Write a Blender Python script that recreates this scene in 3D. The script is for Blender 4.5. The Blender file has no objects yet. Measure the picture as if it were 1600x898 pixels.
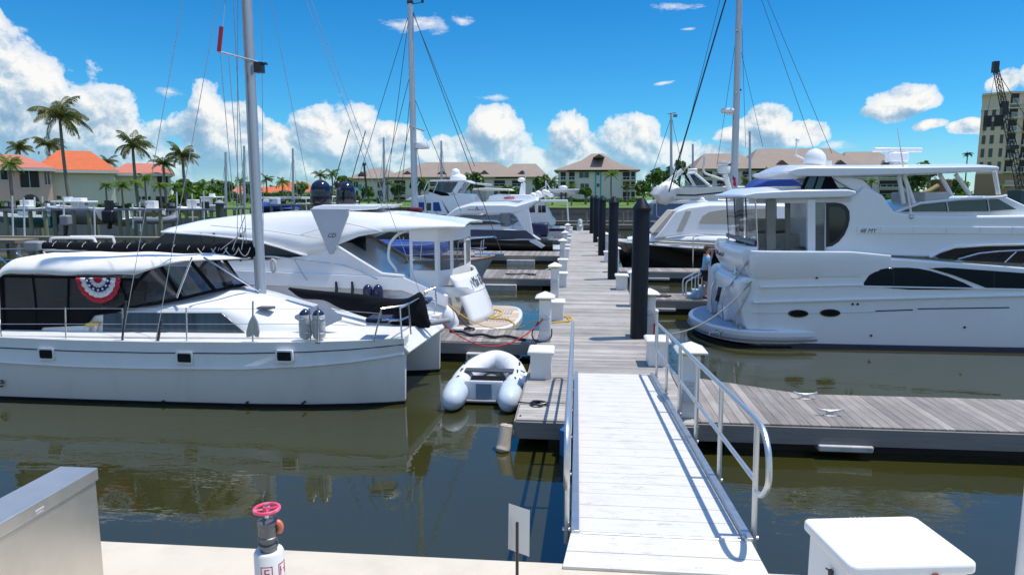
import bpy, bmesh, math, random
from mathutils import Vector, Matrix
random.seed(7)
S = bpy.context.scene
COL = S.collection
PI = math.pi
# ---------------------------------------------------------------- camera model (used to read positions off the photograph)
F = 1067.0; AZ = math.radians(-5.45); PT = math.atan(146/1067); CH = 4.0
FW = Vector((math.sin(AZ)*math.cos(PT), math.cos(AZ)*math.cos(PT), -math.sin(PT)))
RT = Vector((math.cos(AZ), -math.sin(AZ), 0)); UP = Vector((math.sin(AZ)*math.sin(PT), math.cos(AZ)*math.sin(PT), math.cos(PT)))
EYE = Vector((0, 0, CH))
def ray(x, y): return FW + RT*((x-800)/F) + UP*((449-y)/F)
def P(x, y, Y):
    d = ray(x, y); return EYE + d*(Y/d.y)
def G(x, y, z=0.0):
    d = ray(x, y); return EYE + d*((z-CH)/d.z)
def PX(x, y, X):
    d = ray(x, y); return EYE + d*(X/d.x)
# ---------------------------------------------------------------- objects
def tag(o, label=None, cat=None, group=None, kind=None):
    if label: o['label'] = label
    if cat: o['category'] = cat
    if group: o['group'] = group
    if kind: o['kind'] = kind
    return o
def thing(name, label, cat, loc=(0, 0, 0), rotz=0, group=None):
    o = bpy.data.objects.new(name, None); COL.objects.link(o)
    o.empty_display_size = .2
    o.location = loc; o.rotation_euler = (0, 0, rotz)
    return tag(o, label, cat, group)
def wloc(o):
    v = Vector((0, 0, 0))
    while o is not None: v = v + Vector(o.location); o = o.parent
    return v
def copy_tree(o, parent=None):
    c = o.copy(); COL.objects.link(c)
    if parent is not None: c.parent = parent
    for ch in list(o.children): copy_tree(ch, c)
    return c
def dup(o, loc, rotz=None, label=None, scale=None):
    c = copy_tree(o); c.location = loc
    if rotz is not None: c.rotation_euler = (0, 0, rotz)
    if label: c['label'] = label
    if scale: c.scale = scale if hasattr(scale, '__len__') else (scale,)*3
    return c
class MB:
    def __init__(s): s.v = []; s.f = []; s.mi = []; s.cur = 0
    def slot(s, i): s.cur = i; return s
    def add(s, vs, fs):
        b = len(s.v); s.v += [Vector(v) for v in vs]
        for f in fs: s.f.append([b+i for i in f]); s.mi.append(s.cur)
        return s
    def box(s, c, d, rz=0, top=1.0):
        x, y, z = d[0]/2, d[1]/2, d[2]/2; c = Vector(c); R = Matrix.Rotation(rz, 3, 'Z')
        vs = [c + R @ Vector((sx*x*(top if sz > 0 else 1), sy*y*(top if sz > 0 else 1), sz*z)) for sz in (-1, 1) for sx, sy in ((-1, -1), (1, -1), (1, 1), (-1, 1))]
        return s.add(vs, [(3, 2, 1, 0), (4, 5, 6, 7), (0, 1, 5, 4), (1, 2, 6, 5), (2, 3, 7, 6), (3, 0, 4, 7)])
    def mm(s, a, b): return s.box([(a[i]+b[i])/2 for i in range(3)], [abs(b[i]-a[i]) for i in range(3)])
    def extr(s, pts, vec):
        n = len(pts); vec = Vector(vec); a = [Vector(p) for p in pts]; b = [p+vec for p in a]
        return s.loft([a, b])
    def loft(s, rings, cap=True, closed=True):
        n = len(rings[0]); vs = [p for r in rings for p in r]; fs = []
        m = n if closed else n-1
        for k in range(len(rings)-1):
            for i in range(m):
                j = (i+1) % n; fs.append((k*n+i, k*n+j, (k+1)*n+j, (k+1)*n+i))
        if cap and closed:
            fs.append(tuple(range(n))[::-1]); fs.append(tuple((len(rings)-1)*n+i for i in range(n)))
        return s.add(vs, fs)
    def tube(s, pts, r, n=8, closed=False, cap=True):
        pts = [Vector(p) for p in pts]; N = len(pts); rr = r if hasattr(r, '__len__') else [r]*N
        rings = []; prev = None
        for i, p in enumerate(pts):
            if closed: t = pts[(i+1) % N]-pts[i-1]
            else: t = pts[min(i+1, N-1)]-pts[max(i-1, 0)]
            if t.length < 1e-9: t = Vector((0, 0, 1))
            t.normalize()
            if prev is None:
                u = t.cross(Vector((0, 0, 1)) if abs(t.z) < .9 else Vector((1, 0, 0)))
            else: u = prev - t*prev.dot(t)
            u.normalize(); prev = u; w = t.cross(u)
            rings.append([p + (u*math.cos(2*PI*k/n) + w*math.sin(2*PI*k/n))*rr[i] for k in range(n)])
        if closed: rings.append(rings[0]); return s.loft(rings, cap=False)
        return s.loft(rings, cap=cap)
    def cyl(s, a, b, r, r2=None, n=16): return s.tube([a, b], [r, r if r2 is None else r2], n)
    def lathe(s, prof, c=(0, 0, 0), n=24):
        c = Vector(c)
        return s.loft([[c + Vector((max(r, 1e-4)*math.cos(2*PI*k/n), max(r, 1e-4)*math.sin(2*PI*k/n), z)) for k in range(n)] for r, z in prof])
    def ball(s, c, r, n=16, m=10, sc=(1, 1, 1)):
        c = Vector(c)
        return s.loft([[c + Vector((r*sc[0]*max(math.sin(PI*j/m), .002)*math.cos(2*PI*k/n), r*sc[1]*max(math.sin(PI*j/m), .002)*math.sin(2*PI*k/n), -r*sc[2]*math.cos(PI*j/m))) for k in range(n)] for j in range(m+1)])
    def grid(s, fn, nu, nv):
        vs = [fn(i/nu, j/nv) for j in range(nv+1) for i in range(nu+1)]
        return s.add(vs, [(j*(nu+1)+i, j*(nu+1)+i+1, (j+1)*(nu+1)+i+1, (j+1)*(nu+1)+i) for j in range(nv) for i in range(nu)])
    def rbox(s, c, d, r, rz=0, n=4):
        # upright box with rounded vertical corners
        x, y, z = d[0]/2, d[1]/2, d[2]/2; c = Vector(c); R = Matrix.Rotation(rz, 3, 'Z'); ring = []
        for qx, qy, a0 in ((1, 1, 0), (-1, 1, 90), (-1, -1, 180), (1, -1, 270)):
            for k in range(n+1):
                a = math.radians(a0+90*k/n); ring.append((qx*(x-r)+r*math.cos(a), qy*(y-r)+r*math.sin(a)))
        return s.loft([[c + R @ Vector((px, py, zz)) for px, py in ring] for zz in (-z, z)])
    def build(s, name, mats, parent=None, ang=35, bevel=0, seg=2, solid=0, subd=0, recalc=True, loc=None):
        me = bpy.data.meshes.new(name)
        off = wloc(parent) if parent is not None else Vector(loc or (0, 0, 0))
        me.from_pydata([tuple(v-off) for v in s.v], [], s.f)
        for m in (mats if isinstance(mats, (list, tuple)) else [mats]): me.materials.append(m)
        me.polygons.foreach_set('material_index', s.mi)
        if recalc:
            bm = bmesh.new(); bm.from_mesh(me)
            bmesh.ops.remove_doubles(bm, verts=bm.verts, dist=1e-5)
            bmesh.ops.recalc_face_normals(bm, faces=bm.faces); bm.to_mesh(me); bm.free()
        me.polygons.foreach_set('use_smooth', [True]*len(me.polygons))
        if ang < 180: me.set_sharp_from_angle(angle=math.radians(ang))
        me.update()
        o = bpy.data.objects.new(name, me); COL.objects.link(o)
        if parent is not None: o.parent = parent
        else: o.location = off
        if solid:
            m = o.modifiers.new('solid', 'SOLIDIFY'); m.thickness = solid; m.offset = 0
        if subd:
            m = o.modifiers.new('sub', 'SUBSURF'); m.levels = m.render_levels = subd
        if bevel:
            m = o.modifiers.new('bev', 'BEVEL'); m.width = bevel; m.segments = seg; m.limit_method = 'ANGLE'; m.angle_limit = math.radians(32)
            m.harden_normals = False
        return o
def arc(c, r, a0, a1, n, u, w):
    c = Vector(c); u = Vector(u); w = Vector(w)
    return [c + u*(r*math.cos(a0+(a1-a0)*k/n)) + w*(r*math.sin(a0+(a1-a0)*k/n)) for k in range(n+1)]
def smooth(pts, n=6, closed=False):
    # Catmull-Rom through the points
    pts = [Vector(p) for p in pts]; N = len(pts); out = []
    for i in range(N if closed else N-1):
        if closed: p0, p1, p2, p3 = pts[i-1], pts[i], pts[(i+1) % N], pts[(i+2) % N]
        else: p0, p1, p2, p3 = pts[max(i-1, 0)], pts[i], pts[i+1], pts[min(i+2, N-1)]
        for k in range(n):
            t = k/n
            out.append(0.5*((2*p1)+(p2-p0)*t+(2*p0-5*p1+4*p2-p3)*t*t+(3*p1-p0-3*p2+p3)*t**3))
    if not closed: out.append(pts[-1])
    return out
def sag(a, b, d, n=10):
    a = Vector(a); b = Vector(b)
    return [a.lerp(b, k/n) - Vector((0, 0, d*4*(k/n)*(1-k/n))) for k in range(n+1)]
def text_obj(body, name, mat, size, M, parent=None, thick=.002, shear=0, font_scale=1.0):
    cu = bpy.data.curves.new(name, 'FONT'); cu.body = body; cu.size = size; cu.extrude = thick; cu.align_x = 'CENTER'; cu.align_y = 'CENTER'; cu.shear = shear; cu.resolution_u = 3
    tmp = bpy.data.objects.new('tmp', cu); COL.objects.link(tmp)
    dg = bpy.context.evaluated_depsgraph_get(); me = bpy.data.meshes.new_from_object(tmp.evaluated_get(dg))
    bpy.data.objects.remove(tmp); bpy.data.curves.remove(cu)
    off = wloc(parent) if parent is not None else Vector((0, 0, 0))
    me.transform(Matrix.Translation(-off) @ M); me.materials.clear(); me.materials.append(mat)
    o = bpy.data.objects.new(name, me); COL.objects.link(o)
    if parent is not None: o.parent = parent
    return o
def frame(o, x, y):
    # matrix with origin o, x axis = reading direction, y axis = up of the letters
    x = Vector(x).normalized(); z = x.cross(Vector(y)).normalized(); y = z.cross(x)
    return Matrix(((x.x, y.x, z.x, o[0]), (x.y, y.y, z.y, o[1]), (x.z, y.z, z.z, o[2]), (0, 0, 0, 1)))
# ---------------------------------------------------------------- materials
MATS = {}
class NT:
    def __init__(s, nt): s.nt = nt
    def n(s, t, **k):
        nd = s.nt.nodes.new(t)
        ins = k.pop('i', {})
        for a, v in k.items(): setattr(nd, a, v)
        for a, v in ins.items(): s.put(nd.inputs[a], v)
        return nd
    def put(s, sock, v):
        if hasattr(v, 'is_output') or isinstance(v, bpy.types.NodeSocket): s.nt.links.new(v, sock)
        else:
            try: sock.default_value = v
            except Exception: sock.default_value = tuple(v)+(1,)
    def math(s, op, a, b=0.0, c=0.0, clamp=False):
        nd = s.nt.nodes.new('ShaderNodeMath'); nd.operation = op; nd.use_clamp = clamp
        s.put(nd.inputs[0], a); s.put(nd.inputs[1], b); s.put(nd.inputs[2], c); return nd.outputs[0]
    def vmath(s, op, a, b=(0, 0, 0), out=0):
        nd = s.nt.nodes.new('ShaderNodeVectorMath'); nd.operation = op
        s.put(nd.inputs[0], a); s.put(nd.inputs[1], b); return nd.outputs[out]
    def noise(s, vec, scale, detail=3, rough=.5, dist=0):
        nd = s.n('ShaderNodeTexNoise', i={'Scale': scale, 'Detail': detail, 'Roughness': rough, 'Distortion': dist})
        if vec is not None: s.nt.links.new(vec, nd.inputs['Vector'])
        return nd.outputs['Fac']
    def ramp(s, fac, stops):
        nd = s.nt.nodes.new('ShaderNodeValToRGB'); s.nt.links.new(fac, nd.inputs[0]); e = nd.color_ramp.elements
        while len(e) < len(stops): e.new(.5)
        for k, (p, c) in enumerate(stops):
            e[k].position = p; e[k].color = (c, c, c, 1) if not hasattr(c, '__len__') else tuple(c)+(1,)
        return nd.outputs[0]
    def mix(s, fac, a, b, mode='MIX'):
        nd = s.nt.nodes.new('ShaderNodeMix'); nd.data_type = 'RGBA'; nd.blend_type = mode
        s.put(nd.inputs[0], fac); s.put(nd.inputs[6], a); s.put(nd.inputs[7], b); return nd.outputs[2]
    def bump(s, h, strength=.3, dist=.02):
        nd = s.n('ShaderNodeBump', i={'Strength': strength, 'Distance': dist, 'Height': h}); return nd.outputs[0]
def new_mat(name):
    m = bpy.data.materials.new(name); m.use_nodes = True; nt = NT(m.node_tree); b = m.node_tree.nodes['Principled BSDF']; MATS[name] = m
    return m, nt, b
def mat(name, col, rough=.4, metal=0, var=.12, scale=3.0, bump=0, bscale=40, stretch=(1, 1, 1), dirt=None, dscale=1.5, damt=.5, coat=0, spec=.5, sheen=0):
    """plain coloured surface: world-space mottling, optional dirt of another colour and fine bump"""
    m, t, b = new_mat(name)
    tc = t.n('ShaderNodeTexCoord').outputs['Object']
    mp = t.n('ShaderNodeMapping', i={'Vector': tc, 'Scale': stretch}).outputs[0]
    n1 = t.noise(mp, scale, 5, .6)
    v = t.math('MULTIPLY_ADD', n1, 2*var, 1-var)
    c = t.mix(1.0, tuple(col)+(1,), t.n('ShaderNodeCombineColor', i={0: v, 1: v, 2: v}).outputs[0], 'MULTIPLY')
    if dirt:
        n2 = t.noise(mp, dscale, 6, .65)
        c = t.mix(t.math('MULTIPLY', t.ramp(n2, [(.5, 0), (.72, 1)]), damt), c, tuple(dirt)+(1,))
    t.put(b.inputs['Base Color'], c)
    t.put(b.inputs['Roughness'], t.math('MULTIPLY_ADD', t.noise(mp, scale*2.3, 3), rough*.3, rough*.85))
    b.inputs['Metallic'].default_value = metal; b.inputs['Specular IOR Level'].default_value = spec
    if coat: b.inputs['Coat Weight'].default_value = coat; b.inputs['Coat Roughness'].default_value = .08
    if bump: t.put(b.inputs['Normal'], t.bump(t.noise(tc, bscale, 4, .6), bump, .01))
    return m
def clear_mat(name, tint, gloss=.12, rough=.05, dens=.0, body=None):
    """clear sheet: tinted see-through with a fresnel reflection, part opaque by dens"""
    m = bpy.data.materials.new(name); m.use_nodes = True; t = NT(m.node_tree); m.node_tree.nodes.clear(); MATS[name] = m
    out = t.n('ShaderNodeOutputMaterial')
    tr = t.n('ShaderNodeBsdfTransparent', i={0: tuple(tint)+(1,)})
    gl = t.n('ShaderNodeBsdfGlossy', i={'Color': (1, 1, 1, 1), 'Roughness': rough})
    df = t.n('ShaderNodeBsdfDiffuse', i={'Color': (body or (tint[0]*.6+.02, tint[1]*.6+.02, tint[2]*.6+.02))+(1,)})
    tc = t.n('ShaderNodeTexCoord').outputs['Object']
    t.put(gl.inputs['Normal'], t.bump(t.noise(tc, 1.5, 2), .08, .05))
    m1 = t.n('ShaderNodeMixShader', i={0: dens, 1: tr.outputs[0], 2: df.outputs[0]})
    fr = t.n('ShaderNodeFresnel', i={'IOR': 1.3})
    m2 = t.n('ShaderNodeMixShader', i={0: t.math('MULTIPLY_ADD', fr.outputs[0], 1.0, gloss*.3, clamp=True), 1: m1.outputs[0], 2: gl.outputs[0]})
    t.put(out.inputs[0], m2.outputs[0]); return m
def plank_mat(name, axis, w=.14, col=(.45, .425, .395), dark=(.27, .25, .23), warm=(.45, .41, .365)):
    """weathered decking: one board every w metres along axis (0 = x, 1 = y), grain along the other"""
    m, t, b = new_mat(name)
    pos = t.n('ShaderNodeNewGeometry').outputs['Position']
    sp = t.n('ShaderNodeSeparateXYZ', i={0: pos}); a = sp.outputs[axis]; o = sp.outputs[1-axis]
    q = t.math('DIVIDE', a, w); idx = t.math('FLOOR', q); fr = t.math('FRACT', q)
    wn = t.n('ShaderNodeTexWhiteNoise', noise_dimensions='1D', i={'W': idx}).outputs['Value']
    # grain stretched along the board
    gv = t.n('ShaderNodeCombineXYZ', i={0: t.math('MULTIPLY', o, 1.6), 1: t.math('MULTIPLY', a, 28.0), 2: t.math('MULTIPLY', idx, 3.7)}).outputs[0]
    g = t.noise(gv, 1.0, 5, .65)
    bl = t.noise(pos, 1.1, 5, .6)
    c = t.mix(t.ramp(g, [(.3, 0), (.7, 1)]), tuple(dark)+(1,), tuple(col)+(1,))
    c = t.mix(t.math('MULTIPLY', wn, .4), c, tuple(warm)+(1,))
    v = t.math('MULTIPLY_ADD', wn, .42, .72); v = t.math('MULTIPLY', v, t.math('MULTIPLY_ADD', bl, .9, .55))
    c = t.mix(1.0, c, t.n('ShaderNodeCombineColor', i={0: v, 1: v, 2: v}).outputs[0], 'MULTIPLY')
    gap = t.math('LESS_THAN', t.math('MINIMUM', fr, t.math('SUBTRACT', 1.0, fr)), .035)
    c = t.mix(t.math('MULTIPLY', gap, .8), c, (.03, .026, .022, 1))
    st = t.noise(pos, 2.7, 6, .7)
    c = t.mix(t.math('MULTIPLY', t.ramp(st, [(.58, 0), (.7, 1)]), .35), c, (.12, .10, .085, 1))
    t.put(b.inputs['Base Color'], c); b.inputs['Roughness'].default_value = .85
    t.put(b.inputs['Normal'], t.bump(t.math('SUBTRACT', g, t.math('MULTIPLY', gap, 2.0)), .45, .008))
    return m
white = mat('white gelcoat', (.82, .83, .84), .22, var=.03, scale=.8, dirt=(.70, .69, .64), dscale=.7, damt=.25, coat=.3)
white2 = mat('white gelcoat aged', (.78, .78, .76), .32, var=.05, scale=1.2, dirt=(.58, .55, .48), dscale=1.1, damt=.4, stretch=(1, 1, .35))
cream = mat('cream gelcoat', (.74, .70, .60), .3, var=.05, scale=1.0)
whitecanvas = mat('white canvas', (.80, .79, .76), .8, var=.06, scale=1.5, bump=.25, bscale=5)
blackcanvas = mat('black canvas', (.007, .008, .011), .9, var=.3, scale=3, bump=.5, bscale=4, spec=.12)
bluecanvas = mat('blue canvas', (.015, .06, .28), .75, var=.2, scale=2, bump=.5, bscale=4)
beigecanvas = mat('beige canvas', (.50, .45, .36), .85, var=.1, scale=2, bump=.4, bscale=4)
navy = mat('navy paint', (.012, .016, .06), .2, var=.1, coat=.3)
blackhull = mat('black gelcoat', (.006, .006, .008), .12, var=.1, coat=.5)
bluehull = mat('blue gelcoat', (.03, .10, .26), .25, var=.1, coat=.3)
domeblack = mat('gloss black dome', (.005, .006, .016), .12, coat=.4)
teal = mat('teal paint', (.04, .38, .40), .5)
darkglass = mat('dark tinted glass', (.008, .011, .014), .06, var=.2, spec=.6)
greyglass = mat('grey window glass', (.035, .05, .065), .08, var=.5, scale=1.2, spec=.7)
curtainglass = mat('curtained window glass', (.05, .075, .10), .12, var=.85, scale=5, stretch=(1, 1, .12), spec=.6)
steel = mat('polished steel', (.62, .63, .64), .22, 1, var=.06)
alu = mat('aluminium', (.60, .61, .62), .42, 1, var=.12, scale=6, bump=.05)
galv = mat('galvanised tube', (.62, .63, .63), .38, .85, var=.15, scale=9)
mastalu = mat('mast aluminium', (.50, .53, .57), .42, .5, var=.08, stretch=(1, 1, .1))
stainless = mat('brushed stainless', (.68, .64, .57), .38, .8, var=.1, scale=4, dirt=(.46, .43, .38), dscale=2, damt=.5, bump=.04, bscale=90)
black = mat('black plastic', (.012, .013, .018), .35, var=.2)
pilemat = mat('black pile sleeve', (.004, .006, .011), .42, var=.35, scale=2, stretch=(1, 1, .15), dirt=(.025, .03, .035), dscale=3, damt=.5, spec=.3)
grey = mat('grey plastic', (.25, .26, .28), .6)
rope = mat('pale rope', (.55, .53, .48), .9, bump=.4, bscale=60)
wire = mat('rigging wire', (.42, .43, .45), .4, .6)
darkwire = mat('dark rigging line', (.05, .055, .06), .6)
redhose = mat('red hose', (.55, .03, .03), .5)
yellowhose = mat('yellow hose', (.65, .42, .04), .5)
redpaint = mat('red paint', (.50, .02, .05), .4)
pinkpaint = mat('faded pink paint', (.72, .06, .16), .45, var=.15, dirt=(.8, .45, .5), dscale=8, damt=.7)
orange = mat('orange plastic', (.75, .16, .03), .5)
concrete = mat('cream concrete', (.62, .55, .43), .8, var=.1, scale=1.6, bump=.15, bscale=60, dirt=(.45, .40, .31), dscale=2.2, damt=.4)
pvcwhite = mat('white plastic', (.78, .78, .76), .4, var=.05, dirt=(.55, .53, .47), dscale=3, damt=.35)
fiberwhite = mat('white fibreglass', (.80, .81, .81), .4, var=.04, scale=2, dirt=(.63, .63, .60), dscale=2.2, damt=.35, bump=.06, bscale=70)
teak = mat('teak decking', (.55, .44, .34), .7, var=.2, scale=3, stretch=(1, 12, 1))
taupe = mat('taupe lining', (.48, .38, .30), .7, var=.15)
rubber = mat('grey dinghy fabric', (.68, .71, .74), .5, var=.08, scale=3, dirt=(.50, .51, .50), dscale=5, damt=.5)
skin = mat('skin', (.50, .25, .17), .55, var=.1)
shirt = mat('light blue shirt', (.22, .50, .72), .85, var=.12, bump=.4, bscale=14)
pants = mat('black shorts', (.012, .012, .016), .8)
fascia = mat('weathered fascia timber', (.25, .235, .215), .85, var=.35, scale=3, stretch=(.4, .4, 8), bump=.3)
wetpile = mat('wet timber pile', (.20, .18, .13), .85, var=.4, scale=3, stretch=(4, 4, .5), bump=.4, bscale=20)
greenpile = mat('green treated pile', (.22, .23, .14), .85, var=.35, scale=3, stretch=(4, 4, .5))
foamblock = mat('white float block', (.55, .55, .52), .7, var=.25, dirt=(.2, .2, .15), dscale=3, damt=.8)
plankmain = plank_mat('decking of the main dock', 1)
plankfinger = plank_mat('decking of the finger docks', 0, .15, (.33, .30, .275), (.19, .17, .155), (.36, .32, .28))
SKY_SAT = 1.05; SKY_LOW = (.27, .41, .53); SKY_MID = (.115, .385, .54); SKY_TOP = (.035, .325, .52); CLOUD_K = 3.75; EXPO = 0.75
# ---------------------------------------------------------------- camera, sun, sky
cam = bpy.data.cameras.new('Camera'); co = bpy.data.objects.new('Camera', cam); COL.objects.link(co)
cam.sensor_width = 36; cam.lens = 36*F/1600; cam.clip_start = .1; cam.clip_end = 5000
co.location = EYE; co.rotation_euler = (PI/2-PT, 0, -AZ); S.camera = co
SUN_EL = math.radians(72); SUN_TH = math.radians(14)      # sun stands to the right and a little behind the boats
sd = Vector((math.cos(SUN_EL)*math.cos(SUN_TH), math.cos(SUN_EL)*math.sin(SUN_TH), math.sin(SUN_EL)))
sl = bpy.data.lights.new('Sun', 'SUN'); sl.energy = 2.65; sl.angle = math.radians(.53); sl.color = (1, .94, .85)
so = bpy.data.objects.new('Sun', sl); COL.objects.link(so); so.rotation_euler = sd.to_track_quat('Z', 'Y').to_euler(); so.location = (20, 10, 60)
W = bpy.data.worlds.new('World'); S.world = W; W.use_nodes = True
W.cycles.sampling_method = 'MANUAL'; W.cycles.sample_map_resolution = 256
wt = NT(W.node_tree); W.node_tree.nodes.clear()
wout = wt.n('ShaderNodeOutputWorld'); bg = wt.n('ShaderNodeBackground'); wt.put(wout.inputs[0], bg.outputs[0])
sky = wt.n('ShaderNodeTexSky'); sky.sky_type = 'NISHITA'; sky.sun_disc = False; sky.sun_elevation = SUN_EL; sky.sun_rotation = PI/2-SUN_TH
sky.air_density = 1.0; sky.dust_density = .0; sky.ozone_density = 3.0
bg.inputs['Strength'].default_value = .15
skyc = wt.n('ShaderNodeHueSaturation', i={'Hue': .5, 'Saturation': SKY_SAT, 'Value': 1.0, 'Color': sky.outputs[0]}).outputs[0]
dirv = wt.n('ShaderNodeTexCoord').outputs['Generated']
dn = wt.vmath('NORMALIZE', dirv)
ds = wt.n('ShaderNodeSeparateXYZ', i={0: dn})
az = wt.math('ARCTAN2', ds.outputs[0], ds.outputs[1]); el = wt.math('ARCSINE', ds.outputs[2])
skyc = wt.mix(1.0, skyc, wt.ramp(el, [(0.0, SKY_LOW), (.10, SKY_MID), (.32, SKY_TOP), (.54, (.12, .44, .70)), (.78, (1.08, 1.04, 1.0))]), 'MULTIPLY')
ae = wt.n('ShaderNodeCombineXYZ', i={0: az, 1: el, 2: 0.0}).outputs[0]
def dir_ae(x, y):
    d = ray(x, y).normalized(); return math.atan2(d.x, d.y), math.asin(d.z)
# cumulus banks round the horizon and unseen fill clouds behind the camera: (x, y, half width, half height) as seen from the quay, and how solid
BL = [(-60, 150, 130, 150, 1), (40, 165, 95, 115, 1), (115, 215, 110, 105, 1), (190, 245, 95, 80, 1), (330, 185, 34, 75, 1), (350, 225, 80, 80, 1), (430, 240, 60, 60, .9),
      (525, 225, 85, 78, 1), (600, 245, 80, 60, .9), (700, 250, 70, 45, .8), (775, 205, 55, 50, 1), (770, 240, 85, 55, 1), (885, 215, 40, 52, 1), (905, 250, 70, 48, .9), (985, 228, 65, 58, 1), (1050, 245, 60, 40, .8),
      (1195, 190, 55, 30, .8), (1255, 205, 55, 24, .8), (1165, 215, 60, 26, .75), (1425, 162, 72, 36, 1), (1395, 178, 60, 20, .9), (1455, 198, 36, 12, .8), (1520, 205, 45, 16, .75), (1560, 130, 40, 30, .9), (1620, 120, 60, 40, .9),
      (660, 38, 85, 22, .55), (720, 30, 40, 20, .55), (1060, 8, 70, 18, .5), (262, 141, 46, 10, .6), (775, 157, 50, 10, .6), (1030, 130, 30, 6, .5), (1070, 42, 26, 6, .45), (1310, 225, 60, 16, .6),
      (-400, 130, 260, 150, 1), (-900, 200, 300, 130, 1), (2000, 180, 200, 70, .9), (2500, 200, 260, 80, .9), (3300, 150, 300, 120, 1), (-1600, 150, 350, 140, 1),
      (480, 264, 95, 42, .9), (645, 268, 95, 38, .9), (830, 266, 85, 40, .9), (960, 268, 110, 34, .9), (250, 262, 110, 46, .9), (1120, 250, 70, 26, .8),
      (3500, 60, 420, 230, 1), (4300, 40, 420, 230, 1), (-2100, 60, 420, 230, 1), (-2800, 40, 460, 230, 1)]  # unseen clouds added behind the camera as white fill for shaded faces
warp = wt.n('ShaderNodeTexNoise', i={'Vector': ae, 'Scale': 9.0, 'Detail': 2.0})
wv = wt.vmath('MULTIPLY', wt.vmath('SUBTRACT', warp.outputs['Color'], (.5, .5, .5)), (.05, .03, 0))
aew = wt.vmath('ADD', ae, wv)
up_off = wt.vmath('ADD', aew, (.010, .022, 0))
field = None; fieldU = None; thin = None
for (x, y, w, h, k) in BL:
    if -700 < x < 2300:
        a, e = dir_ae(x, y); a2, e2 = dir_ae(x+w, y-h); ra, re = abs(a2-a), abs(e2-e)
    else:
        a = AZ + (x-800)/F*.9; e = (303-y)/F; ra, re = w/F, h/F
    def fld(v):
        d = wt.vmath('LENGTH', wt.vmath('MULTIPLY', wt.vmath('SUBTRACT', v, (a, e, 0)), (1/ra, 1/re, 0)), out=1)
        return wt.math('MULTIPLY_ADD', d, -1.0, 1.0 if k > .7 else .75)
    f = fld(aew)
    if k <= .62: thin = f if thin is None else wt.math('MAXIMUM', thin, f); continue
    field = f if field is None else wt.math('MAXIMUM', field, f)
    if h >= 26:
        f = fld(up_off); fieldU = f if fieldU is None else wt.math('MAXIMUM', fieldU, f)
def cloud_noise(v):
    a = wt.math('SUBTRACT', wt.noise(v, 20.0, 7, .66), .5)
    b_ = wt.n('ShaderNodeTexVoronoi', feature='SMOOTH_F1', i={'Vector': v, 'Scale': 24.0, 'Smoothness': .35})
    return wt.math('ADD', wt.math('MULTIPLY', a, 1.7), wt.math('MULTIPLY', wt.math('SUBTRACT', .42, b_.outputs['Distance']), .75))
nz = cloud_noise(aew)
nzu = cloud_noise(wt.vmath('ADD', aew, (.004, .008, 0)))
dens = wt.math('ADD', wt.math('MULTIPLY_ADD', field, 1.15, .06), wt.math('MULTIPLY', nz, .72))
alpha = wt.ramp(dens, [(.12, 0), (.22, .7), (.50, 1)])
lit = wt.math('MULTIPLY_ADD', wt.math('SUBTRACT', nz, nzu), 1.6, .44)
lit = wt.math('ADD', lit, wt.math('MULTIPLY', wt.math('MINIMUM', wt.math('MAXIMUM', wt.math('SUBTRACT', field, fieldU), -.3), .4), 1.15))
lit = wt.math('ADD', lit, wt.ramp(dens, [(.15, .16), (.55, 0)]))
lit = wt.math('ADD', lit, wt.math('MULTIPLY_ADD', el, 1.5, -.20))
lit = wt.math('MINIMUM', wt.math('MAXIMUM', lit, 0.0), 1.0)
cc = wt.ramp(lit, [(.0, (.27, .46, .66)), (.40, (.46, .62, .77)), (.70, (.80, .87, .92)), (.92, (1.02, 1.02, 1.0))])
cc = wt.mix(1.0, cc, (CLOUD_K, CLOUD_K, CLOUD_K, 1), 'MULTIPLY')
tn = wt.noise(wt.vmath('MULTIPLY', aew, (26.0, 62.0, 1.0)), 1.0, 7, .68)
ta = wt.ramp(wt.math('MULTIPLY_ADD', tn, 2.0, wt.math('MULTIPLY_ADD', thin, 1.0, -.76)), [(.45, 0), (1.0, .85)])
cc = wt.mix(ta, cc, (CLOUD_K*.93, CLOUD_K*.96, CLOUD_K, 1)); alpha = wt.math('MAXIMUM', alpha, ta)
# far clouds sink into the bluish air near the horizon
alpha = wt.math('MULTIPLY', alpha, wt.math('MULTIPLY_ADD', el, 7.0, .42, clamp=True))
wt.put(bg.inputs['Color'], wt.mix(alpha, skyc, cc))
S.view_settings.view_transform = 'Standard'; S.view_settings.look = 'None'; S.view_settings.exposure = EXPO; S.view_settings.gamma = 1.0
S.cycles.max_bounces = 8; S.cycles.transparent_max_bounces = 24; S.cycles.caustics_reflective = False; S.cycles.caustics_refractive = False
S.cycles.sample_clamp_indirect = 8.0
# ---------------------------------------------------------------- water
wm, t, b = new_mat('marina water')
pos = t.n('ShaderNodeNewGeometry').outputs['Position']
big = t.noise(t.n('ShaderNodeMapping', i={'Vector': pos, 'Scale': (1, 1, 1)}).outputs[0], .10, 3, .5)
calm = t.ramp(big, [(.40, .10), (.62, 1.0)])
mp1 = t.n('ShaderNodeMapping', i={'Vector': pos, 'Rotation': (0, 0, .45), 'Scale': (.55, 1.5, 1)}).outputs[0]
w1 = t.noise(mp1, 1.6, 2, .5, .6); w2 = t.noise(mp1, 6.0, 3, .55, .4)
h = t.math('MULTIPLY', t.math('ADD', w1, t.math('MULTIPLY', w2, .22)), calm)
t.put(b.inputs['Normal'], t.bump(h, 1.0, .0135))
mur = t.noise(pos, .35, 4, .6)
t.put(b.inputs['Base Color'], t.mix(mur, (.027, .029, .0078, 1), (.042, .041, .011, 1)))
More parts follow.
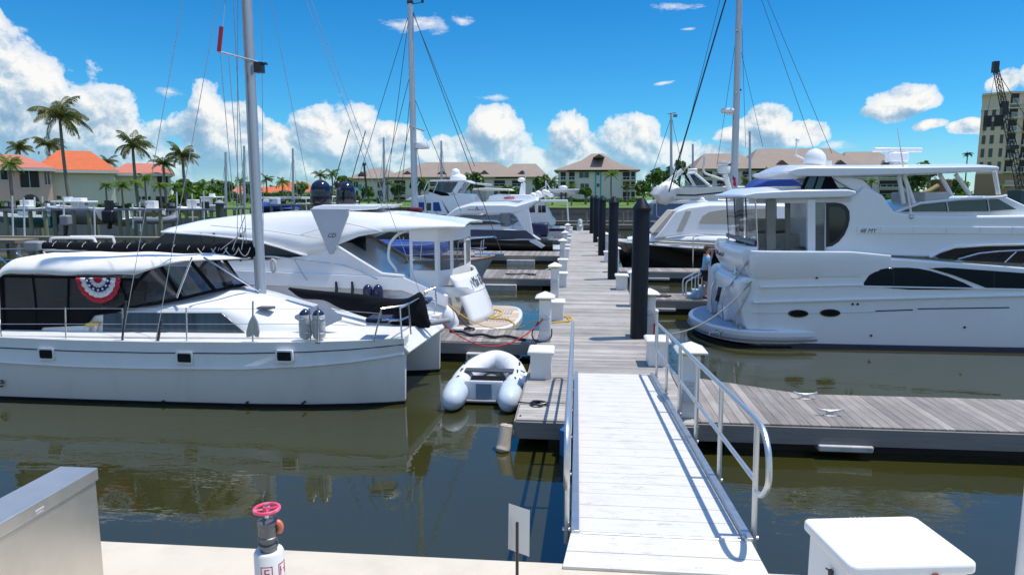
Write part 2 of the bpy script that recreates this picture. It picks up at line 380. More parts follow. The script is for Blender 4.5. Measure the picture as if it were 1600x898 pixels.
b.inputs['Roughness'].default_value = .02; b.inputs['IOR'].default_value = 1.75; b.inputs['Specular IOR Level'].default_value = .5
mb = MB(); mb.add([(-1500, 5.3, 0), (1500, 5.3, 0), (1500, 2500, 0), (-1500, 2500, 0)], [(0, 1, 2, 3)])
tag(mb.build('water', wm, recalc=False), kind='structure')
# ---------------------------------------------------------------- quay, floating docks
DZ = .5
asph = mat('asphalt', (.05, .05, .048), .9, var=.25, bump=.3)
gnd = MB(); gnd.mm((-1500, -300, -.5), (1500, 1.0, 1.05)); tag(gnd.build('ground', asph), kind='structure')
gnd = MB(); gnd.mm((-1500, 1.0, -.5), (1500, 3.2, 1.06)); tag(gnd.build('quay_pavement', concrete), kind='structure')
sw = thing('seawall', 'cream concrete seawall with a flat cap along the near edge of the water', 'seawall', (0, 5, 0))
mb = MB(); mb.add([(-60, 4.83, .9), (60, 5.36, .9), (60, 3.2, .9), (-60, 3.2, .9), (-60, 4.83, 1.1), (60, 5.36, 1.1), (60, 3.2, 1.1), (-60, 3.2, 1.1)], [(0, 1, 2, 3), (4, 5, 6, 7), (0, 1, 5, 4), (1, 2, 6, 5), (2, 3, 7, 6), (3, 0, 4, 7)])
mb.build('cap', concrete, sw, bevel=.015)
mb = MB(); mb.add([(-60, 4.73, -1), (60, 5.26, -1), (60, 3.3, -1), (-60, 3.3, -1), (-60, 4.73, .898), (60, 5.26, .898), (60, 3.3, .898), (-60, 3.3, .898)], [(0, 1, 5, 4), (1, 2, 6, 5), (2, 3, 7, 6), (3, 0, 4, 7)])
mb.build('face', concrete, sw)

def dock(name, label, x0, x1, y0, y1, deckmat, slant=None, floats=(), end=None):
    d = thing(name, label, 'dock', ((x0+x1)/2, y0, 0))
    out = [(x0, y0), (x1, y0), (x1, y1), (x0, y1)] if slant is None else slant
    MB().extr([(x, y, DZ-.045) for x, y in out], (0, 0, .045)).build('decking', deckmat, d, bevel=.006, seg=1)
    cx = sum(p[0] for p in out)/len(out); cy = sum(p[1] for p in out)/len(out)
    f = MB()
    n = len(out)
    for i in range(n):
        a = Vector(out[i]+(0,)); b = Vector(out[(i+1) % n]+(0,)); t = (b-a).normalized(); nrm = Vector((t.y, -t.x, 0))
        a2 = a + nrm*.035; b2 = b + nrm*.035
        f.add([a+Vector((0, 0, .2)), b+Vector((0, 0, .2)), b2+Vector((0, 0, .2)), a2+Vector((0, 0, .2)), a+Vector((0, 0, .47)), b+Vector((0, 0, .47)), b2+Vector((0, 0, .47)), a2+Vector((0, 0, .47))],
              [(0, 1, 2, 3), (4, 5, 6, 7), (0, 1, 5, 4), (1, 2, 6, 5), (2, 3, 7, 6), (3, 0, 4, 7)])
    f.build('fascia', fascia, d, bevel=.004, seg=1)
    # black block standing in for the shade in the hollow between the floats
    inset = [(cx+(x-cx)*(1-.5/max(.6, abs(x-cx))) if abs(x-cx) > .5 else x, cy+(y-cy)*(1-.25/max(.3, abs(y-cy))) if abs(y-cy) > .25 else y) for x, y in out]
    MB().extr([(x, y, -.3) for x, y in inset], (0, 0, .74)).build('hollow_shade', black, d)
    for (fx, fy, fw) in floats:
        MB().box((fx, fy, .08 if x1 < 0 else .17), (fw, .5 if x1 < 0 else .3, .34 if x1 < 0 else .10)).build('float_block', foamblock, d, bevel=.02)
    return d
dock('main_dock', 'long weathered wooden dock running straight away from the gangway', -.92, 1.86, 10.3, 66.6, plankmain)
# fingers, left side then right side
LX = -.935
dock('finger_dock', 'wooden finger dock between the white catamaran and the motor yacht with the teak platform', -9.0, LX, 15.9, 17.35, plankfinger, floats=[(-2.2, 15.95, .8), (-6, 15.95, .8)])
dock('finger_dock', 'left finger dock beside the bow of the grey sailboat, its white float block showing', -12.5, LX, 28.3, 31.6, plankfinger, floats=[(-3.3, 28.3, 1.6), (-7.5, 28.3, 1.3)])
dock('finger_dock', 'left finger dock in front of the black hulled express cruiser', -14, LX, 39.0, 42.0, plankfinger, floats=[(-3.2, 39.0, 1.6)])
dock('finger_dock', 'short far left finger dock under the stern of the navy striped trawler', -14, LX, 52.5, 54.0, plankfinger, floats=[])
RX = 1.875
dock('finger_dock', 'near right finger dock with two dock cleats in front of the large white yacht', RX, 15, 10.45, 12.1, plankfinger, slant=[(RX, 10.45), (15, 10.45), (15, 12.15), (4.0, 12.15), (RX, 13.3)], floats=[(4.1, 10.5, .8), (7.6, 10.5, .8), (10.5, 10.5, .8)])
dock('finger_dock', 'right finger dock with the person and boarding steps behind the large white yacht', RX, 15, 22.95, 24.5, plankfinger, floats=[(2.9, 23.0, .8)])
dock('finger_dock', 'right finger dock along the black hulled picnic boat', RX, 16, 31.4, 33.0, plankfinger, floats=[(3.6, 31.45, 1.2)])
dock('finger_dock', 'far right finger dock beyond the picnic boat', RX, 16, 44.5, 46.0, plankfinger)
for (x, y, lab) in ((3.95, 11.85, 'silver dock cleat on the far edge of the near right finger dock'), (4.05, 10.95, 'silver dock cleat near the front edge of the near right finger dock')):
    c = thing('dock_cleat', lab, 'cleat', (x, y, DZ), group='cleats on the near right finger dock')
    MB().tube(smooth([(x-.2, y, DZ+.115), (x-.1, y, DZ+.085), (x+.1, y, DZ+.085), (x+.2, y, DZ+.115)], 4), .018, 8).build('horn', galv, c)
    MB().box((x, y, DZ+.045), (.12, .05, .085)).box((x, y, DZ+.006), (.2, .07, .012)).build('base', galv, c, bevel=.006)
# piles
def make_pile():
    p = thing('dock_piling', '', 'piling', (0, 0, -1), group='black pilings along the right side of the dock')
    MB().lathe([(.205, -1), (.205, 3.62), (.2, 3.63)], n=32).build('pile', pilemat, p)
    MB().lathe([(.222, 3.60), (.222, 3.66), (.205, 3.69), (.06, 3.90), (.0, 3.915)], n=32).build('cone_cap', pilemat, p, ang=25)
    return p
pp = make_pile()
plab = ['nearest and widest black piling with a pointed cap beside the gangway', 'second black piling from the gangway', 'third black piling from the gangway', 'fourth black piling from the gangway', 'farthest of the five black pilings on the dock']
for i, (x, y) in enumerate([(1.53, 16.7), (1.48, 28.4), (1.41, 39.5), (1.36, 50.2), (1.29, 61.5)]):
    o = pp if i == 0 else copy_tree(pp); o.location = (x, y, -1); o['label'] = plab[i]
# dock boxes and power pedestals
def make_box():
    o = thing('dock_box', '', 'dock box', group='white dock boxes along the main dock')
    MB().box((0, 0, .24), (.40, .5, .48), top=.99).build('body', pvcwhite, o, bevel=.012)
    MB().box((0, 0, .51), (.5, .60, .06)).box((0, 0, .55), (.48, .58, .02), top=.93).build('lid', pvcwhite, o, bevel=.01)
    return o
def make_ped():
    o = thing('power_pedestal', '', 'power pedestal', group='white shore power pedestals along the main dock')
    MB().box((0, 0, .5), (.28, .28, 1.0)).build('post', pvcwhite, o, bevel=.012)
    MB().box((0, -.17, .60), (.24, .07, .03)).box((0, -.16, .40), (.22, .04, .26)).build('socket_panel', greywhite, o, bevel=.005)
    MB().box((0, 0, 1.02), (.27, .27, .04)).build('light_lens', amber, o)
    MB().loft([[(sx*h, sy*h, z) for sx, sy in ((-1, -1), (1, -1), (1, 1), (-1, 1))] for h, z in ((.23, 1.045), (.235, 1.07), (.22, 1.09), (.01, 1.20))]).build('cap', pvcwhite, o)
    return o
greywhite = mat('pale grey plastic', (.62, .64, .66), .4)
amber = mat('amber lens', (.55, .42, .08), .3)
b0, p0 = make_box(), make_ped(); used = {'b': 0, 'p': 0}
def put(k, x, y, label):
    src = b0 if k == 'b' else p0
    o = src if not used[k] else copy_tree(src); used[k] = 1
    o.location = (x, y, DZ); o['label'] = label
put('b', -.66, 12.9, 'white dock box nearest the dinghy on the left dock edge')
put('p', -.74, 16.15, 'white power pedestal at the head of the first left finger dock, red hose plugged in')
put('b', -.56, 18.95, 'white dock box with a yellow cord round its foot')
put('p', -.74, 23.2, 'white power pedestal with pointed cap opposite the nearest black piling')
put('b', -.58, 25.9, 'white dock box just behind the pedestal with pointed cap on the left edge')
put('b', -.64, 31.3, 'white dock box at the head of the second left finger dock')
put('p', -.76, 36.0, 'left power pedestal level with the picnic boat')
for i, (k, y) in enumerate([('b', 37.6), ('b', 40.3), ('p', 43.5), ('b', 46.5), ('b', 50.5), ('p', 54.5), ('b', 58), ('b', 62)]):
    put(k, -.64 if k == 'b' else -.76, y, ['left dock box', 'left power pedestal'][k == 'p'] + ' ' + ['behind the pedestal level with the picnic boat', 'at the third left finger dock', 'beside the stern of the black express cruiser', 'just past the black express cruiser', 'before the farthest left pedestal', 'farthest down the dock among pedestals', 'second from the far end of the dock', 'closest to the far end of the dock'][i])
put('b', 1.68, 14.1, 'white dock box at the right of the gangway top, before the nearest black piling')
put('p', 1.80, 16.95, 'white power pedestal just right of the nearest black piling')
put('p', 1.80, 10.75, 'white power pedestal seen through the right gangway rail')
put('p', 1.82, 21.6, 'white power pedestal partly hidden behind the nearest black piling')
put('b', 1.66, 25.4, 'white dock box right of the dock before the second black piling')
for i, (k, y) in enumerate([('p', 31.0), ('b', 35.8), ('p', 42.0), ('b', 47), ('b', 56)]):
    put(k, 1.62 if k == 'b' else 1.74, y, ['right power pedestal', 'right dock box'][k == 'b'] + ' ' + ['near the picnic boat finger', 'before the third black piling', 'past the third black piling', 'before the fourth black piling', 'before the farthest black piling'][i])
o = thing('end_pedestal', 'white pedestal with rings standing alone at the far end of the main dock', 'pedestal', (.25, 66.3, DZ))
MB().lathe([(.30, 0), (.30, .5), (.22, .56), (.22, .9), (.18, 1.05), (.05, 1.1)], (.25, 66.3, DZ), 16).build('post', pvcwhite, o)
MB().tube(arc((.25, 65.98, DZ+.45), .22, 0, 2*PI, 20, (1, 0, 0), (0, 0, 1))[:-1], .035, 6, closed=True).build('ring', grey, o)
# cords and hoses
def line(name, label, cat, pts, r, m, group=None, n=6, kind=None):
    pts = [Vector(p) for p in pts]; c = pts[0]
    o = MB().tube(pts, r, n).build(name, m, loc=c); return tag(o, label, cat, group, kind)
line('shore_hose', 'red shore hose sagging from the first left pedestal to the catamaran bow', 'hose', sag((-.78, 15.97, 1.05), (-3.0, 14.6, 1.25), .62, 18), .015, redhose)
line('shore_hose', 'yellow shore cord sagging from the first left pedestal towards the motor yacht', 'hose', sag((-.76, 15.97, 1.1), (-3.3, 17.3, 1.15), .45, 18), .012, yellowhose)
line('cord_loop', 'yellow cord lying coiled round the foot of a white dock box', 'cord', smooth([(-.25, 18.5, .52), (-.12, 18.95, .52), (-.2, 19.3, .52), (-.42, 19.4, .53), (-.24, 19.1, .54), (-.2, 18.6, .54), (-.5, 18.45, .53), (-.75, 18.3, .52)], 5), .022, yellowhose)
rr = random.Random(3)
def coil(c, r, n, ly=1.0, flat=.02):
    return smooth([(c[0]+math.cos(k*1.7)*r*(.5+.6*rr.random())*1.6, c[1]+math.sin(k*1.7)*r*ly*(.5+.6*rr.random()), c[2]+flat*rr.random()+.012*(k % 3)) for k in range(n)], 5)
line('dock_line', 'black rope in a loose heap on the near left corner of the main dock', 'rope', [(-.96, 11.1, .53)]+coil((-.62, 11.05, .515), .11, 14), .012, black)
line('dock_line', 'thick black rope lying along the first left finger dock', 'rope', smooth([(-3.2, 16.9, .54), (-2.85, 16.7, .56), (-2.6, 16.45, .54), (-2.3, 16.42, .56), (-2.0, 16.25, .54), (-1.7, 16.3, .56), (-1.35, 16.1, .54), (-1.2, 16.05, .53)], 5), .035, black)
line('dock_line', 'short black rope heap beside the teak swim platform', 'rope', [(-3.3, 17.9, .95), (-2.9, 17.4, .6)]+coil((-2.75, 17.2, .52), .10, 10), .016, black)
line('dock_line', 'black cable hanging in a loop from the first left pedestal', 'cord', smooth([(-.9, 16.2, .95), (-1.05, 16.1, .7), (-.98, 16.0, .53), (-.8, 15.9, .53), (-.6, 16.0, .6), (-.58, 16.1, .8)], 5), .016, black)
line('dock_line', 'dark mooring line heap on the second left finger dock', 'rope', smooth([(-3.1, 29.6, .53), (-2.7, 29.4, .54), (-2.3, 29.5, .56), (-2.0, 29.3, .53)], 5)+coil((-1.9, 29.4, .52), .12, 8), .03, black)
line('dock_line', 'pale mooring line drooping from the main dock near the second left finger', 'rope', sag((-1.0, 33, .6), (-3.0, 30.6, .55), .25), .02, rope)
line('dock_line', 'dark line on the right finger dock near the boarding steps', 'rope', coil((2.9, 23.6, .52), .2, 12, .6), .025, black)

# ---------------------------------------------------------------- gangway
gw = thing('gangway', 'white aluminium gangway with tubular rails sloping down from the seawall to the dock', 'gangway', (.7, 5.2, 1.1))
ga, gb = Vector((0, 5.42, 1.17)), Vector((0, 12.7, .63)); gd = (gb-ga)
gdir = gd.normalized(); gup = Vector((1, 0, 0)).cross(gdir); GX0, GX1 = -.02, 1.47
def gp(x, s, h): return Vector((x, 0, 0)) + ga + gdir*s + gup*h
GL = gd.length
gm, t, b = new_mat('ridged aluminium decking')
pos = t.n('ShaderNodeNewGeometry').outputs['Position']; sp = t.n('ShaderNodeSeparateXYZ', i={0: pos})
fr = t.math('FRACT', t.math('DIVIDE', sp.outputs[1], .305)); gap = t.math('LESS_THAN', fr, .03)
rib = t.math('SINE', t.math('MULTIPLY', sp.outputs[1], 2*PI/.0254))
st = t.noise(t.n('ShaderNodeMapping', i={'Vector': pos, 'Scale': (1, 3.2, 1)}).outputs[0], 2.6, 8, .78)
st2 = t.noise(t.n('ShaderNodeMapping', i={'Vector': pos, 'Scale': (1, 3, 1)}).outputs[0], 5.5, 6, .75)
xm = t.ramp(t.math('ABSOLUTE', t.math('SUBTRACT', sp.outputs[0], .55)), [(.2, 1), (.65, .35)])
c = t.mix(t.math('MULTIPLY', t.ramp(st, [(.50, 0), (.74, .85)]), xm), (.66, .635, .58, 1), (.42, .385, .335, 1))
c = t.mix(t.math('MULTIPLY', t.ramp(st2, [(.59, 0), (.70, .8)]), xm), c, (.20, .18, .16, 1))
c = t.mix(t.math('MULTIPLY', gap, .7), c, (.12, .11, .10, 1))
t.put(b.inputs['Base Color'], c); b.inputs['Roughness'].default_value = .6
t.put(b.inputs['Normal'], t.bump(t.math('SUBTRACT', rib, t.math('MULTIPLY', gap, 3)), .25, .002))
mb = MB(); mb.add([gp(GX0+.07, 0, 0), gp(GX1-.07, 0, 0), gp(GX1-.07, GL, 0), gp(GX0+.07, GL, 0), gp(GX0+.07, 0, -.04), gp(GX1-.07, 0, -.04), gp(GX1-.07, GL, -.04), gp(GX0+.07, GL, -.04)], [(0, 1, 2, 3), (4, 5, 6, 7), (0, 1, 5, 4), (1, 2, 6, 5), (2, 3, 7, 6), (3, 0, 4, 7)])
mb.build('deck', gm, gw)
for x0, x1 in ((GX0, GX0+.07), (GX1-.07, GX1)):
    mb = MB(); q = [(x0, .04), (x1, .04), (x1, -.16), (x0, -.16)] if x0 > .5 else [(x0, .04), (x1, .04), (x1, -.16), (x0, -.16)]
    mb.loft([[gp(x, s, h) for x, h in q] for s in (0, GL)]); mb.build('side_beam', alu, gw, bevel=.006)
mb = MB(); mb.add([(GX0-.06, 5.0, 1.125), (GX1+.02, 5.0, 1.125), (GX1-.02, 5.43, 1.185), (GX0+.0, 5.43, 1.185), (GX0-.06, 5.0, 1.103), (GX1+.02, 5.0, 1.103), (GX1-.02, 5.43, 1.165), (GX0, 5.43, 1.165)], [(0, 1, 2, 3), (4, 5, 6, 7), (0, 1, 5, 4), (1, 2, 6, 5), (2, 3, 7, 6), (3, 0, 4, 7)])
mb.build('hinge_plate', gm, gw)
mb = MB()
for k in range(8):
    x = GX0+.09+k*.165; mb.tube([(x, 5.43+.0*(k % 2), 1.178), (x+.155, 5.43, 1.178)], .016, 8)
mb.build('hinge', alu, gw)
MB().mm((.02, 12.62, .512), (1.12, 12.98, .53)).build('toe_plate', alu, gw, bevel=.004)
for side, x in (('l', GX0-.04), ('r', GX1+.04)):
    s0, s1 = .15, GL-.05; H1 = .98; R = .026
    top = [gp(x, s0-.05, .38), gp(x, s0-.22, .43), gp(x, s0-.36, .55), gp(x, s0-.38, .68), gp(x, s0-.33, .84), gp(x, s0-.18, .95), gp(x, s0+.05, H1)]
    end = [gp(x, s1-.1, H1), gp(x, s1+.08, .95), gp(x, s1+.15, .85), gp(x, s1+.15, .6), gp(x, s1+.1, .5), gp(x, s1, .47)]
    MB().tube(smooth(top, 5)+smooth(end, 4), R, 10).build('handrail', galv, gw)
    MB().tube([gp(x, s0, .47), gp(x, s1, .47)], R*.85, 10).build('mid_rail', galv, gw)
    n = 6
    for k in range(n):
        s = s0+(s1-s0)*k/(n-1)
        if k in (n-1,): pass
        mb = MB().tube([gp(x, s, -.14), gp(x, s, H1-.01)], .024, 10); mb.tube([gp(x-.035, s, -.02), gp(x+.035, s, -.02)], .02, 8)
        mb.build('post', galv, gw)
line('blue_fender', 'blue fender hanging at the dock end beside the left gangway rail', 'fender', [(-.14, 10.2, .45), (-.14, 10.18, .40), (-.14, 10.18, -.05), (-.14, 10.2, -.12)], [.03, .09, .09, .03], mat('blue vinyl', (.03, .16, .42), .4), n=12)
f = thing('dock_fender', 'scuffed cream fender floating at the near left corner of the main dock', 'fender', (-1.08, 10.5, .1))
MB().tube(smooth([(-1.13, 10.22, -.02), (-1.125, 10.23, .02), (-1.11, 10.26, .08), (-1.08, 10.33, .30), (-1.07, 10.35, .36), (-1.065, 10.36, .40)], 4), [.03]+[.075, .09, .10]+[.115]*14+[.09]*2+[.03]*1, 14).build('body', mat('scuffed cream vinyl', (.62, .52, .40), .5, var=.15, dirt=(.3, .27, .22), dscale=5, damt=.6), f)
MB().tube(sag((-1.065, 10.36, .40), (-.85, 10.45, .52), .02, 4), .01, 6).build('lanyard', black, f)
f = thing('hose_reel', 'red and white valve fitting on the dock edge behind the right power pedestal', 'valve', (1.95, 16.7, DZ))
MB().cyl((1.95, 16.7, DZ-.1), (1.95, 16.7, DZ+.36), .06).build('body', redpaint, f); MB().cyl((1.95, 16.7, DZ+.36), (1.95, 16.7, DZ+.62), .045).ball((1.95, 16.7, DZ+.66), .06, 10, 8).build('head', pvcwhite, f)

# ---------------------------------------------------------------- things on the quay
cb = thing('steel_cabinet', 'brushed stainless steel cabinet with a flat lid and small blue label', 'cabinet', (-2.9, 3.6, 1.1))
q = P(153, 730, 4.25); TZ = q.z; XR = q.x
MB().mm((XR-.268, 2.7, 1.1), (XR-.012, 4.235, TZ-.09)).build('body', stainless, cb, bevel=.006)
MB().mm((XR-.28, 2.69, TZ-.088), (XR, 4.25, TZ)).build('lid', stainless, cb, bevel=.006)
lb = PX(60, 797, XR); MB().box((XR-.008, lb.y, lb.z), (.012, .10, .055)).build('label_plate', mat('blue label', (.10, .20, .38), .5), cb)
MB().box((XR-.001, lb.y+.01, lb.z+.005), (.004, .07, .012)).box((XR-.001, lb.y+.01, lb.z-.014), (.004, .055, .006)).build('label_print', greywhite, cb)
sx = P(420, 858, 3.75); SX, SY, SZ = sx.x, 3.75, sx.z
sp_ = thing('fire_standpipe', 'white fire standpipe with grey valve and pink handwheel', 'standpipe', (SX, SY, 1.1))
MB().lathe([(.088, 1.1), (.088, SZ-.015), (.08, SZ), (.0, SZ)], (SX, SY, 0), 32).build('pipe', pvcwhite, sp_)
z = SZ
MB().lathe([(.050, z), (.052, z+0.0240), (.058, z+0.0256), (.058, z+0.0440), (.046, z+0.0480), (.046, z+0.0800), (.062, z+0.0840), (.062, z+0.0920), (.056, z+0.0960), (.056, z+0.1640), (.060, z+0.1680), (.060, z+0.1880), (.05, z+0.1920), (.02, z+0.1936), (.0, z+0.1936)], (SX, SY, 0), 24).build('valve_body', mat('dull grey iron', (.16, .17, .18), .45, .6, var=.25, dirt=(.4, .4, .4), dscale=12, damt=.4), sp_, ang=30)
MB().cyl((SX, SY, z+0.1920), (SX, SY, z+0.2680), .014).box((SX, SY, z+0.2760), (.02, .02, .02)).build('stem', steel, sp_)
hw = MB(); hz = z+.262; R = .072
hw.tube(arc((SX, SY, hz), R, 0, 2*PI, 32, (1, 0, 0), (0, 1, 0))[:-1], .011, 8, closed=True)
for k in range(4):
    a = k*PI/2+.5; hw.tube([(SX, SY, hz), (SX+R*math.cos(a), SY+R*math.sin(a), hz)], .007, 6)
hw.cyl((SX, SY, hz-.012), (SX, SY, hz+.014), .02)
hw.build('handwheel', pinkpaint, sp_)
MB().tube(arc((SX+.045, SY+.01, z+.145), .034, -1.3, 1.5, 12, (1, 0, 0), (0, 0, 1)), [.012, .016, .018, .018, .018, .018, .018, .018, .018, .018, .018, .016, .012], 8).build('outlet_cap', mat('faded orange plastic', (.62, .17, .10), .5), sp_)
def wrap_text(body, size, ang, zc):
    o = text_obj(body, 'lettering', redpaint, size, Matrix.Identity(4), None, .001)
    for v in o.data.vertices:
        a = ang + v.co.x/.0905; zz = zc+v.co.y; r = .0885+max(0, v.co.z)*.5
        v.co = (r*math.cos(a), r*math.sin(a), zz-1.1)
    o.parent = sp_; return o
def wrap_frame(ang, w, z0, z1):
    mb = MB()
    for (a0, a1, za, zb) in ((-w, w, z1-.006, z1), (-w, w, z0, z0+.006), (-w, -w+.07, z0, z1), (w-.07, w, z0, z1)):
        mb.grid(lambda u, v: (SX+.0892*math.cos(ang+a0+(a1-a0)*u), SY+.0892*math.sin(ang+a0+(a1-a0)*u), za+(zb-za)*v), 6, 1)
    mb.build('letter_border', redpaint, sp_, recalc=False)
ac = math.atan2(-SY, -SX)
for a, word in ((ac-.22, 'FIRE'), (ac+1.0, 'HOSE')):
    wrap_frame(a, .40, SZ-.55, SZ-.065)
    for k, ch in enumerate(word): wrap_text(ch, .085, a, SZ-.115-k*.11)
sg = thing('sign_post', 'blank back of a small grey sign on a thin black post', 'sign', (P(808, 880, 4.3).x, 4.3, 1.1))
pb = P(808, 893, 4.3); pt = P(808, 820, 4.3)
MB().tube([(pb.x, 4.3, 1.1), (pb.x, 4.3, pt.z+.02)], .011, 8).build('post', black, sg)
a, b_, c_, d_ = P(795, 786, 4.32), P(828, 797, 4.42), P(827, 869, 4.42), P(794, 857, 4.32)
MB().extr([a, b_, c_, d_], (-.001, .003, 0)).build('plate', mat('sign back aluminium', (.50, .52, .53), .5, .3, var=.05), sg)
# the big white fibreglass box
bx = thing('utility_box', 'large white fibreglass dock box with overhanging lid, foreground right', 'dock box', (1.95, 4.0, 1.1))
RZ = math.radians(6.0); A = G(1256, 809, 1.87); B_ = G(1429, 804, 1.87); C_ = G(1532, 881, 1.87); D_ = G(1326, 885, 1.87)
cc_ = (A+B_+C_+D_)/4; wx = ((B_-A).length+(C_-D_).length)/2; wy = ((D_-A).length+(C_-B_).length)/2; RZ = math.atan2((B_-A).y, (B_-A).x)
RZ = (RZ + math.atan2((C_-D_).y, (C_-D_).x))/2
MB().rbox((cc_.x, cc_.y, 1.45), (wx-.07, wy-.07, .70), .03, RZ).build('body', fiberwhite, bx)
MB().rbox((cc_.x, cc_.y, 1.835), (wx, wy, .07), .05, RZ).build('lid', fiberwhite, bx, bevel=.018, seg=3)
Rm = Matrix.Rotation(RZ, 3, 'Z')
def bl(x, y, z): return Vector((cc_.x, cc_.y, 0)) + Rm @ Vector((x, y, z))
mb = MB()
for k in range(4):
    mb.tube(smooth([bl(-.06+.03*k, .30-.0*k, 1.8705), bl(-.03+.03*k, .24, 1.8705), bl(-.06+.03*k, .18, 1.8705), bl(-.03+.03*k, .12, 1.8705)], 4), .002, 4)
mb.build('moulded_emblem', greywhite, bx)
MB().box(bl(-wx/2+.025, -.05, 1.67), (.02, .03, .07), RZ).tube([bl(-wx/2+.01, -.02, 1.70), bl(-wx/2+.005, -.06, 1.71), bl(-wx/2+.01, -.09, 1.65)], .006).build('latch', mat('rusty latch', (.12, .09, .08), .6, .5), bx)
MB().cyl(bl(.12, -wy/2+.02, 1.80), bl(.12, -wy/2-.012, 1.80), .022).build('rusty_bolt', mat('rust', (.25, .05, .02), .8), bx)
MB().cyl(bl(.02, -wy/2+.02, 1.79), bl(.02, -wy/2-.006, 1.79), .008).build('bolt', grey, bx)
lp = thing('lamp_post', 'white round post rising at the right edge of the quay', 'post', (P(1597, 860, 4.6).x+.02, 4.6, 1.1))
e0 = P(1588, 898, 4.6); px_ = e0.x+.06
MB().cyl((px_, 4.6, 1.1), (px_, 4.6, 2.62), .06, .06, 24).cyl((px_, 4.6, 1.1), (px_, 4.6, 1.14), .1, .1, 24).build('pole', pvcwhite, lp)
MB().lathe([(.07, 2.6), (.07, 2.63), (.0, 2.68)], (px_, 4.6, 0), 20).build('cap', pvcwhite, lp)
# ---------------------------------------------------------------- boat helpers
def pl(pts, Y): return [P(x, y, Y) for x, y in pts]
class Side:
    """near flank of a superstructure: plane y = Y0 leaning inboard with height; far flank mirrored at Y1"""
    def __init__(s, Y0, Y1, lean=0, z0=0): s.Y0, s.Y1, s.lean, s.z0 = Y0, Y1, lean, z0
    def near(s, x, y, off=0):
        p = P(x, y, s.Y0); Yn = s.Y0 + s.lean*(p.z-s.z0)
        p = P(x, y, Yn); return Vector((p.x, s.Y0 + s.lean*(p.z-s.z0) - off, p.z))
    def ring(s, pts, off=0): return [s.near(x, y, off) for x, y in pts]
    def mirror(s, ring): return [Vector((p.x, s.Y0+s.Y1-p.y, p.z)) for p in ring]
    def slab(s, mb, pts, crown=0, off=0, ny=8, top=None):
        a = s.ring(pts, off); b = s.mirror(a)
        if not crown: return mb.loft([a, b])
        zt = max(p.z for p in a) - .001; zb = min(p.z for p in a); rings = []
        for k in range(ny+1):
            t = k/ny; e = 1-(2*t-1)**2
            rings.append([p.lerp(q, t) + Vector((0, 0, crown*e*((p.z-zb)/(zt-zb) if top is None else (1 if i in top else 0)))) for i, (p, q) in enumerate(zip(a, b))])
        return mb.loft(rings)
    def panel(s, mb, pts, off=.012, th=.03, both=True):
        a = s.ring(pts, off); mb.extr(a, (0, th, 0))
        if both: mb.extr(s.mirror(a), (0, -th, 0))
        return mb
def hull_loft(mb, secs, yc):
    """secs: list of [(x, half width, z), ...] from keel to sheer; closed over the deck"""
    rings = []
    for s in secs:
        rings.append([Vector((x, yc-h, z)) for x, h, z in s] + [Vector((x, yc+h, z)) for x, h, z in reversed(s)])
    return mb.loft(rings)
def band(mb, pts, r, n=6): return mb.tube(pts, r, n)
def wires(mb, segs, r=.008):
    for a, b in segs: mb.tube([a, b], r, 5)
    return mb
# ================================================================ white catamaran
cat = thing('catamaran', 'white sailing catamaran with white canvas hardtop, black mesh cockpit enclosure and bunting', 'catamaran', (-7.5, 13.6, 0))
def cat_hull(yc, sgn):
    secs = []
    def row(x, wl, zk, hk, zs, hs, rake):
        return [(x+rake*0, .02, -.25), (x, wl*.8, -.18), (x, wl, .02), (x+rake*.30, wl+.03, .10), (x+rake*.6, hk-.03, zk-.02), (x+rake*.62, hk+.02, zk), (x+rake*.65, hk+.0, zk+.05), (x+rake, hs, zs)]
    for x, wl, zk, hk, zs, hs, rk in ((-12.6, .42, .82, .55, 1.27, .56, 0), (-11.2, .47, .77, .58, 1.27, .60, 0), (-9.5, .50, .73, .62, 1.25, .63, 0), (-8, .50, .73, .62, 1.25, .63, 0), (-6.2, .48, .76, .60, 1.27, .61, 0), (-5, .40, .83, .56, 1.29, .57, .02), (-4.2, .27, .90, .45, 1.31, .48, .04), (-3.6, .13, .97, .30, 1.33, .36, .07), (-3.27, .015, 1.0, .10, 1.32, .2, .06)):
        secs.append(row(x, wl, zk, hk, zs, hs, rk))
    h = hull_loft(MB(), secs, yc).build('hull', white2, cat, ang=28)
    mb = MB(); mb2 = MB()
    for i in range(len(secs)-1):
        pass
    for s_ in (-1, 1):
        mb.loft([[Vector((q[2][0]+.004, yc+s_*(q[2][1]+.006), q[2][2]-.05)), Vector((q[3][0]+.004, yc+s_*(q[3][1]+.004), q[3][2]-.035)), Vector((q[3][0], yc+s_*(q[3][1]-.03), q[3][2]-.035)), Vector((q[2][0], yc+s_*(q[2][1]-.03), q[2][2]-.05))] for q in secs])
        # styling stripe halfway up the topside band
        st = [Vector((q[6][0]*.45+q[7][0]*.55, yc+s_*(q[6][1]*.45+q[7][1]*.55+.004), q[6][2]*.45+q[7][2]*.55)) for q in secs]
        mb2.tube(st, .011, 6)
    mb.build('boot_stripe', black, h); mb2.build('styling_stripe', navy, h)
    return h
h1 = cat_hull(12.5, -1); h2 = cat_hull(14.92, 1); h2.location.x = .18
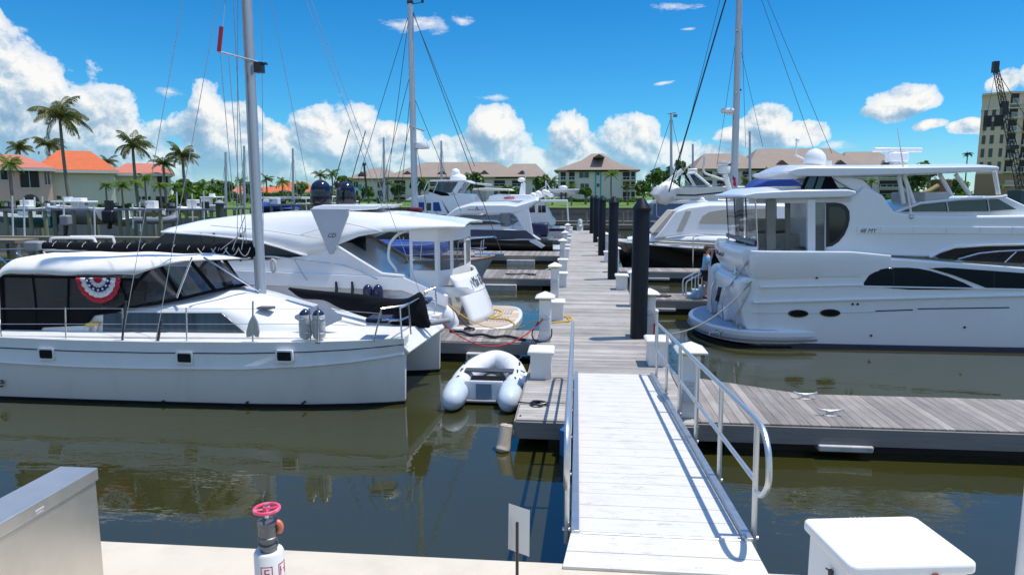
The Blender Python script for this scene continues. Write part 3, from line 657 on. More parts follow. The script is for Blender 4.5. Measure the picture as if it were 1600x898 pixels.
for cx, cy in ((72, 553), (288, 559), (444, 556.5)):
    yv = 11.885 if cx < 400 else 11.89
    fr = MB(); c0 = P(cx, cy, yv-.02)
    w, h = (.165, .115)
    def rr_(w, h, y): return [Vector((c0.x+dx, y, c0.z+dz)) for dx, dz in [(sx*(w-r_)+r_*math.cos(a), sz*(h-r_)+r_*math.sin(a)) for sx, sz, a0 in ((1, 1, 0), (-1, 1, 90), (-1, -1, 180), (1, -1, 270)) for r_ in (.03,) for a in (math.radians(a0+k*30) for k in range(4))]]
    fr.loft([rr_(w, h, yv+.04), rr_(w, h, yv-.03), rr_(w-.03, h-.03, yv-.03), rr_(w-.03, h-.03, yv+.0)], cap=True).build('portlight', white, h1)
    MB().loft([rr_(w-.03, h-.03, yv-.022), rr_(w-.03, h-.03, yv-.012)]).build('portlight_glass', darkglass, h1)
for x_, y_ in ((387, 628), (264, 583), (474, 629), (256, 626)): c_ = P(x_, y_, 11.98); MB().cyl((c_.x, 12.1, c_.z), (c_.x, 11.93, c_.z), .022, None, 10).build('drain_fitting', black, h1)
text_obj('e', 'lettering', black, .32, frame(P(-1, 597, 11.93), (1, 0, 0), (0, 0, 1)), h1, .004, shear=.3)
# bridge deck and foredeck
mb = MB()
bot = [(-12.6, 12.3, .72), (-3.25, 12.5, .93), (-2.99, 14.9, .93), (-12.6, 15.1, .72)]
mid = [(-12.6, 12.2, 1.0), (-3.14, 12.42, 1.02), (-2.95, 14.95, 1.02), (-12.6, 15.2, 1.0)]
top = [(-12.6, 11.95, 1.275), (-3.34, 12.3, 1.325), (-3.2, 15.0, 1.325), (-12.6, 15.4, 1.275)]
mb.loft([[Vector(p) for p in r] for r in (bot, mid, top)]).build('deck', white2, cat, bevel=.02)
# coachroof: (x, side top, shoulder, crown)
YC = 13.68; mb = MB(); rings = []
for x, zs, zh, zc, w in ((-11.6, 1.30, 1.31, 1.31, 1.12), (-10.3, 1.36, 1.37, 1.37, 1.12), (-9.72, 1.60, 1.63, 1.64, 1.12), (-9.45, 1.69, 1.76, 1.80, 1.12), (-8.4, 1.71, 1.84, 1.93, 1.12), (-7.5, 1.71, 1.90, 2.02, 1.10), (-6.95, 1.70, 1.88, 2.02, 1.08), (-6.42, 1.45, 1.75, 1.90, 1.0), (-5.8, 1.38, 1.60, 1.72, .92), (-5.0, 1.34, 1.44, 1.52, .82), (-4.3, 1.31, 1.33, 1.35, .7)):
    half = [(w, 1.26), (w-.03, zs), (w-.12, zs+(zh-zs)*.55), (w-.42, zh), (.35, zc), (0, zc+.01)]
    rings.append([Vector((x, YC-a, b)) for a, b in half] + [Vector((x, YC+a, b)) for a, b in reversed(half[:-1])])
mb.loft(rings); cr = mb.build('coachroof', white, cat, ang=50)
sw_ = Side(12.545, 14.8, .03, 1.3)
mb = MB(); sw_.panel(mb, [(162, 488.5), (346, 488.5), (384, 521), (380, 528.5), (160, 530.5)], off=.012, both=False).build('side_window', curtainglass, cr, bevel=.008)
for k in (224, 286, 336):
    pass
MB().mm((-6.35, 12.9, 1.72), (-6.05, 13.1, 1.76)).build('hatch', black, cr)
# grab rail on the coachroof
g = [P(x, y, 12.75) for x, y in ((228, 483), (232, 481), (300, 481.5), (355, 484.5), (360, 488))]
mb = MB().tube(g, .014, 8)
for x, y in ((262, 482), (300, 482), (330, 483)): mb.tube([P(x, y, 12.75), P(x, y+8, 12.75)], .010, 6)
mb.build('grab_rail', steel, cr)
lad = MB()
for x in (139, 151): lad.tube([P(x, 507, 12.52), P(x-3, 527, 12.52)], .028, 8)
lad.build('boarding_ladder', pvcwhite, cat)
MB().tube([P(136, 508, 12.5), P(146, 505, 12.48), P(156, 506, 12.5)], .045, 8).build('ladder_pads', mat('yellow foam', (.55, .38, .08), .8), cat)
# canvas hardtop
def roof(u, v):
    e = 2*v-1; ae_ = abs(e)
    xf = -8.62 + 1.72*(1-ae_**3.2); xa = -11.62 - .0*ae_
    x = xa + (xf-xa)*u
    z = 2.77 - .10*ae_**2 - .24*max(0, (ae_-.80)/.20)**1.5
    z += -.22*max(0, 1-u*8)**2 - (.10*max(0, (u-.8)/.2)**2)*(1-ae_)
    z += .012*math.sin(u*22+3*v)*(1-ae_*.3) + .010*math.sin(u*9-v*6)
    return Vector((x, YC + e*1.18, z))
cv = MB().grid(roof, 48, 28).build('hardtop_canvas', whitecanvas, cat, ang=180, recalc=False, solid=.025)
meshm = clear_mat('black shade mesh', (.26, .26, .27), .01, .5, .30, (.015, .015, .017))
clearv = clear_mat('clear vinyl', (.80, .82, .82), .10, .04, .03)
smoke = clear_mat('smoky vinyl', (.36, .37, .40), .14, .04, .10)
sd_ = Side(12.56, 14.8, .01, 1.3)
a = sd_.ring([(3, 430), (60, 431), (215, 436), (229, 440), (226, 476), (176, 487), (147, 491), (135, 506), (68, 509), (56, 529), (6, 526)], 0)
en = MB().add(a, [tuple(range(len(a)))]); b2 = sd_.mirror(a); en.add(b2, [tuple(range(len(a)))])
en.add([a[0], b2[0], b2[-1], a[-1]], [(0, 1, 2, 3)])
eo = en.build('mesh_enclosure', meshm, cat, recalc=False)
mb = MB()
for pts, r in (([(3, 430), (5, 478), (6, 526)], .04), ([(3, 431), (110, 433), (216, 437)], .03), ([(52, 432), (57, 480), (56, 527)], .018), ([(108, 433), (107, 470), (106, 507)], .022), ([(185, 435), (196, 460), (200, 482)], .02), ([(216, 437), (196, 475), (176, 487)], .025), ([(6, 526), (56, 529)], .03), ([(68, 509), (135, 506), (147, 491), (176, 487), (226, 476), (276, 466)], .03)):
    mb.tube(sd_.ring(pts, .012), r, 6)
mb.build('enclosure_seam', blackcanvas, eo)
a = sd_.ring([(8, 480), (200, 482), (176, 487), (147, 491), (135, 506), (68, 509), (56, 529), (8, 526)], .006)
MB().extr(a, (0, .004, 0)).build('skirt', blackcanvas, eo)
# windscreen between the hardtop's front edge and the coachroof
tp = smooth([P(218, 437, 12.58), P(243, 415, 12.66), P(285, 405, 12.95), P(338, 402, 13.68)], 6)
bt = smooth([P(227, 476, 12.62), P(276, 468, 12.78), P(326, 456, 13.05), P(384, 444, 13.68)], 6)
tp += [Vector((p.x, 2*YC-p.y, p.z)) for p in reversed(tp[:-1])]; bt += [Vector((p.x, 2*YC-p.y, p.z)) for p in reversed(bt[:-1])]
N = len(tp)
ws = MB().loft([tp, bt], cap=False, closed=False).build('windscreen', smoke, cat, recalc=False)
mb = MB().tube(tp, .035, 6).tube(bt, .035, 6)
for k in (7, 13, N-14, N-8): mb.tube([tp[k], bt[k]], .04, 6)
mb.build('windscreen_seam', blackcanvas, ws)
MB().mm((-11.3, 12.75, 1.3), (-10.9, 14.6, 1.75)).mm((-10.2, 14.2, 1.3), (-9.6, 14.7, 1.8)).build('cockpit_seat', white2, cat, bevel=.04)
MB().tube(arc((-9.75, 13.4, 2.0), .28, 0, 2*PI, 20, (0, 1, 0), (.3, 0, 1))[:-1], .018, 6, closed=True).cyl((-9.75, 13.4, 2.0), (-9.4, 13.4, 1.9), .03).build('steering_wheel', steel, cat)
# patriotic bunting fan
bc = P(154, 434, 12.5); R0 = .30
def fan(r0, r1, m):
    mb = MB(); n = 40
    vs = []
    for i in range(n+1):
        a_ = PI + PI*i/n; w_ = .018*math.sin(i*PI/2)
        for r_ in (r0, r1): vs.append(Vector((bc.x + r_*1.05*math.cos(a_), bc.y - .02 - w_, bc.z + r_*1.12*math.sin(a_))))
    mb.add(vs, [(2*i, 2*i+2, 2*i+3, 2*i+1) for i in range(n)])
    return mb.build('bunting_band', m, bn, recalc=False, solid=.006)
bn = thing('bunting', 'red white and blue fan bunting hung on the black mesh of the catamaran cockpit', 'bunting', tuple(bc))
cw = mat('white bunting cloth', (.75, .75, .75), .8); crd = mat('red bunting cloth', (.5, .02, .05), .8); cbl = mat('blue bunting cloth', (.015, .03, .14), .8)
for r0, r1, m in ((.0, .09, crd), (.09, .17, cw), (.17, .25, cbl), (.25, .35, cw), (.35, .44, crd)): fan(r0, r1, m)
mb = MB()
for i in range(7):
    a_ = PI+PI*(i+.5)/7; mb.ball((bc.x+.21*1.05*math.cos(a_), bc.y-.045, bc.z+.21*1.12*math.sin(a_)), .022, 6, 4, (1, .4, 1))
mb.build('bunting_star', cw, bn)
# mast, boom, standing rigging
MY = 13.65
mbase = P(408, 466, MY); mtop = Vector((P(388, 0, MY).x, MY, 15.5))
ms = MB().tube([mbase, mbase+Vector((0, 0, 3)), mtop], [.112, .108, .095], 16)
mast = ms.build('mast', mastalu, cat)
MB().tube([mbase+Vector((.0, -.115, .0)), mbase+Vector((.0, -.115, 12))], .018, 6).build('sail_track', grey, mast)
MB().lathe([(.2, -.06), (.2, 0), (.13, .05), (.12, .10)], tuple(mbase), 16).build('mast_collar', white, mast)
sp0 = P(402, 97, MY); sp1 = P(342, 81, 12.9)
MB().tube([sp0, sp1], .022, 8).build('spreader', galv, mast)
MB().tube([sp1, P(346, 42, 12.9)], .04, 10).build('antenna', redpaint, mast)
MB().box(P(405, 106, 13.5), (.16, .16, .20)).box(P(409, 100, 13.5), (.2, .1, .04)).build('steaming_light', black, mast)
ba, bb = P(404, 397, MY), P(70, 388, MY)
MB().tube([ba, bb], .07, 10).build('boom', mastalu, cat)
mb = MB(); rings = []
for k in range(41):
    t = k/40; c = ba.lerp(bb, t) + Vector((0, 0, .03)); hgt = .20-.10*t+.012*math.sin(k*2.1); wd = .13-.04*t
    rings.append([c + Vector((0, wd*math.cos(q), hgt*math.sin(q)*(1 if math.sin(q) > 0 else .55))) for q in (2*PI*i/12 for i in range(12))])
mb.loft(rings); sc_ = mb.build('sail_cover', blackcanvas, cat, ang=180)
mb = MB()
for k in range(14):
    p = ba.lerp(bb, .03+k*.07); mb.tube([p+Vector((.0, -.13, .06)), p+Vector((.02, -.11, .12)), p+Vector((.04, -.05, .165))], .006, 5)
for k in range(4): mb.tube(sag(ba+Vector((-.1-.25*k, -.14, .15)), ba+Vector((-.35-.3*k, -.14, .12)), .16, 8), .011, 5)
for dx, dz in ((-.5, .8), (-.75, .5), (-.3, .6)): mb.tube([ba+Vector((dx, -.13, .1)), ba+Vector((-.2, -.1, dz))], .009, 5)
mb.build('cover_lacing', rope, sc_)
mb = MB()
for pa, Ya, pb_, Yb in (((286, 0), 13.0, (191, 531), 11.95), ((341, 0), 13.2, (241, 545), 11.92), ((423, 0), 13.8, (480, 285), 14.3), ((352, 0), 13.5, (345, 82), 12.9), ((344, 84), 12.9, (366, 330), 13.4), ((371, 0), 13.6, (371, 375), 13.6), ((357, 90), 13.4, (380, 372), 13.55), ((409, 0), 13.8, (412, 445), 13.9), ((478, 0), 13.9, (600, 332), 14.2), ((486, 0), 13.9, (672, 500), 14.3), ((364, 0), 13.6, (385, 380), 13.6)):
    a_ = P(*pa, Ya); b_ = P(*pb_, Yb); d_ = (a_-b_); a_ = a_ + d_*(.35 if pa[1] == 0 else 0)
    mb.tube([b_, a_], .0065, 5)
mb.build('shroud', wire, cat)
mb = MB().tube([P(241, 567, 11.92), P(252, 500, 11.98)], .026, 8).tube([P(191, 531, 11.95), P(197, 470, 11.97)], .02, 8)
mb.build('turnbuckle', darkwire, cat)
line_ = MB()
for a_, b_ in ((P(300, 402, 12.7), P(276, 465, 12.7)), (P(318, 402, 12.75), P(405, 455, 13.5))): line_.tube([a_, b_], .02, 8)
line_.build('windscreen_strut', steel, cat)
# lifelines, stanchions, pulpit
st = [(-11.9, None), (-8.9+.55, None)]
mb = MB()
sx_ = [(3, 528, -6, 480), (103, 533, 102, 480), (193, 534, 191, 481), (292, 535, 291, 481), (395, 536, 395, 480), (497, 535, 497, 478)]
for (x0, y0, x1, y1) in sx_:
    o = MB().tube([P(x0, y0, 11.98), P(x1, y1, 11.98)], .014, 8).box(P(x0, y0, 11.98), (.10, .06, .02)); o.build('stanchion', steel, cat)
for yy in (482, 506):
    mb.tube([P(-10, yy, 11.98)] + [P(x0+(x1-x0)*((yy-y0)/(y1-y0)), yy+0, 11.98) for (x0, y0, x1, y1) in sx_] + [P(592 if yy > 490 else 597, yy+8 if yy < 490 else yy+4, 12.1)], .0055, 5)
mb.build('lifeline', wire, cat)
def pulpit(pts, Yv):
    mb = MB()
    for seg in pts: mb.tube([P(x, y, Y_) for x, y, Y_ in seg], .017, 8)
    mb.build('pulpit', steel, cat)
pulpit([[(584, 533, 12.05), (596, 482, 12.05), (630, 477, 12.3), (638, 474, 12.45)], [(628, 530, 12.2), (625, 480, 12.25), (630, 477, 12.3)], [(642, 522, 12.5), (638, 474, 12.45)], [(596, 500, 12.05), (626, 500, 12.25), (640, 494, 12.5)], [(625, 482, 12.25), (668, 458, 14.2)]], 12.1)
pulpit([[(660, 490, 14.6), (664, 455, 14.6), (680, 448, 14.8), (682, 470, 14.9), (676, 505, 14.9)], [(664, 470, 14.6), (681, 470, 14.8)]], 14.6)
MB().mm((-3.9, 12.15, 1.62), (-3.45, 12.6, 1.72)).build('bow_seat', navy, cat, bevel=.03)
MB().mm((-3.5, 14.4, 1.62), (-3.2, 14.9, 1.72)).build('bow_seat', navy, cat, bevel=.03)
# black covered jib on its boom over the foredeck
topl = smooth([P(452, 449, MY), P(500, 454, MY), P(560, 459, MY), P(610, 466, MY), P(640, 465, MY), P(656, 456, MY), P(664, 470, MY), P(671, 503, MY)], 5)
botl = smooth([P(452, 452, MY), P(472, 466, MY), P(505, 469, MY), P(530, 481, MY), P(560, 492, MY), P(600, 503, MY), P(640, 512, MY), P(671, 512, MY)], 5)
rings = []
for k, (a_, b_) in enumerate(zip(topl, botl)):
    c = (a_+b_)/2; h = max(.02, (a_.z-b_.z)/2); w_ = .05+.16*min(1, h/.3)
    rings.append([Vector((a_.x+(b_.x-a_.x)*(1-math.sin(q))/2, MY + w_*math.cos(q)*(1+.08*math.sin(k*1.3+q*2)), c.z+h*math.sin(q))) for q in (2*PI*i/14 for i in range(14))])
MB().loft(rings).build('jib_cover', blackcanvas, cat, ang=180)
MB().cyl(P(671, 505, MY), Vector((P(690, 517, 14.0).x+.15, 14.0, 1.36)), .06).build('bow_roller', grey, cat)
mb = MB(); mb.tube([P(640, 512, MY), Vector((-3.05, 13.9, 1.37)), Vector((-2.72, 13.95, 1.33))], .045, 8).build('anchor_shank', alu, cat)
MB().extr([P(460, 497, 12.7), P(492, 518, 12.5), P(534, 499, 12.75), P(505, 476, 12.98)], (0, .02, .05)).build('hatch_cover', mat('grey canvas', (.16, .20, .25), .8), cat)
# small gear
def fender(name, label, c, r, h, m, capm, parent_unused=None, group=None):
    t_ = thing(name, label, 'fender', c, group=group)
    MB().lathe([(r*.3, 0), (r*.8, .03), (r, .07), (r, h-.07), (r*.92, h-.03)], c, 18).build('body', m, t_)
    MB().lathe([(r*.95, h-.05), (r*.85, h), (r*.5, h+.05), (r*.2, h+.07), (.001, h+.075)], c, 18).build('end_cap', capm, t_)
    return t_
dirtyw = mat('dirty white vinyl', (.58, .58, .56), .55, var=.12, dirt=(.25, .24, .2), dscale=7, damt=.6)
for x, lab in ((478, 'left of two dirty white fenders with blue caps standing on the catamaran foredeck'), (499, 'right of two dirty white fenders with blue caps standing on the catamaran foredeck')):
    c = P(x, 531, 12.1); fender('deck_fender', lab, (c.x, c.y, 1.31), .118, .50, dirtyw, navy, group='fenders standing on the catamaran foredeck')
c = P(488, 532, 12.05); t_ = thing('fender_rack', 'thin steel rack holding the two fenders on the catamaran foredeck', 'rack', (c.x, 12.05, 1.31))
MB().tube([(c.x, 11.97, 1.31), (c.x, 11.97, 1.92)], .012, 6).build('upright', steel, t_)
MB().tube(arc((c.x-.12, 12.1, 1.45), .125, 0, 2*PI, 16, (1, 0, 0), (0, 1, 0))[:-1], .008, 5, closed=True).tube(arc((c.x+.12, 12.1, 1.45), .125, 0, 2*PI, 16, (1, 0, 0), (0, 1, 0))[:-1], .008, 5, closed=True).tube(arc((c.x-.12, 12.1, 1.72), .125, 0, 2*PI, 16, (1, 0, 0), (0, 1, 0))[:-1], .008, 5, closed=True).tube(arc((c.x+.12, 12.1, 1.72), .125, 0, 2*PI, 16, (1, 0, 0), (0, 1, 0))[:-1], .008, 5, closed=True).build('hoop', steel, t_)
c = P(395, 530, 11.97); t_ = thing('folded_anchor', 'pale grey folded plate anchor standing upright on the catamaran side deck', 'anchor', tuple(c))
MB().extr([P(x, y, 11.95) for x, y in ((394, 492), (388, 504), (384, 520), (385, 527), (392, 526), (395, 520), (398, 526), (404, 527), (405, 518), (402, 504), (396, 492))], (0, .04, 0)).build('fluke', alu, t_, bevel=.006)
MB().tube([P(395, 470, 11.96), P(395, 534, 11.96)], .018, 6).build('shank', galv, t_)
mb = MB(); a_ = [P(x, y, 16.2) for x, y in ((80, 388), (79, 376), (84, 372), (150, 371), (172, 372), (178, 376), (183, 392), (190, 396))]
tg = thing('stern_rail', 'white tubular davit rail above the catamaran stern', 'rail', tuple(P(130, 390, 15.0)))
MB().tube(smooth([P(x, y, 15.0) for x, y in ((86, 391), (80, 387), (79, 376), (86, 372), (140, 372), (148, 375), (152, 385), (158, 391), (165, 393), (165, 400))], 4), .03, 8).tube(smooth([P(x, y, 15.2) for x, y in ((110, 370), (170, 370), (177, 373), (179, 384), (179, 400))], 4), .03, 8).build('tube', pvcwhite, tg)
tg = thing('stern_railing', 'steel railing behind the catamaran hardtop at the left picture edge', 'railing', tuple(P(20, 410, 14.9)))
MB().tube([P(-20, 391, 14.9), P(52, 388, 14.9), P(64, 402, 14.9)], .018, 6).tube([P(-20, 408, 14.9), P(20, 406, 14.9)], .018, 6).tube([P(26, 394, 14.9), P(36, 404, 14.9)], .018, 6).tube([P(0, 402, 14.9), P(10, 412, 14.9)], .018, 6).build('tube', steel, tg)
ob = thing('outboard_motor', 'grey and black outboard motor stored behind the catamaran hardtop', 'outboard', tuple(P(60, 392, 14.95)))
MB().rbox(P(56, 384, 14.95), (.42, .3, .22), .08).build('cowl', grey, ob, bevel=.04); MB().tube([P(62, 390, 14.95), P(72, 400, 14.95)], .05).build('leg', black, ob)
# ================================================================ grey rubber dinghy
dg = thing('inflatable_dinghy', 'white grey inflatable dinghy with blue tube ends moored between catamaran bow and main dock', 'dinghy', (-1.75, 13.5, 0))
path = [(-2.28, 12.45, .17), (-2.29, 12.9, .18), (-2.30, 13.5, .20), (-2.22, 14.1, .24), (-2.02, 14.55, .30), (-1.75, 14.72, .34)]
full = path + [(2*-1.75-x, y, z) for x, y, z in reversed(path[:-1])]
sm = smooth(full, 6); n = len(sm); rad = [.225]*n
dgt = MB().tube(sm, rad, 20, cap=True).build('tube', rubber, dg, ang=60)
bluevinyl = mat('pale blue tube cover', (.52, .60, .67), .5, var=.18, scale=4, dirt=(.6, .66, .72), dscale=3, damt=.5)
for sx in (-1, 1):
    x = -1.75+sx*.53; yy = 12.45
    MB().loft([[Vector((x-sx*.0+.0*k + r_*math.cos(q), y_, .17+ (.012*k) + r_*math.sin(q))) for q in (2*PI*i/20 for i in range(20))] for k, (r_, y_) in enumerate(((.04, 11.98), (.12, 12.01), (.185, 12.10), (.222, 12.24), (.236, 12.5), (.236, 12.8)))]).build('tube_cover', bluevinyl, dg, ang=60)
MB().mm((-2.12, 12.62, .02), (-1.38, 12.67, .42)).build('transom', rubber, dg, bevel=.01)
MB().mm((-1.9, 12.60, .06), (-1.6, 12.619, .40)).build('motor_pad', mat('grey blue pad', (.14, .22, .30), .5), dg)
MB().tube([(-2.12, 12.645, .43), (-1.38, 12.645, .43)], .022, 8).build('transom_trim', pvcwhite, dg)
MB().mm((-2.22, 12.5, .06), (-1.28, 14.5, .09)).build('floor', grey, dg)
MB().mm((-2.25, 13.35, .42), (-1.25, 13.60, .455)).build('seat', mat('dark grey bench', (.05, .055, .065), .5), dg, bevel=.012)
MB().mm((-2.10, 12.9, .09), (-1.4, 13.4, .36)).build('fuel_bag', blackcanvas, dg, bevel=.05)
mb = MB()
for sx in (-1, 1):
    for y_, z_ in ((13.0, .42), (13.5, .44), (14.0, .47), (14.4, .5)): MB().tube([(-1.75+sx*.58+(.05 if y_ > 14.2 else 0)*-sx, y_-.09, z_-.02), (-1.75+sx*.58, y_, z_), (-1.75+sx*.56, y_+.09, z_-.01)], .016, 6).build('grab_handle', black, dg)
fd = thing('dock_fender', 'slim white fender hanging on the right tube of the grey dinghy', 'fender', (-1.0, 13.2, .2))
MB().tube([(-1.01, 12.95, .27), (-1.0, 12.98, .28), (-.985, 13.25, .42), (-.98, 13.3, .44)], [.03, .06, .06, .03], 10).build('body', pvcwhite, fd); MB().tube([(-.98, 13.3, .44), (-1.1, 13.4, .47)], .012, 6).build('lanyard', black, fd)
# ================================================================ white sport motor yacht
sy = thing('motor_yacht', 'white sport motor yacht with teak swim platform, clear curtain cockpit and two black domes', 'motor yacht', (-7, 19.6, 0))
yc = 19.6
secs = []
for x, wl, zk, hk, zs, hs in ((-3.45, 1.62, 1.0, 1.90, 1.30, 1.86), (-4.6, 1.72, 1.45, 2.0, 1.80, 1.96), (-6.5, 1.75, 1.5, 2.02, 1.86, 2.0), (-9, 1.6, 1.56, 2.0, 1.93, 1.98), (-12, 1.2, 1.66, 1.75, 2.05, 1.75), (-14, .6, 1.78, 1.15, 2.15, 1.15), (-15.2, .05, 1.9, .3, 2.25, .3)):
    secs.append([(x, .05, -.4), (x, wl*.85, -.1), (x, wl, .15), (x, wl+.08, .35), (x, hk-.03, zk), (x, hk+.03, zk+.02), (x, hk+.02, zk+.07), (x, hs, zs)])
hu = hull_loft(MB(), secs, yc).build('hull', white, sy, ang=40)
# rounded quarters and platform
for s_ in (-1, 1):
    mb = MB(); rings = []
    for x, y0, z0, ry, rz in ((-5.0, 1.76, .95, .26, .60), (-4.4, 1.75, .90, .27, .60), (-3.9, 1.74, .82, .26, .52), (-3.5, 1.72, .72, .22, .38), (-3.25, 1.70, .62, .15, .22), (-3.15, 1.69, .56, .05, .06)):
        rings.append([Vector((x, yc+s_*(y0)+ry*math.cos(q), z0+rz*math.sin(q))) for q in (2*PI*i/16 for i in range(16))])
    mb.loft(rings)
    mb.build('quarter', white, sy, ang=180)
plan = smooth([(-3.5, 17.75, 0), (-2.4, 17.68, 0), (-1.78, 18.1, 0), (-1.58, 19.6, 0), (-1.78, 21.1, 0), (-2.4, 21.5, 0), (-3.5, 21.45, 0)], 5)
MB().loft([[Vector((p.x, p.y, z)) for p in plan] for z in (.26, .46)]).build('swim_platform', white, sy, bevel=.03)
pin = [Vector((-3.0+(p.x+3.0)*.93, yc+(p.y-yc)*.92, .463)) for p in plan]
MB().loft([[p for p in pin], [p+Vector((0, 0, .012)) for p in pin]]).build('teak_deck', plank_mat('teak platform planks', 1, .065, (.62, .50, .40), (.48, .37, .28), (.62, .52, .42)), sy)
mb = MB()
for y0, y1 in ((18.6, 19.3), (19.8, 20.5)):
    for k in range(7): mb.mm((-2.5+k*.09, y0, .478), (-2.46+k*.09, y1, .484))
mb.build('hatch_grating', grey, sy)
line('platform_cord', 'yellow cord laid across the teak swim platform', 'cord', smooth([(-2.75, 20.6, .5), (-2.3, 20.3, .5), (-2.2, 19.6, .5), (-2.45, 19.0, .5), (-2.0, 18.9, .5), (-1.75, 18.5, .5), (-1.62, 18.2, .44)], 4), .022, yellowhose)
# transom: bowed, raked forward, with the name
def trans(u, v):
    e = 2*u-1; yv = yc+e*1.56; z = .47+v*1.34
    return Vector((-2.42 - .42*e*e - v*.42 - .16*v*v, yv, z))
MB().grid(trans, 16, 8).build('transom', white, sy, ang=180, recalc=False, solid=.06)
mb = MB(); 
for k in (0,): mb.tube([trans(i/16, .62)+Vector((.03, 0, 0)) for i in range(17)], .025, 6)
mb.build('transom_rail', white, sy)
mname = mat('dark script', (.06, .065, .08), .5)
Mx = frame(trans(.42, .80)+Vector((.05, 0, 0)), trans(.62, .8)-trans(.22, .8), trans(.42, .95)-trans(.42, .7))
text_obj('Mai Bay', 'lettering', mname, .44, Mx, sy, .004, shear=.25)
Mx = frame(trans(.50, .40)+Vector((.05, 0, 0)), trans(.7, .4)-trans(.3, .4), trans(.5, .6)-trans(.5, .3))
text_obj('- - - -', 'lettering', mat('grey lettering', (.45, .45, .45), .5), .16, Mx, sy, .004)
# cabin side: big sweeping white body
cs = Side(17.72, 21.48, .12, 1.8)
mb = MB(); cs.slab(mb, [(180, 440), (215, 412), (262, 400), (340, 399), (415, 405), (479, 396), (515, 383), (527, 384), (597, 427), (625, 428), (633, 433), (633, 446), (400, 450)], crown=0)
mb.build('cabin_side', white, sy, bevel=.05)
mb = MB(); cs.panel(mb, [(205, 414), (238, 378), (262, 363), (326, 366), (398, 374), (441, 386), (476, 400), (415, 405), (340, 408), (262, 409)], .02, .05, False)
mb.build('cabin_window', darkglass, sy)
mb = MB()
for x in (313, 333, 375): mb.extr(cs.ring([(x, 364), (x+3, 364), (x+3, 408), (x, 408)], .026), (0, .01, 0))
mb.build('window_mullion', black, sy)
MB().tube(cs.ring([(253, 362), (326, 367), (398, 375), (441, 387), (480, 400)], .03), .03, 6).build('window_trim', white, sy)
mb = MB().tube(cs.ring([(525, 383), (560, 405), (597, 427.5), (632, 431)], .03), .04, 8)
mb.tube(cs.ring([(400, 399), (500, 408), (560, 422), (605, 440)], .02), .02, 6)
mb.build('coaming_trim', white, sy)
# roof
def yroof(u, v):
    # u along the length, v across
    xs = [(253, 358, 363), (300, 347.5, 366), (350, 341, 370), (420, 335.5, 380), (450, 334.5, 388), (479, 333.5, 399), (502, 333, 396), (524, 333, 384), (560, 334, 369), (600, 336, 362), (660, 343, 357), (700, 347.5, 355), (726, 351.5, 355)]
    k = u*(len(xs)-1); i = min(int(k), len(xs)-2); f_ = k-i
    x = xs[i][0]+(xs[i+1][0]-xs[i][0])*f_; yt = xs[i][1]+(xs[i+1][1]-xs[i][1])*f_; yb = xs[i][2]+(xs[i+1][2]-xs[i][2])*f_
    e = 2*v-1; tb = cs.near(x, yb); tt = P(x, yt, yc-1.0)
    half = yc-tb.y; a_ = abs(e)
    z = tb.z + (tt.z-tb.z)*(1-max(0, (a_-.72)/.28)**1.45) + .05*(1-a_*a_)
    return Vector((tb.x + (tt.x-tb.x)*(1-a_)*.8, yc+e*half, z))
MB().grid(yroof, 60, 28).build('hardtop', white, sy, ang=180, recalc=False, solid=.05)
mb = MB()
mb.tube(cs.ring([(330, 352), (420, 360), (500, 372), (524, 381)], .0) , .018, 6)
mb.tube(cs.ring([(470, 366), (520, 351), (545, 349), (600, 362)], .0), .018, 6)
mb.build('roof_styling_line', white, sy)
# arch wing with two domes
ar = Side(18.5, 20.7, 0, 3)
mb = MB(); ar.slab(mb, [(482, 331), (490, 323), (505, 320), (580, 320.5), (600, 320), (588, 327), (560, 329), (520, 331)])
mb.build('arch_wing', white, sy, bevel=.03)
mb = MB(); b_ = [P(x, y, 17.72) for x, y in ((484, 326), (546, 326), (544, 336), (520, 397), (514, 397))]
mb.extr(b_, (0, .10, 0)); 
mb.build('arch_leg', mat('shade grey gelcoat', (.42, .46, .52), .3), sy, bevel=.02)  # blue grey tone paints the leg's shade into its colour
text_obj('CD', 'emblem', mname, .16, frame(P(518, 368, 17.71), (1, 0, 0), (0, 0, 1)), sy, .003, shear=.3)
for cx, Yd in ((502, 18.9), (541, 20.4)):
    c = P(cx, 320, Yd); r = .30
    MB().lathe([(r*.95, 0), (r, .06), (r, .36), (r*.94, .48), (r*.78, .58), (r*.5, .66), (r*.2, .70), (.0, .705)], tuple(c), 28).build('satellite_dome', domeblack, sy, ang=40)
    MB().lathe([(r*.8, -.06), (r*1.02, -.04), (r*1.02, .015), (r*.9, .02)], tuple(c), 24).build('dome_base', black, sy)
c = P(528, 290, 19.6); MB().ball(c, .11, 12, 8, (1, 1, 1.3)).tube([c, P(528, 320, 19.6)], .03, 6).build('camera', black, sy)
MB().tube(smooth([P(560, 318, 19.6), P(572, 300, 19.6), P(570, 272, 19.6), P(569, 258, 19.6)], 4), .03, 8).ball(P(569, 257, 19.6), .06, 8, 6).build('light_mast', black, sy)
for pa, pb_ in (((521, 290), (546, 203)), ((549, 282), (571, 205))): wires(MB(), [(P(*pa, 19.6), P(*pb_, 19.6))], .014).build('whip_antenna', darkwire, sy)
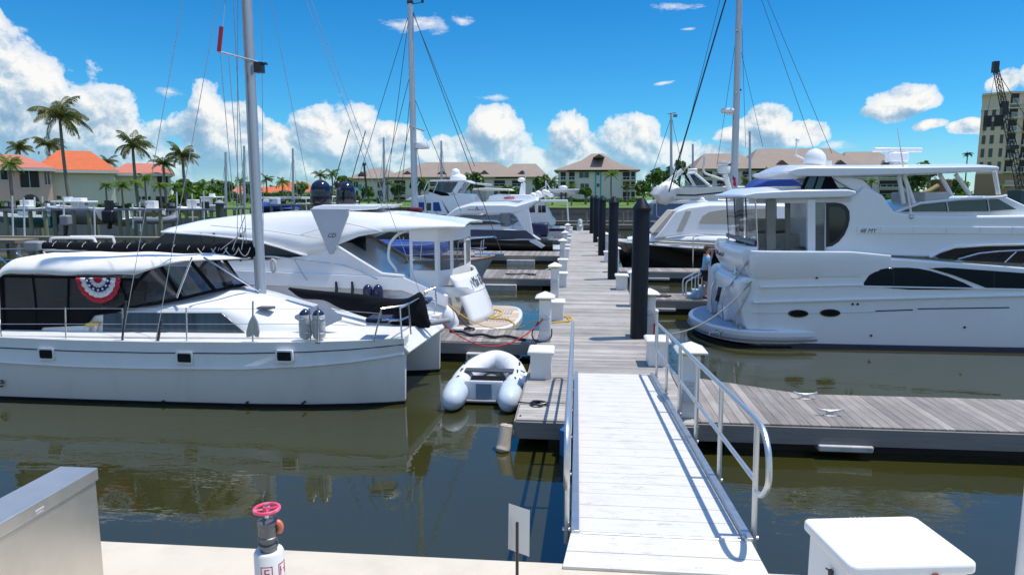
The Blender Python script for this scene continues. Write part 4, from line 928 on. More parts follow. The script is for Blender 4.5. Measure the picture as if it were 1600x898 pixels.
# cockpit seen under the roof
mb = MB(); mb.extr([P(x, y, 20.9) for x, y in ((545, 362), (572, 364), (640, 402), (640, 445), (545, 430))], (0, .12, 0))
mb.build('cockpit_lining', taupe, sy)
mb = MB(); mb.extr([P(x, y, 19.0) for x, y in ((524, 384), (572, 366), (572, 397), (565, 405))], (0, .05, 0)); mb.build('saloon_window', darkglass, sy)
MB().extr([P(x, y, 20.4) for x, y in ((480, 384), (572, 366), (572, 410), (480, 420))], (0, .05, 0)).build('saloon_window', darkglass, sy)
MB().mm((-5.6, 18.2, 1.2), (-3.9, 20.9, 1.45)).mm((-5.6, 20.4, 1.45), (-4.2, 20.9, 1.95)).build('cockpit_seat', mat('taupe cushion', (.42, .36, .30), .7), sy, bevel=.05)
MB().tube(smooth([P(637, 360, 18.1), P(622, 366, 18.1), P(610, 380, 18.1), P(607, 397, 18.1), P(609, 408, 18.1), P(618, 420, 18.1), P(620, 430, 18.1)], 5), .04, 8).build('curved_support', white, sy)
# clear curtains: corner posts, panels with white borders
e = [P(640, 0, 18.05), P(682, 0, 18.05)]
corner = [(P(640, 400, 18.02).x, 18.02), (P(684, 400, 18.02).x, 18.02), (P(707, 400, 18.45).x, 18.45), (P(727, 400, 19.6).x, 19.6), (P(727, 400, 19.6).x, 20.6), (P(707, 400, 18.45).x, 21.18), (P(640, 400, 18.02).x, 21.2)]
zt, z1, z0, zb = [P(660, y_, 18.1).z for y_ in (357, 377, 422, 447)]
encl = thing('cockpit_curtain', 'clear vinyl curtain with white borders around the motor yacht cockpit', 'curtain', (corner[1][0], 19, zb))
mb = MB(); mc = MB()
for (xa, ya), (xb, yb) in zip(corner[:-1], corner[1:]):
    dx, dy = xb-xa, yb-ya; L = math.hypot(dx, dy); f_ = min(.2, .085/L); nn = Vector((-dy/L*.012, dx/L*.012, 0))
    for zz0, zz1 in ((z1, zt), (zb-.0, z0)): mb.extr([Vector((xa, ya, zz0)), Vector((xb, yb, zz0)), Vector((xb, yb, zz1)), Vector((xa, ya, zz1))], nn)
    for t0, t1 in ((0, f_), (1-f_, 1)): mb.extr([Vector((xa+dx*t0, ya+dy*t0, z0-.01)), Vector((xa+dx*t1, ya+dy*t1, z0-.01)), Vector((xa+dx*t1, ya+dy*t1, z1+.01)), Vector((xa+dx*t0, ya+dy*t0, z1+.01))], nn)
    mc.add([Vector((xa, ya, z0))+nn*.5, Vector((xb, yb, z0))+nn*.5, Vector((xb, yb, z1))+nn*.5, Vector((xa, ya, z1))+nn*.5], [(0, 1, 2, 3)])
mb.build('border', whitecanvas, encl, bevel=.008); mc.build('clear_panel', clearv, encl, recalc=False)
mb = MB(); mb.grid(lambda u, v: Vector((corner[1][0] + (u-.5)*1.6 + .25*(1-v), 18.02-.12*(1-v)*math.sin(u*9)*.5, zb-.30*(1-v)*(0.4+.6*math.sin(PI*u)))), 20, 6)
mb.build('loose_skirt', whitecanvas, encl, recalc=False, ang=180)
# fenders and dark ties on the yacht's rail
for x, lab in ((566+9, 'left of two dark navy fenders hanging on the motor yacht side'), (591, 'right of two dark navy fenders hanging on the motor yacht side')):
    c = P(x, 466, 17.35); fender('hull_fender', lab, (c.x, c.y, c.z-.25), .13, .55, navy, navy, group='navy fenders on the motor yacht side')
for x in (525, 550): 
    MB().tube([P(x, 440, 17.5), P(x+1, 452, 17.45), P(x, 462, 17.4)], [.03, .045, .04], 8).build('fender_line', black, sy)
mb = MB().tube(arc(P(427, 415, 17.45), .10, 0, 2*PI, 16, (.6, 0, 0), (0, 0, 1.7))[:-1], .03, 6, closed=True); mb.build('coiled_line', rope, sy)
MB().tube([P(-80, 432, 17.6), P(250, 395, 17.55), P(424, 400, 17.5), P(540, 414, 17.5), P(590, 436, 17.5)], .014, 6).tube([P(458, 402, 17.5), P(480, 438, 17.5)], .014, 6).tube([P(424, 400, 17.5), P(427, 432, 17.5)], .014, 6).build('bow_rail', steel, sy)
# ================================================================ sailboat in the next left slip
sb = thing('sailboat', 'grey hulled sailboat with blue canvas, bow roller and rail pointing at the main dock', 'sailboat', (-7, 25.2, 0))
yc = 25.2
secs = []
for x, wl, hs, zs, rk in ((-14, .6, 1.2, 1.25, 0), (-12, 1.2, 1.6, 1.22, 0), (-9, 1.5, 1.85, 1.25, 0), (-6.5, 1.25, 1.6, 1.35, .1), (-5.2, .75, 1.1, 1.50, .45), (-4.4, .25, .6, 1.62, .85), (-4.05, .03, .16, 1.70, 1.0)):
    secs.append([(x, .03, -.4), (x, wl*.8, -.15), (x, wl, .02), (x+rk*.35, wl+(hs-wl)*.45, .5), (x+rk*.75, wl+(hs-wl)*.85, zs-.3), (x+rk, hs, zs)])
hu = hull_loft(MB(), secs, yc).build('hull', mat('grey blue gelcoat', (.36, .42, .47), .3, var=.12, dirt=(.55, .55, .52), dscale=2, damt=.5), sb, ang=60)
for s_ in (-1, 1):
    MB().tube([Vector((q[-1][0], yc+s_*q[-1][1], q[-1][2]+.02)) for q in secs], .045, 6).build('toe_rail', mat('varnished teak', (.20, .09, .04), .4), sb)
MB().loft([[Vector((x, yc-h, 1.2)), Vector((x, yc-h*.9, z)), Vector((x, yc, z+.1)), Vector((x, yc+h*.9, z)), Vector((x, yc+h, 1.2))] for x, h, z in ((-13, 1.0, 1.55), (-9, 1.1, 1.75), (-6.3, .9, 1.8), (-5.2, .5, 1.6))]).build('coachroof', cream, sb)
MB().mm((-9.6, 24.3, 1.75), (-4.9, 26.1, 2.25)).build('blue_cover', bluecanvas, sb, bevel=.2, seg=4)
for s_ in (-1, 1):
    mb = MB()
    mb.tube([Vector((-8, yc+s_*1.6, 2.15)), Vector((-5.4, yc+s_*1.25, 2.2)), Vector((-4.3, yc+s_*.6, 2.35)), Vector((-3.1, yc+s_*.2, 2.42)), Vector((-3.0, yc, 2.4))], .025, 6)
    mb.tube([Vector((-8, yc+s_*1.6, 1.8)), Vector((-5.4, yc+s_*1.25, 1.85)), Vector((-3.4, yc+s_*.3, 2.0))], .014, 6)
    for x, h in ((-7, 1.55), (-5.6, 1.3), (-4.4, .62), (-3.6, .3)): mb.tube([Vector((x, yc+s_*h, 1.35)), Vector((x+.1, yc+s_*h, 2.3))], .02, 6)
    mb.build('bow_rail', steel, sb)
MB().tube([(-3.8, yc, 1.75), (-2.7, yc, 1.78)], .06, 8).build('bowsprit', steel, sb)
m0, m1 = P(649, 345, yc), P(641, 7, yc)
mast = MB().tube([Vector((m0.x, yc, 1.7)), m1], [.125, .105], 14).build('mast', mastalu, sb)
MB().box(m1+Vector((0, 0, .06)), (.2, .16, .12)).tube([m1, m1+Vector((.45, 0, .05))], .015).box(m1+Vector((.45, 0, .1)), (.08, .08, .12)).build('masthead_gear', black, mast)
r_ = P(655, 228, yc); MB().lathe([(.02, -.12), (.26, -.10), (.28, 0), (.24, .10), (.02, .13)], tuple(r_+Vector((.12, 0, 0))), 20).build('radar_dome', white, mast)
MB().tube([P(648, 229, yc), P(655, 232, yc)], .05).build('radar_bracket', galv, mast)
for sgn in (-1, 1):
    MB().tube([P(648, 200, yc), P(648, 200, yc)+Vector((.1, sgn*1.1, 0))], .03, 6).build('spreader', mastalu, mast)
mb = MB()
for a_, b_ in (((641, 10), (742, 260)), ((642, 12), (560, 280)), ((641, 9), (600, 330)), ((648, 155), (720, 330)), ((645, 100), (590, 320)), ((645, 100), (625, 330)), ((648, 210), (668, 335)), ((648, 160), (610, 335))): mb.tube([P(*a_, yc), P(*b_, yc+.3)], .011, 5)
mb.tube([m1, Vector((-2.8, yc, 1.85))], .014, 5).tube([P(680, 330, 25.0), P(742, 395, 25.0)], .012, 5)
mb.build('shroud', darkwire, sb)
MB().mm((m0.x-.25, yc-.25, 3.3), (m0.x+.25, yc+.25, 3.5)).build('mast_collar', mat('maroon canvas', (.14, .015, .02), .8), sb, bevel=.05)
# ================================================================ black hulled express cruiser
ec = thing('express_cruiser', 'express cruiser with black hull, silver white coupe roof and long dark side window', 'motor yacht', (-6, 45.6, 0))
yc = 45.8; cs = Side(43.9, 47.7, .10, 1.2)
secs = []
for x, wl, hs, zs in ((-1.55, 1.75, 1.85, 1.05), (-3, 1.8, 1.9, 1.18), (-8, 1.8, 1.95, 1.35), (-12, 1.3, 1.6, 1.5), (-15, .2, .6, 1.7)):
    secs.append([(x, .05, -.4), (x, wl, 0), (x, hs, zs-.1), (x, hs-.02, zs)])
hu = hull_loft(MB(), secs, yc).build('hull', blackhull, ec)
MB().mm((-1.7, 44.1, .35), (-.98, 47.5, .5)).build('swim_platform', white, ec, bevel=.03)
mb = MB(); cs.slab(mb, [(650, 375), (700, 357), (795, 358), (822, 360), (846, 375), (800, 376)]); mb.build('cabin_side', white, ec, bevel=.05)
MB_ = cs.panel(MB(), [(690, 374), (700, 360), (740, 358.5), (822, 360), (838, 373), (730, 373)], .02, .05, False); MB_.build('side_window', navy, ec)
mb = cs.panel(MB(), [(728, 349), (745, 345), (770, 346), (790, 350), (738, 351)], .02, .05, False); mb.build('upper_window', darkglass, ec)
cs.slab(MB(), [(680, 360), (700, 352), (740, 343), (775, 344), (795, 352), (800, 359)], off=-.15).build('upper_cabin', white, ec, bevel=.08, seg=3)
mb = MB(); cs.slab(mb, [(690, 342), (712, 326), (735, 320.5), (790, 320), (806, 322), (838, 312), (842, 314), (818, 330), (800, 333), (720, 335), (700, 342)], crown=.25); mb.build('hardtop', white, ec, bevel=.05)
mb = MB(); mb.extr(cs.ring([(805, 335), (826, 325), (834, 372), (852, 384), (846, 388), (828, 378)]), (0, .15, 0)); mb.build('aft_arch', white, ec, bevel=.02)
mb = MB(); mb.extr(cs.ring([(700, 340), (800, 334), (812, 345), (800, 352), (700, 348)], -.3), (0, .03, 0)); mb.build('windscreen', clear_mat('grey blue screen', (.35, .42, .50), .2, .06, .25), ec)
MB().mm((-3.1, 44.6, 1.2), (-1.9, 47.0, 2.1)).build('sunpad', navy, ec, bevel=.15, seg=3)
MB().rbox((P(790, 350, 44.3).x, 44.3, 2.35), (.7, .5, .9), .2).build('helm_seat', grey, ec, bevel=.1)
text_obj('A', 'lettering', navy, .40, frame(P(744, 326.5, 43.75), (1, 0, -.02), (0, 0, 1)), ec, .006, shear=.2)
for x0 in (733, 738, 748, 753): MB().box(P(x0, 327.5, 43.76), (.16, .01, .05)).build('lettering_stroke', redpaint, ec)
# ================================================================ trawlers further out on the left
def trawler_hull(par, yc, xs, hullm, L=3.0):
    secs = []
    for x, wl, hs, zs in xs: secs.append([(x, .05, -.4), (x, wl, 0), (x, hs, zs-.15), (x, hs, zs)])
    return hull_loft(MB(), secs, yc).build('hull', hullm, par)
tr = thing('trawler_yacht', 'white trawler yacht with blue windows and flybridge hardtop carrying a satellite dome', 'trawler', (-9, 52, 0))
yc = 51.6; cs = Side(49.9, 53.3, .05, 2.0)
trawler_hull(tr, yc, ((-4, 1.6, 1.7, 2.1), (-9, 1.7, 1.8, 2.1), (-12.5, 1.4, 1.7, 2.3), (-15, .5, 1.0, 2.6)), white)
cs.slab(MB(), [(638, 335), (643, 312), (650, 312), (690, 314), (700, 335)]).build('wheelhouse', white, tr)
mb = MB(); cs.slab(mb, [(633, 313), (643, 308), (668, 304), (672, 300), (735, 303), (748, 325), (752, 336), (704, 336), (690, 314), (655, 315)]); mb.build('upper_body', white, tr, bevel=.05)
for pts, m_ in (([(643, 316), (647, 316), (651, 329), (646, 329)], bluecanvas), ([(654, 316), (663, 316), (663, 329), (655, 329)], bluecanvas), ([(667, 317), (673.5, 317), (673.5, 329), (667, 329)], darkglass), ([(677, 316), (686, 316), (690, 330), (677, 329.5)], bluecanvas)):
    cs.panel(MB(), pts, .03, .06, False).build('window', m_, tr)
cs.slab(MB(), [(671, 284), (672, 281.5), (726, 281), (736, 285), (762, 287), (760, 290), (740, 288), (725, 284)]).build('flybridge_top', white, tr, bevel=.03)
mb = MB(); mb.extr(cs.ring([(716, 284), (726, 284), (712, 305), (703, 305)]), (0, .15, 0)); mb.build('arch', white, tr); mb = MB(); mb.extr(cs.mirror(cs.ring([(716, 284), (726, 284), (712, 305), (703, 305)])), (0, -.15, 0)); mb.build('arch', white, tr)
mb = MB(); mb.extr(cs.ring([(684, 284), (717, 284), (703, 304), (678, 302)], -.1), (0, .03, 0)); mb.build('flybridge_screen', smoke, tr)
mb = MB(); mb.extr(cs.ring([(669, 299), (671, 296), (700, 302), (703, 306), (690, 306)], .02), (0, .1, 0)); mb.build('spray_dodger', blackcanvas, tr)
MB().rbox(P(700, 297, 50.5), (.6, .6, 1.0), .15).build('helm_seat', white2, tr, bevel=.08)
c = P(716, 281, 51.4); MB().lathe([(.6, 0), (.62, .15), (.55, .3), (.2, .45), (0, .46)], tuple(c), 20).ball(c+Vector((-.2, 0, .5)), .35, 14, 10).build('satellite_dome', white, tr, ang=60)
mb = MB()
for x in (655, 668, 684): mb.tube([P(x-8, 303, 50), P(x, 284, 50)], .03, 6)
mb.build('support_pole', steel, tr)
tw = thing('trawler', 'white trawler with navy stripe, boat deck crane, bundled gear and small tender on the roof', 'trawler', (-4, 57, 0))
yc = 57.3; cs = Side(55.5, 59.1, .03, 1.5)
trawler_hull(tw, yc, ((-.75, 1.6, 1.75, 1.25), (-3, 1.7, 1.8, 1.3), (-8, 1.7, 1.8, 1.6), (-12, .8, 1.2, 2.2)), white)
MB().mm((-6, 55.46, 1.02), (-1.05, 55.52, 1.22)).build('navy_stripe', navy, tw)
mb = MB(); cs.slab(mb, [(760, 352), (760, 316), (838, 316), (850, 316), (861, 340), (866, 345), (866, 352)]); mb.build('cabin', white2, tw)
cs.slab(MB(), [(760, 316), (760, 312.5), (886, 312.5), (887, 316)], off=.15).build('boat_deck', white, tw, bevel=.03)
for x0, x1 in ((824, 836), (841, 846), (846.5, 853)): cs.panel(MB(), [(x0, 321), (x1-.6, 321), (x1, 332), (x0, 332)], .03, .06, False).build('window', darkglass, tw)
MB().tube([P(886, 315, 55.6), P(888, 346, 55.6)], .06, 8).build('deck_post', white, tw)
fb = Side(55.9, 58.7, .05, 3.4)
mb = MB(); fb.slab(mb, [(762, 313), (764, 306), (778, 303), (800, 304), (828, 304.5), (832, 308), (832, 313)]); mb.build('flybridge', white, tw, bevel=.05)
fb.slab(MB(), [(737, 298), (740, 294.5), (760, 293.5), (795, 295), (800, 298)], off=.1).build('bimini', cream, tw, bevel=.05)
mb = MB(); mb.extr([P(x, y, 55.8) for x, y in ((737, 299), (760, 299), (759, 316), (736, 316))], (0, .1, 0)); mb.build('console_cover', mat('grey green mesh', (.28, .30, .27), .8), tw)
mb = MB()
for x in (743, 760, 780, 796): mb.tube([P(x, 297, 56), P(x-2, 312, 56)], .03, 6)
mb.build('bimini_pole', steel, tw)
mb = MB(); mb.loft([[P(x, y, Y_) for x, y in ((811, 305), (821, 305), (821, 286), (814, 286))] for Y_ in (56.9, 57.5)]); mb.build('signal_mast', white, tw, bevel=.03)
c = P(815, 281, 57.2); MB().ball(c, .28, 12, 8, (1.2, 1.2, .7)).tube([P(818, 286, 57.2), P(822, 272, 57.2)], .04).box(P(822, 271, 57.2), (.3, .1, .12)).build('masthead_gear', white2, tw)
MB().ball(P(833, 306, 56.2), .26, 14, 10, (1, 1, 1.1)).build('satellite_dome', pvcwhite, tw)
MB().tube(smooth([P(788+k*2.2, 309.4+(.9 if k % 2 else -.9), 55.85) for k in range(8)], 3), .05, 5).build('red_script', redpaint, tw)
mb = MB(); mb.tube([P(853, 312, 57), P(853, 282, 57)], .07).tube([P(853, 284, 57), P(868, 308, 57)], .05).tube([P(846, 295, 57), P(853, 290, 57)], .03); mb.build('deck_crane', steel, tw)
rg = random.Random(5)
for k in range(5):
    c = P(841+5*k, 302+3*math.sin(k*2), 56.6); MB().ball(c, .27, 10, 7, (1, 1, .8)).build('bundled_gear', pvcwhite, tw)
td = thing('tender', 'small grey white tender sitting on the navy striped trawler boat deck', 'tender', tuple(P(880, 305, 57)))
c = P(880, 297, 57); secs = []
for k, (dx, hh, hz) in enumerate(((-1.25, .45, .45), (-.6, .55, .55), (.4, .55, .55), (1.0, .4, .45), (1.3, .1, .2))): secs.append([(c.x+dx, .05, c.z-hz*.9+(.25 if k == 4 else 0)), (c.x+dx, hh, c.z-.15), (c.x+dx, hh+.06, c.z+.03), (c.x+dx, hh*.9, c.z+.08)])
hull_loft(MB(), secs, 57).build('hull', mat('grey tender gelcoat', (.45, .47, .48), .4), td)
MB().ball(c+Vector((0, 0, .2)), .18, 8, 6, (2, 1, 1)).build('console', white, td)
MB().box(P(877, 306, 57), (.15, 1.0, .5)).box(P(884, 306, 57), (.15, 1.0, .5)).build('cradle', black, td)
# ================================================================ large white yacht on the right
ry = thing('motor_yacht', 'large white aft cabin motor yacht with enclosed aft deck, hardtop and arched hull windows', 'motor yacht', (8, 20.3, 0))
YN, YF = 18.25, 22.35; yc = (YN+YF)/2
def xz(x, y, Y_=YN): p = P(x, y, Y_); return p.x, p.z
HS = Side(YN, YF, .0, 0)
secs = []
for x, wl, hs, zs in ((4.62, 1.80, 1.90, 2.45), (4.85, 1.98, 2.03, 2.45), (5.3, 2.03, 2.05, 2.45), (7.2, 2.04, 2.05, 2.43), (8.5, 2.04, 2.05, 2.35), (10, 2.03, 2.05, 2.24), (12, 2.0, 2.05, 2.10), (16, 1.2, 1.9, 2.2), (18, .2, 1.0, 2.4)):
    secs.append([(x, .05, -.5), (x, wl-.02, 0), (x, hs-.005, .45), (x, hs, zs-.6), (x, hs-.02, zs)])
# aft face leans: the lower hull starts further aft than the deck
hu = hull_loft(MB(), secs, yc).build('hull', white, ry, ang=30, bevel=.10, seg=3)
# boot stripe and bottom paint
MB().loft([[Vector((x, yc-h-.006, .0)), Vector((x, yc-h-.006, .11)), Vector((x, yc-h+.1, .11)), Vector((x, yc-h+.1, .0))] for x, h in ((4.9, 2.03), (8, 2.045), (12.4, 2.045))]).build('boot_stripe', navy, ry)
# swim platform, round in plan
pp_ = smooth([Vector((6.3, YN+.03, 0)), Vector((5.3, YN-.16, 0)), Vector((4.3, YN-.02, 0)), Vector((3.62, YN+.8, 0)), Vector((3.34, yc, 0)), Vector((3.62, YF-.8, 0)), Vector((4.3, YF, 0)), Vector((5.2, YF+.14, 0)), Vector((6.05, YF+.12, 0))], 5)
def ringp(z, s, dx=0): return [Vector((4.9+(p.x-4.9)*s+dx, yc+(p.y-yc)*s, z)) for p in pp_]
MB().loft([ringp(-.25, .90), ringp(.03, .95)]).build('platform_base', navy, ry)
MB().loft([ringp(.10, .965), ringp(.22, .985), ringp(.30, 1.005), ringp(.41, 1.005), ringp(.435, .99), ringp(.44, .93)]).build('swim_platform', white, ry, ang=24)
MB().loft([ringp(.442, .925), ringp(.450, .925)]).build('platform_deck', mat('blue grey deck', (.30, .38, .46), .7), ry)
MB().tube([p+Vector((0, 0, .20)) for p in ringp(0, 1.003)], .03, 6).build('platform_fender_strip', grey, ry)
# transom: steps and moulded lockers
ts = MB(); ts.mm((4.45, YN+.35, .45), (4.8, YF-.3, 1.05)).mm((4.15, YN+1.2, .45), (4.5, YN+2.2, .80)).build('transom_step', white, ry, bevel=.06, seg=3)
q = [P(1172, 520, YN+.1), P(1160, 505, YN+.1), P(1154, 470, YN+.1), P(1155, 440, YN+.1), P(1165, 434, YN+.1), P(1200, 434, YN+.1), P(1200, 520, YN+.1)]
mb = MB(); mb.loft([[Vector((p.x, YN+.06, p.z)) for p in q], *[[Vector((p.x-.16*(1-e*e), yc+e*(yc-YN-.06), p.z)) for p in q] for e in (-.8, -.5, -.2, .2, .5, .8)], [Vector((p.x, YF-.06, p.z)) for p in q]])
tro = mb.build('transom', white, ry, bevel=.05, seg=3)
MB().add([P(x, y, YN+1.3)+Vector((-.42, 0, 0)) for x, y in ((1141, 470), (1146, 448), (1152, 449), (1147, 472))], [(0, 1, 2, 3)]).build('transom_window', darkglass, ry, solid=.02)
MB().mm((4.02, YN+2.4, .46), (4.20, YN+3.1, 1.75)).build('transom_door', greywhite, ry, bevel=.02)
for y_ in (YN+.75, YN+2.3): MB().tube(smooth([(4.05, y_, .5), (3.98, y_, 1.2), (4.12, y_, 1.5), (4.3, y_, 1.55)], 4), .02, 6).build('transom_rail', steel, ry)
# bulging bulwark round the aft deck
q = smooth([P(1166, 400, YN), P(1172, 393, YN), P(1185, 391.5, YN), P(1260, 393.5, YN), P(1345, 395.5, YN), P(1600, 406, YN), P(1700, 408, YN)], 3)
def bulw(sgn):
    rings = []
    for x, zb, out in ((4.50, 2.0, .03), (4.58, 1.9, .09), (4.72, 1.84, .125), (5.1, 1.80, .13), (6.0, 1.84, .10), (7.0, 1.9, .055), (8.0, 2.05, .008)):
        Yb = yc + sgn*(2.05)
        rings.append([Vector((x, Yb-sgn*.25, 2.53-.09*max(0, x-7))), Vector((x, Yb+sgn*(out-.05), 2.54-.09*max(0, x-7))), Vector((x, Yb+sgn*(out-.008), 2.525-.09*max(0, x-7))), Vector((x, Yb+sgn*out, 2.49-.09*max(0, x-7))), Vector((x, Yb+sgn*(out-.01), 2.22)), Vector((x, Yb+sgn*(out*.45), zb+.12)), Vector((x, Yb+sgn*.01, zb)), Vector((x, Yb-sgn*.25, zb))])
    MB().loft(rings).build('bulwark', white, ry, ang=50)
bulw(-1); bulw(1)
# aft bulwark across the stern carrying the name
rings = []
for k in range(9):
    t = k/8; y_ = YN+.25+(YF-YN-.5)*t; dx = -.22*(1-(2*t-1)**2)
    rings.append([Vector((4.75+dx, y_, 2.62)), Vector((4.42+dx, y_, 2.62)), Vector((4.33+dx, y_, 2.45)), Vector((4.40+dx, y_, 2.1)), Vector((4.58+dx, y_, 1.8)), Vector((4.75+dx, y_, 1.8))])
MB().loft(rings).build('stern_bulwark', white, ry, ang=60)
text_obj('RESEO', 'lettering', mname, .34, frame((4.14, yc, 2.33), (0, -1, 0), (.18, 0, 1)), ry, .006)
text_obj('Tag', 'lettering', mname, .17, frame(P(1121, 519, YN-.20), (1, .0, 0), (0, 0, 1)), ry, .004, shear=.4)
# rub strips, slits, ports, windows on the flank
for pts, r_ in (([(1177, 472), (1200, 471.5), (1340, 467.5), (1600, 461), (1750, 457)], .045), ([(1187, 448.5), (1345, 445), (1349, 445)], .03), ([(1345, 447), (1600, 452)], .02)):
    MB().tube(HS.ring(pts, .015), r_, 8).build('rub_strip', white, ry)
for pts in ([(1180, 434), (1345, 431.5)], [(1176, 489), (1235, 488.5)], [(1262, 489), (1283, 488.5)], [(1312, 488), (1368, 487)]):
    MB().tube(HS.ring(pts, .006), .010, 6).build('seam_line', greywhite, ry)
for x0, x1, y in ((1368, 1426, 485), (1434, 1577, 481.5)):
    MB().extr(HS.ring([(x0, y), (x1, y-2), (x1, y-.4), (x0, y+1.6)], .01), (0, .02, 0)).build('vent_slit', navy, ry)
for x, y in ((1247, 489.6), (1297, 488.6)):
    c = HS.near(x, y); ring = lambda sx, sz, dy: [Vector((c.x+sx*math.cos(q), YN-dy, c.z+sz*math.sin(q))) for q in (2*PI*i/24 for i in range(24))]
    o_ = MB().loft([ring(.255, .10, -.02), ring(.255, .10, .02), ring(.215, .072, .02), ring(.215, .072, .0)]).build('porthole', black, ry)
    MB().loft([ring(.215, .072, .004), ring(.215, .072, .010)]).build('porthole_glass', darkglass, o_)
for x, y in ((1332, 475), (1340, 475), (1507, 511), (1361, 524), (1276, 434)):
    c = HS.near(x, y); MB().cyl((c.x, YN+.02, c.z), (c.x, YN-.025, c.z), .028, None, 10).build('drain_fitting', black, ry)
def win(name, pts, off=.014, m_=None, par=None, S_=HS):
    return S_.panel(MB(), pts, off, .03, False).build(name, m_ or darkglass, par or ry, bevel=.008)
arcp = [(1347, 445.5)] + [(1357, 431), (1367, 424), (1376, 420.5), (1385, 418.8), (1400, 417.9), (1420, 418), (1436, 419.5), (1452, 422.5), (1480, 431), (1505, 441), (1526, 451.8)] + [(1500, 452.5), (1420, 452.3), (1380, 449)]
win('hull_window', arcp); win('hull_window', [(1452, 418.6), (1480, 417.8), (1600, 426.5), (1700, 432), (1700, 455), (1600, 452), (1545, 451.5), (1529, 445), (1490, 430)])
for x in (1395, 1552): MB().extr(HS.ring([(x, 419 if x < 1500 else 424), (x+1.4, 419 if x < 1500 else 424), (x+1.4, 451), (x, 451)], .018), (0, .01, 0)).build('window_mullion', black, ry)
# house: upper flank from the deck up to the flybridge coaming
US = Side(YN+.28, YF-.28, .02, 2.5)
up_ = [(1289, 395), (1290, 316), (1300, 309), (1338, 305), (1345, 298), (1352, 290), (1380, 305), (1398, 331), (1430, 336), (1500, 337), (1600, 336), (1750, 336), (1750, 410), (1600, 405), (1345, 398)]
US.slab(MB(), up_).build('deckhouse', white, ry, bevel=.06, seg=3)
# moulded ledge with the model figure
mb = MB(); mb.extr(US.ring([(1339, 353.5), (1700, 355), (1700, 366.5), (1339, 364.5)], .03), (0, .06, 0)); mb.build('side_moulding', white, ry, bevel=.012)
for x in (1374, 1425, 1477, 1529, 1580): MB().extr(US.ring([(x+1, 354.5), (x+2, 354.5), (x, 365.5), (x-1, 365.5)], .034), (0, .01, 0)).build('moulding_groove', greywhite, ry)
text_obj('48 MY', 'lettering', mname, .155, frame(US.near(1355, 360.8, .034), (1, 0, 0), (0, 0, 1)), ry, .003, shear=.3)
win('saloon_window', [(1460, 400), (1472, 393), (1492, 388), (1540, 385), (1600, 384), (1700, 384), (1700, 414), (1600, 411.5), (1510, 407.5), (1468, 404)], .02, None, None, US)
MB().tube(US.ring([(1452, 401), (1468, 393), (1492, 385), (1540, 382), (1600, 381), (1700, 381)], .02), .04, 6).build('window_brow', white, ry)
MB().tube([P(x, y, YN+.05) for x, y in ((1497, 405), (1530, 396), (1560, 393), (1600, 391), (1700, 391))], .022, 8).tube([P(1570, 410, YN+.05), P(1588, 393, YN+.05)], .02, 8).tube([P(1700, 410, YN+.05), P(1700, 391, YN+.05)], .02, 8).build('side_rail', steel, ry)
# round ended door window
dw = [(1290.5, 386), (1290.5, 317), (1305, 316.5), (1315, 318), (1322, 322), (1327, 330), (1327.5, 342), (1325, 354), (1319, 367), (1310, 378), (1300, 384.5)]
cx, cy = 1306, 350
o_ = win('rounded_window', dw, .02, black, None, US)
win('rounded_window_glass', [(cx+(x-cx)*.72, cy+(y-cy)*.83) for x, y in dw], .026, darkglass, o_, US)
# aft deck hardtop and its posts
AS = Side(YN+.12, YF-.12, 0, 0)
AS.slab(MB(), [(1162, 308.5), (1163, 304.5), (1180, 301), (1240, 297.5), (1325, 296.5), (1338, 299), (1339, 304), (1325, 308), (1180, 311)], crown=.12, ny=8, top=(2, 3, 4, 5)).build('aft_hardtop', white, ry, bevel=.03, seg=3)
AI = Side(YN+.25, YF-.25, 0, 0)
MB().loft([[P(x, y, YN+.3) for x, y in ((1170, 311), (1330, 308), (1330, 316), (1170, 318))], [P(x, y, YN+.36) for x, y in ((1170, 311), (1330, 308), (1330, 316), (1170, 318))]]).build('hardtop_valance', greywhite, ry)
olive = mat('olive grey post', (.20, .20, .17), .5)
for x0, x1, m_ in ((1198, 1212, olive), (1262, 1274, white)):
    AI.panel(MB(), [(x0, 312), (x1, 311.5), (x1, 395), (x0, 394)], 0, .12, False).build('deck_post', m_, ry)
    MB().extr(AI.mirror(AI.ring([(x0, 312), (x1, 311.5), (x1, 395), (x0, 394)])), (0, -.12, 0)).build('deck_post', m_, ry)
AI.panel(MB(), [(1238, 312), (1246, 312), (1246, 394), (1238, 394)], -.6, .06, False).build('deck_post', olive, ry)
p_ = P(1163, 320, YN+.3)
for y_ in (YN+.3, yc-.7, yc+.7, YF-.3): MB().tube([(4.75, y_, 2.6), (4.62, y_, 3.95)], .022, 8).build('curtain_pole', black if y_ not in (YN+.3,) else steel, ry)
a_ = [Vector((4.72, YN+.3, 2.65)), Vector((4.62, YN+.3, 3.93)), Vector((4.62, YF-.3, 3.93)), Vector((4.72, YF-.3, 2.65))]
MB().add(a_, [(0, 1, 2, 3)]).build('aft_curtain', clearv, ry, recalc=False)
n0, n1 = P(1198, 312, YN+.3), P(1198, 393, YN+.3)
MB().add([a_[0], a_[1], Vector((n0.x, YN+.3, n0.z)), Vector((n1.x, YN+.3, n1.z))], [(0, 1, 2, 3)]).build('side_curtain', clearv, ry, recalc=False)
for y0_, y1_ in ((YN+.3, YF-.3),): MB().mm((4.66, y0_, 2.66), (4.72, y1_, 2.78)).build('curtain_hem', navy, ry)
MB().mm((4.8, YN+.3, 2.35), (8, YF-.3, 2.40)).build('aft_deck', greywhite, ry)
MB().extr(US.ring([(1274, 316), (1289, 316), (1289, 394), (1274, 394)], -.05), (0, .04, 0)).build('door_glass', clear_mat('grey glazing', (.5, .52, .52), .2, .05, .2), ry)
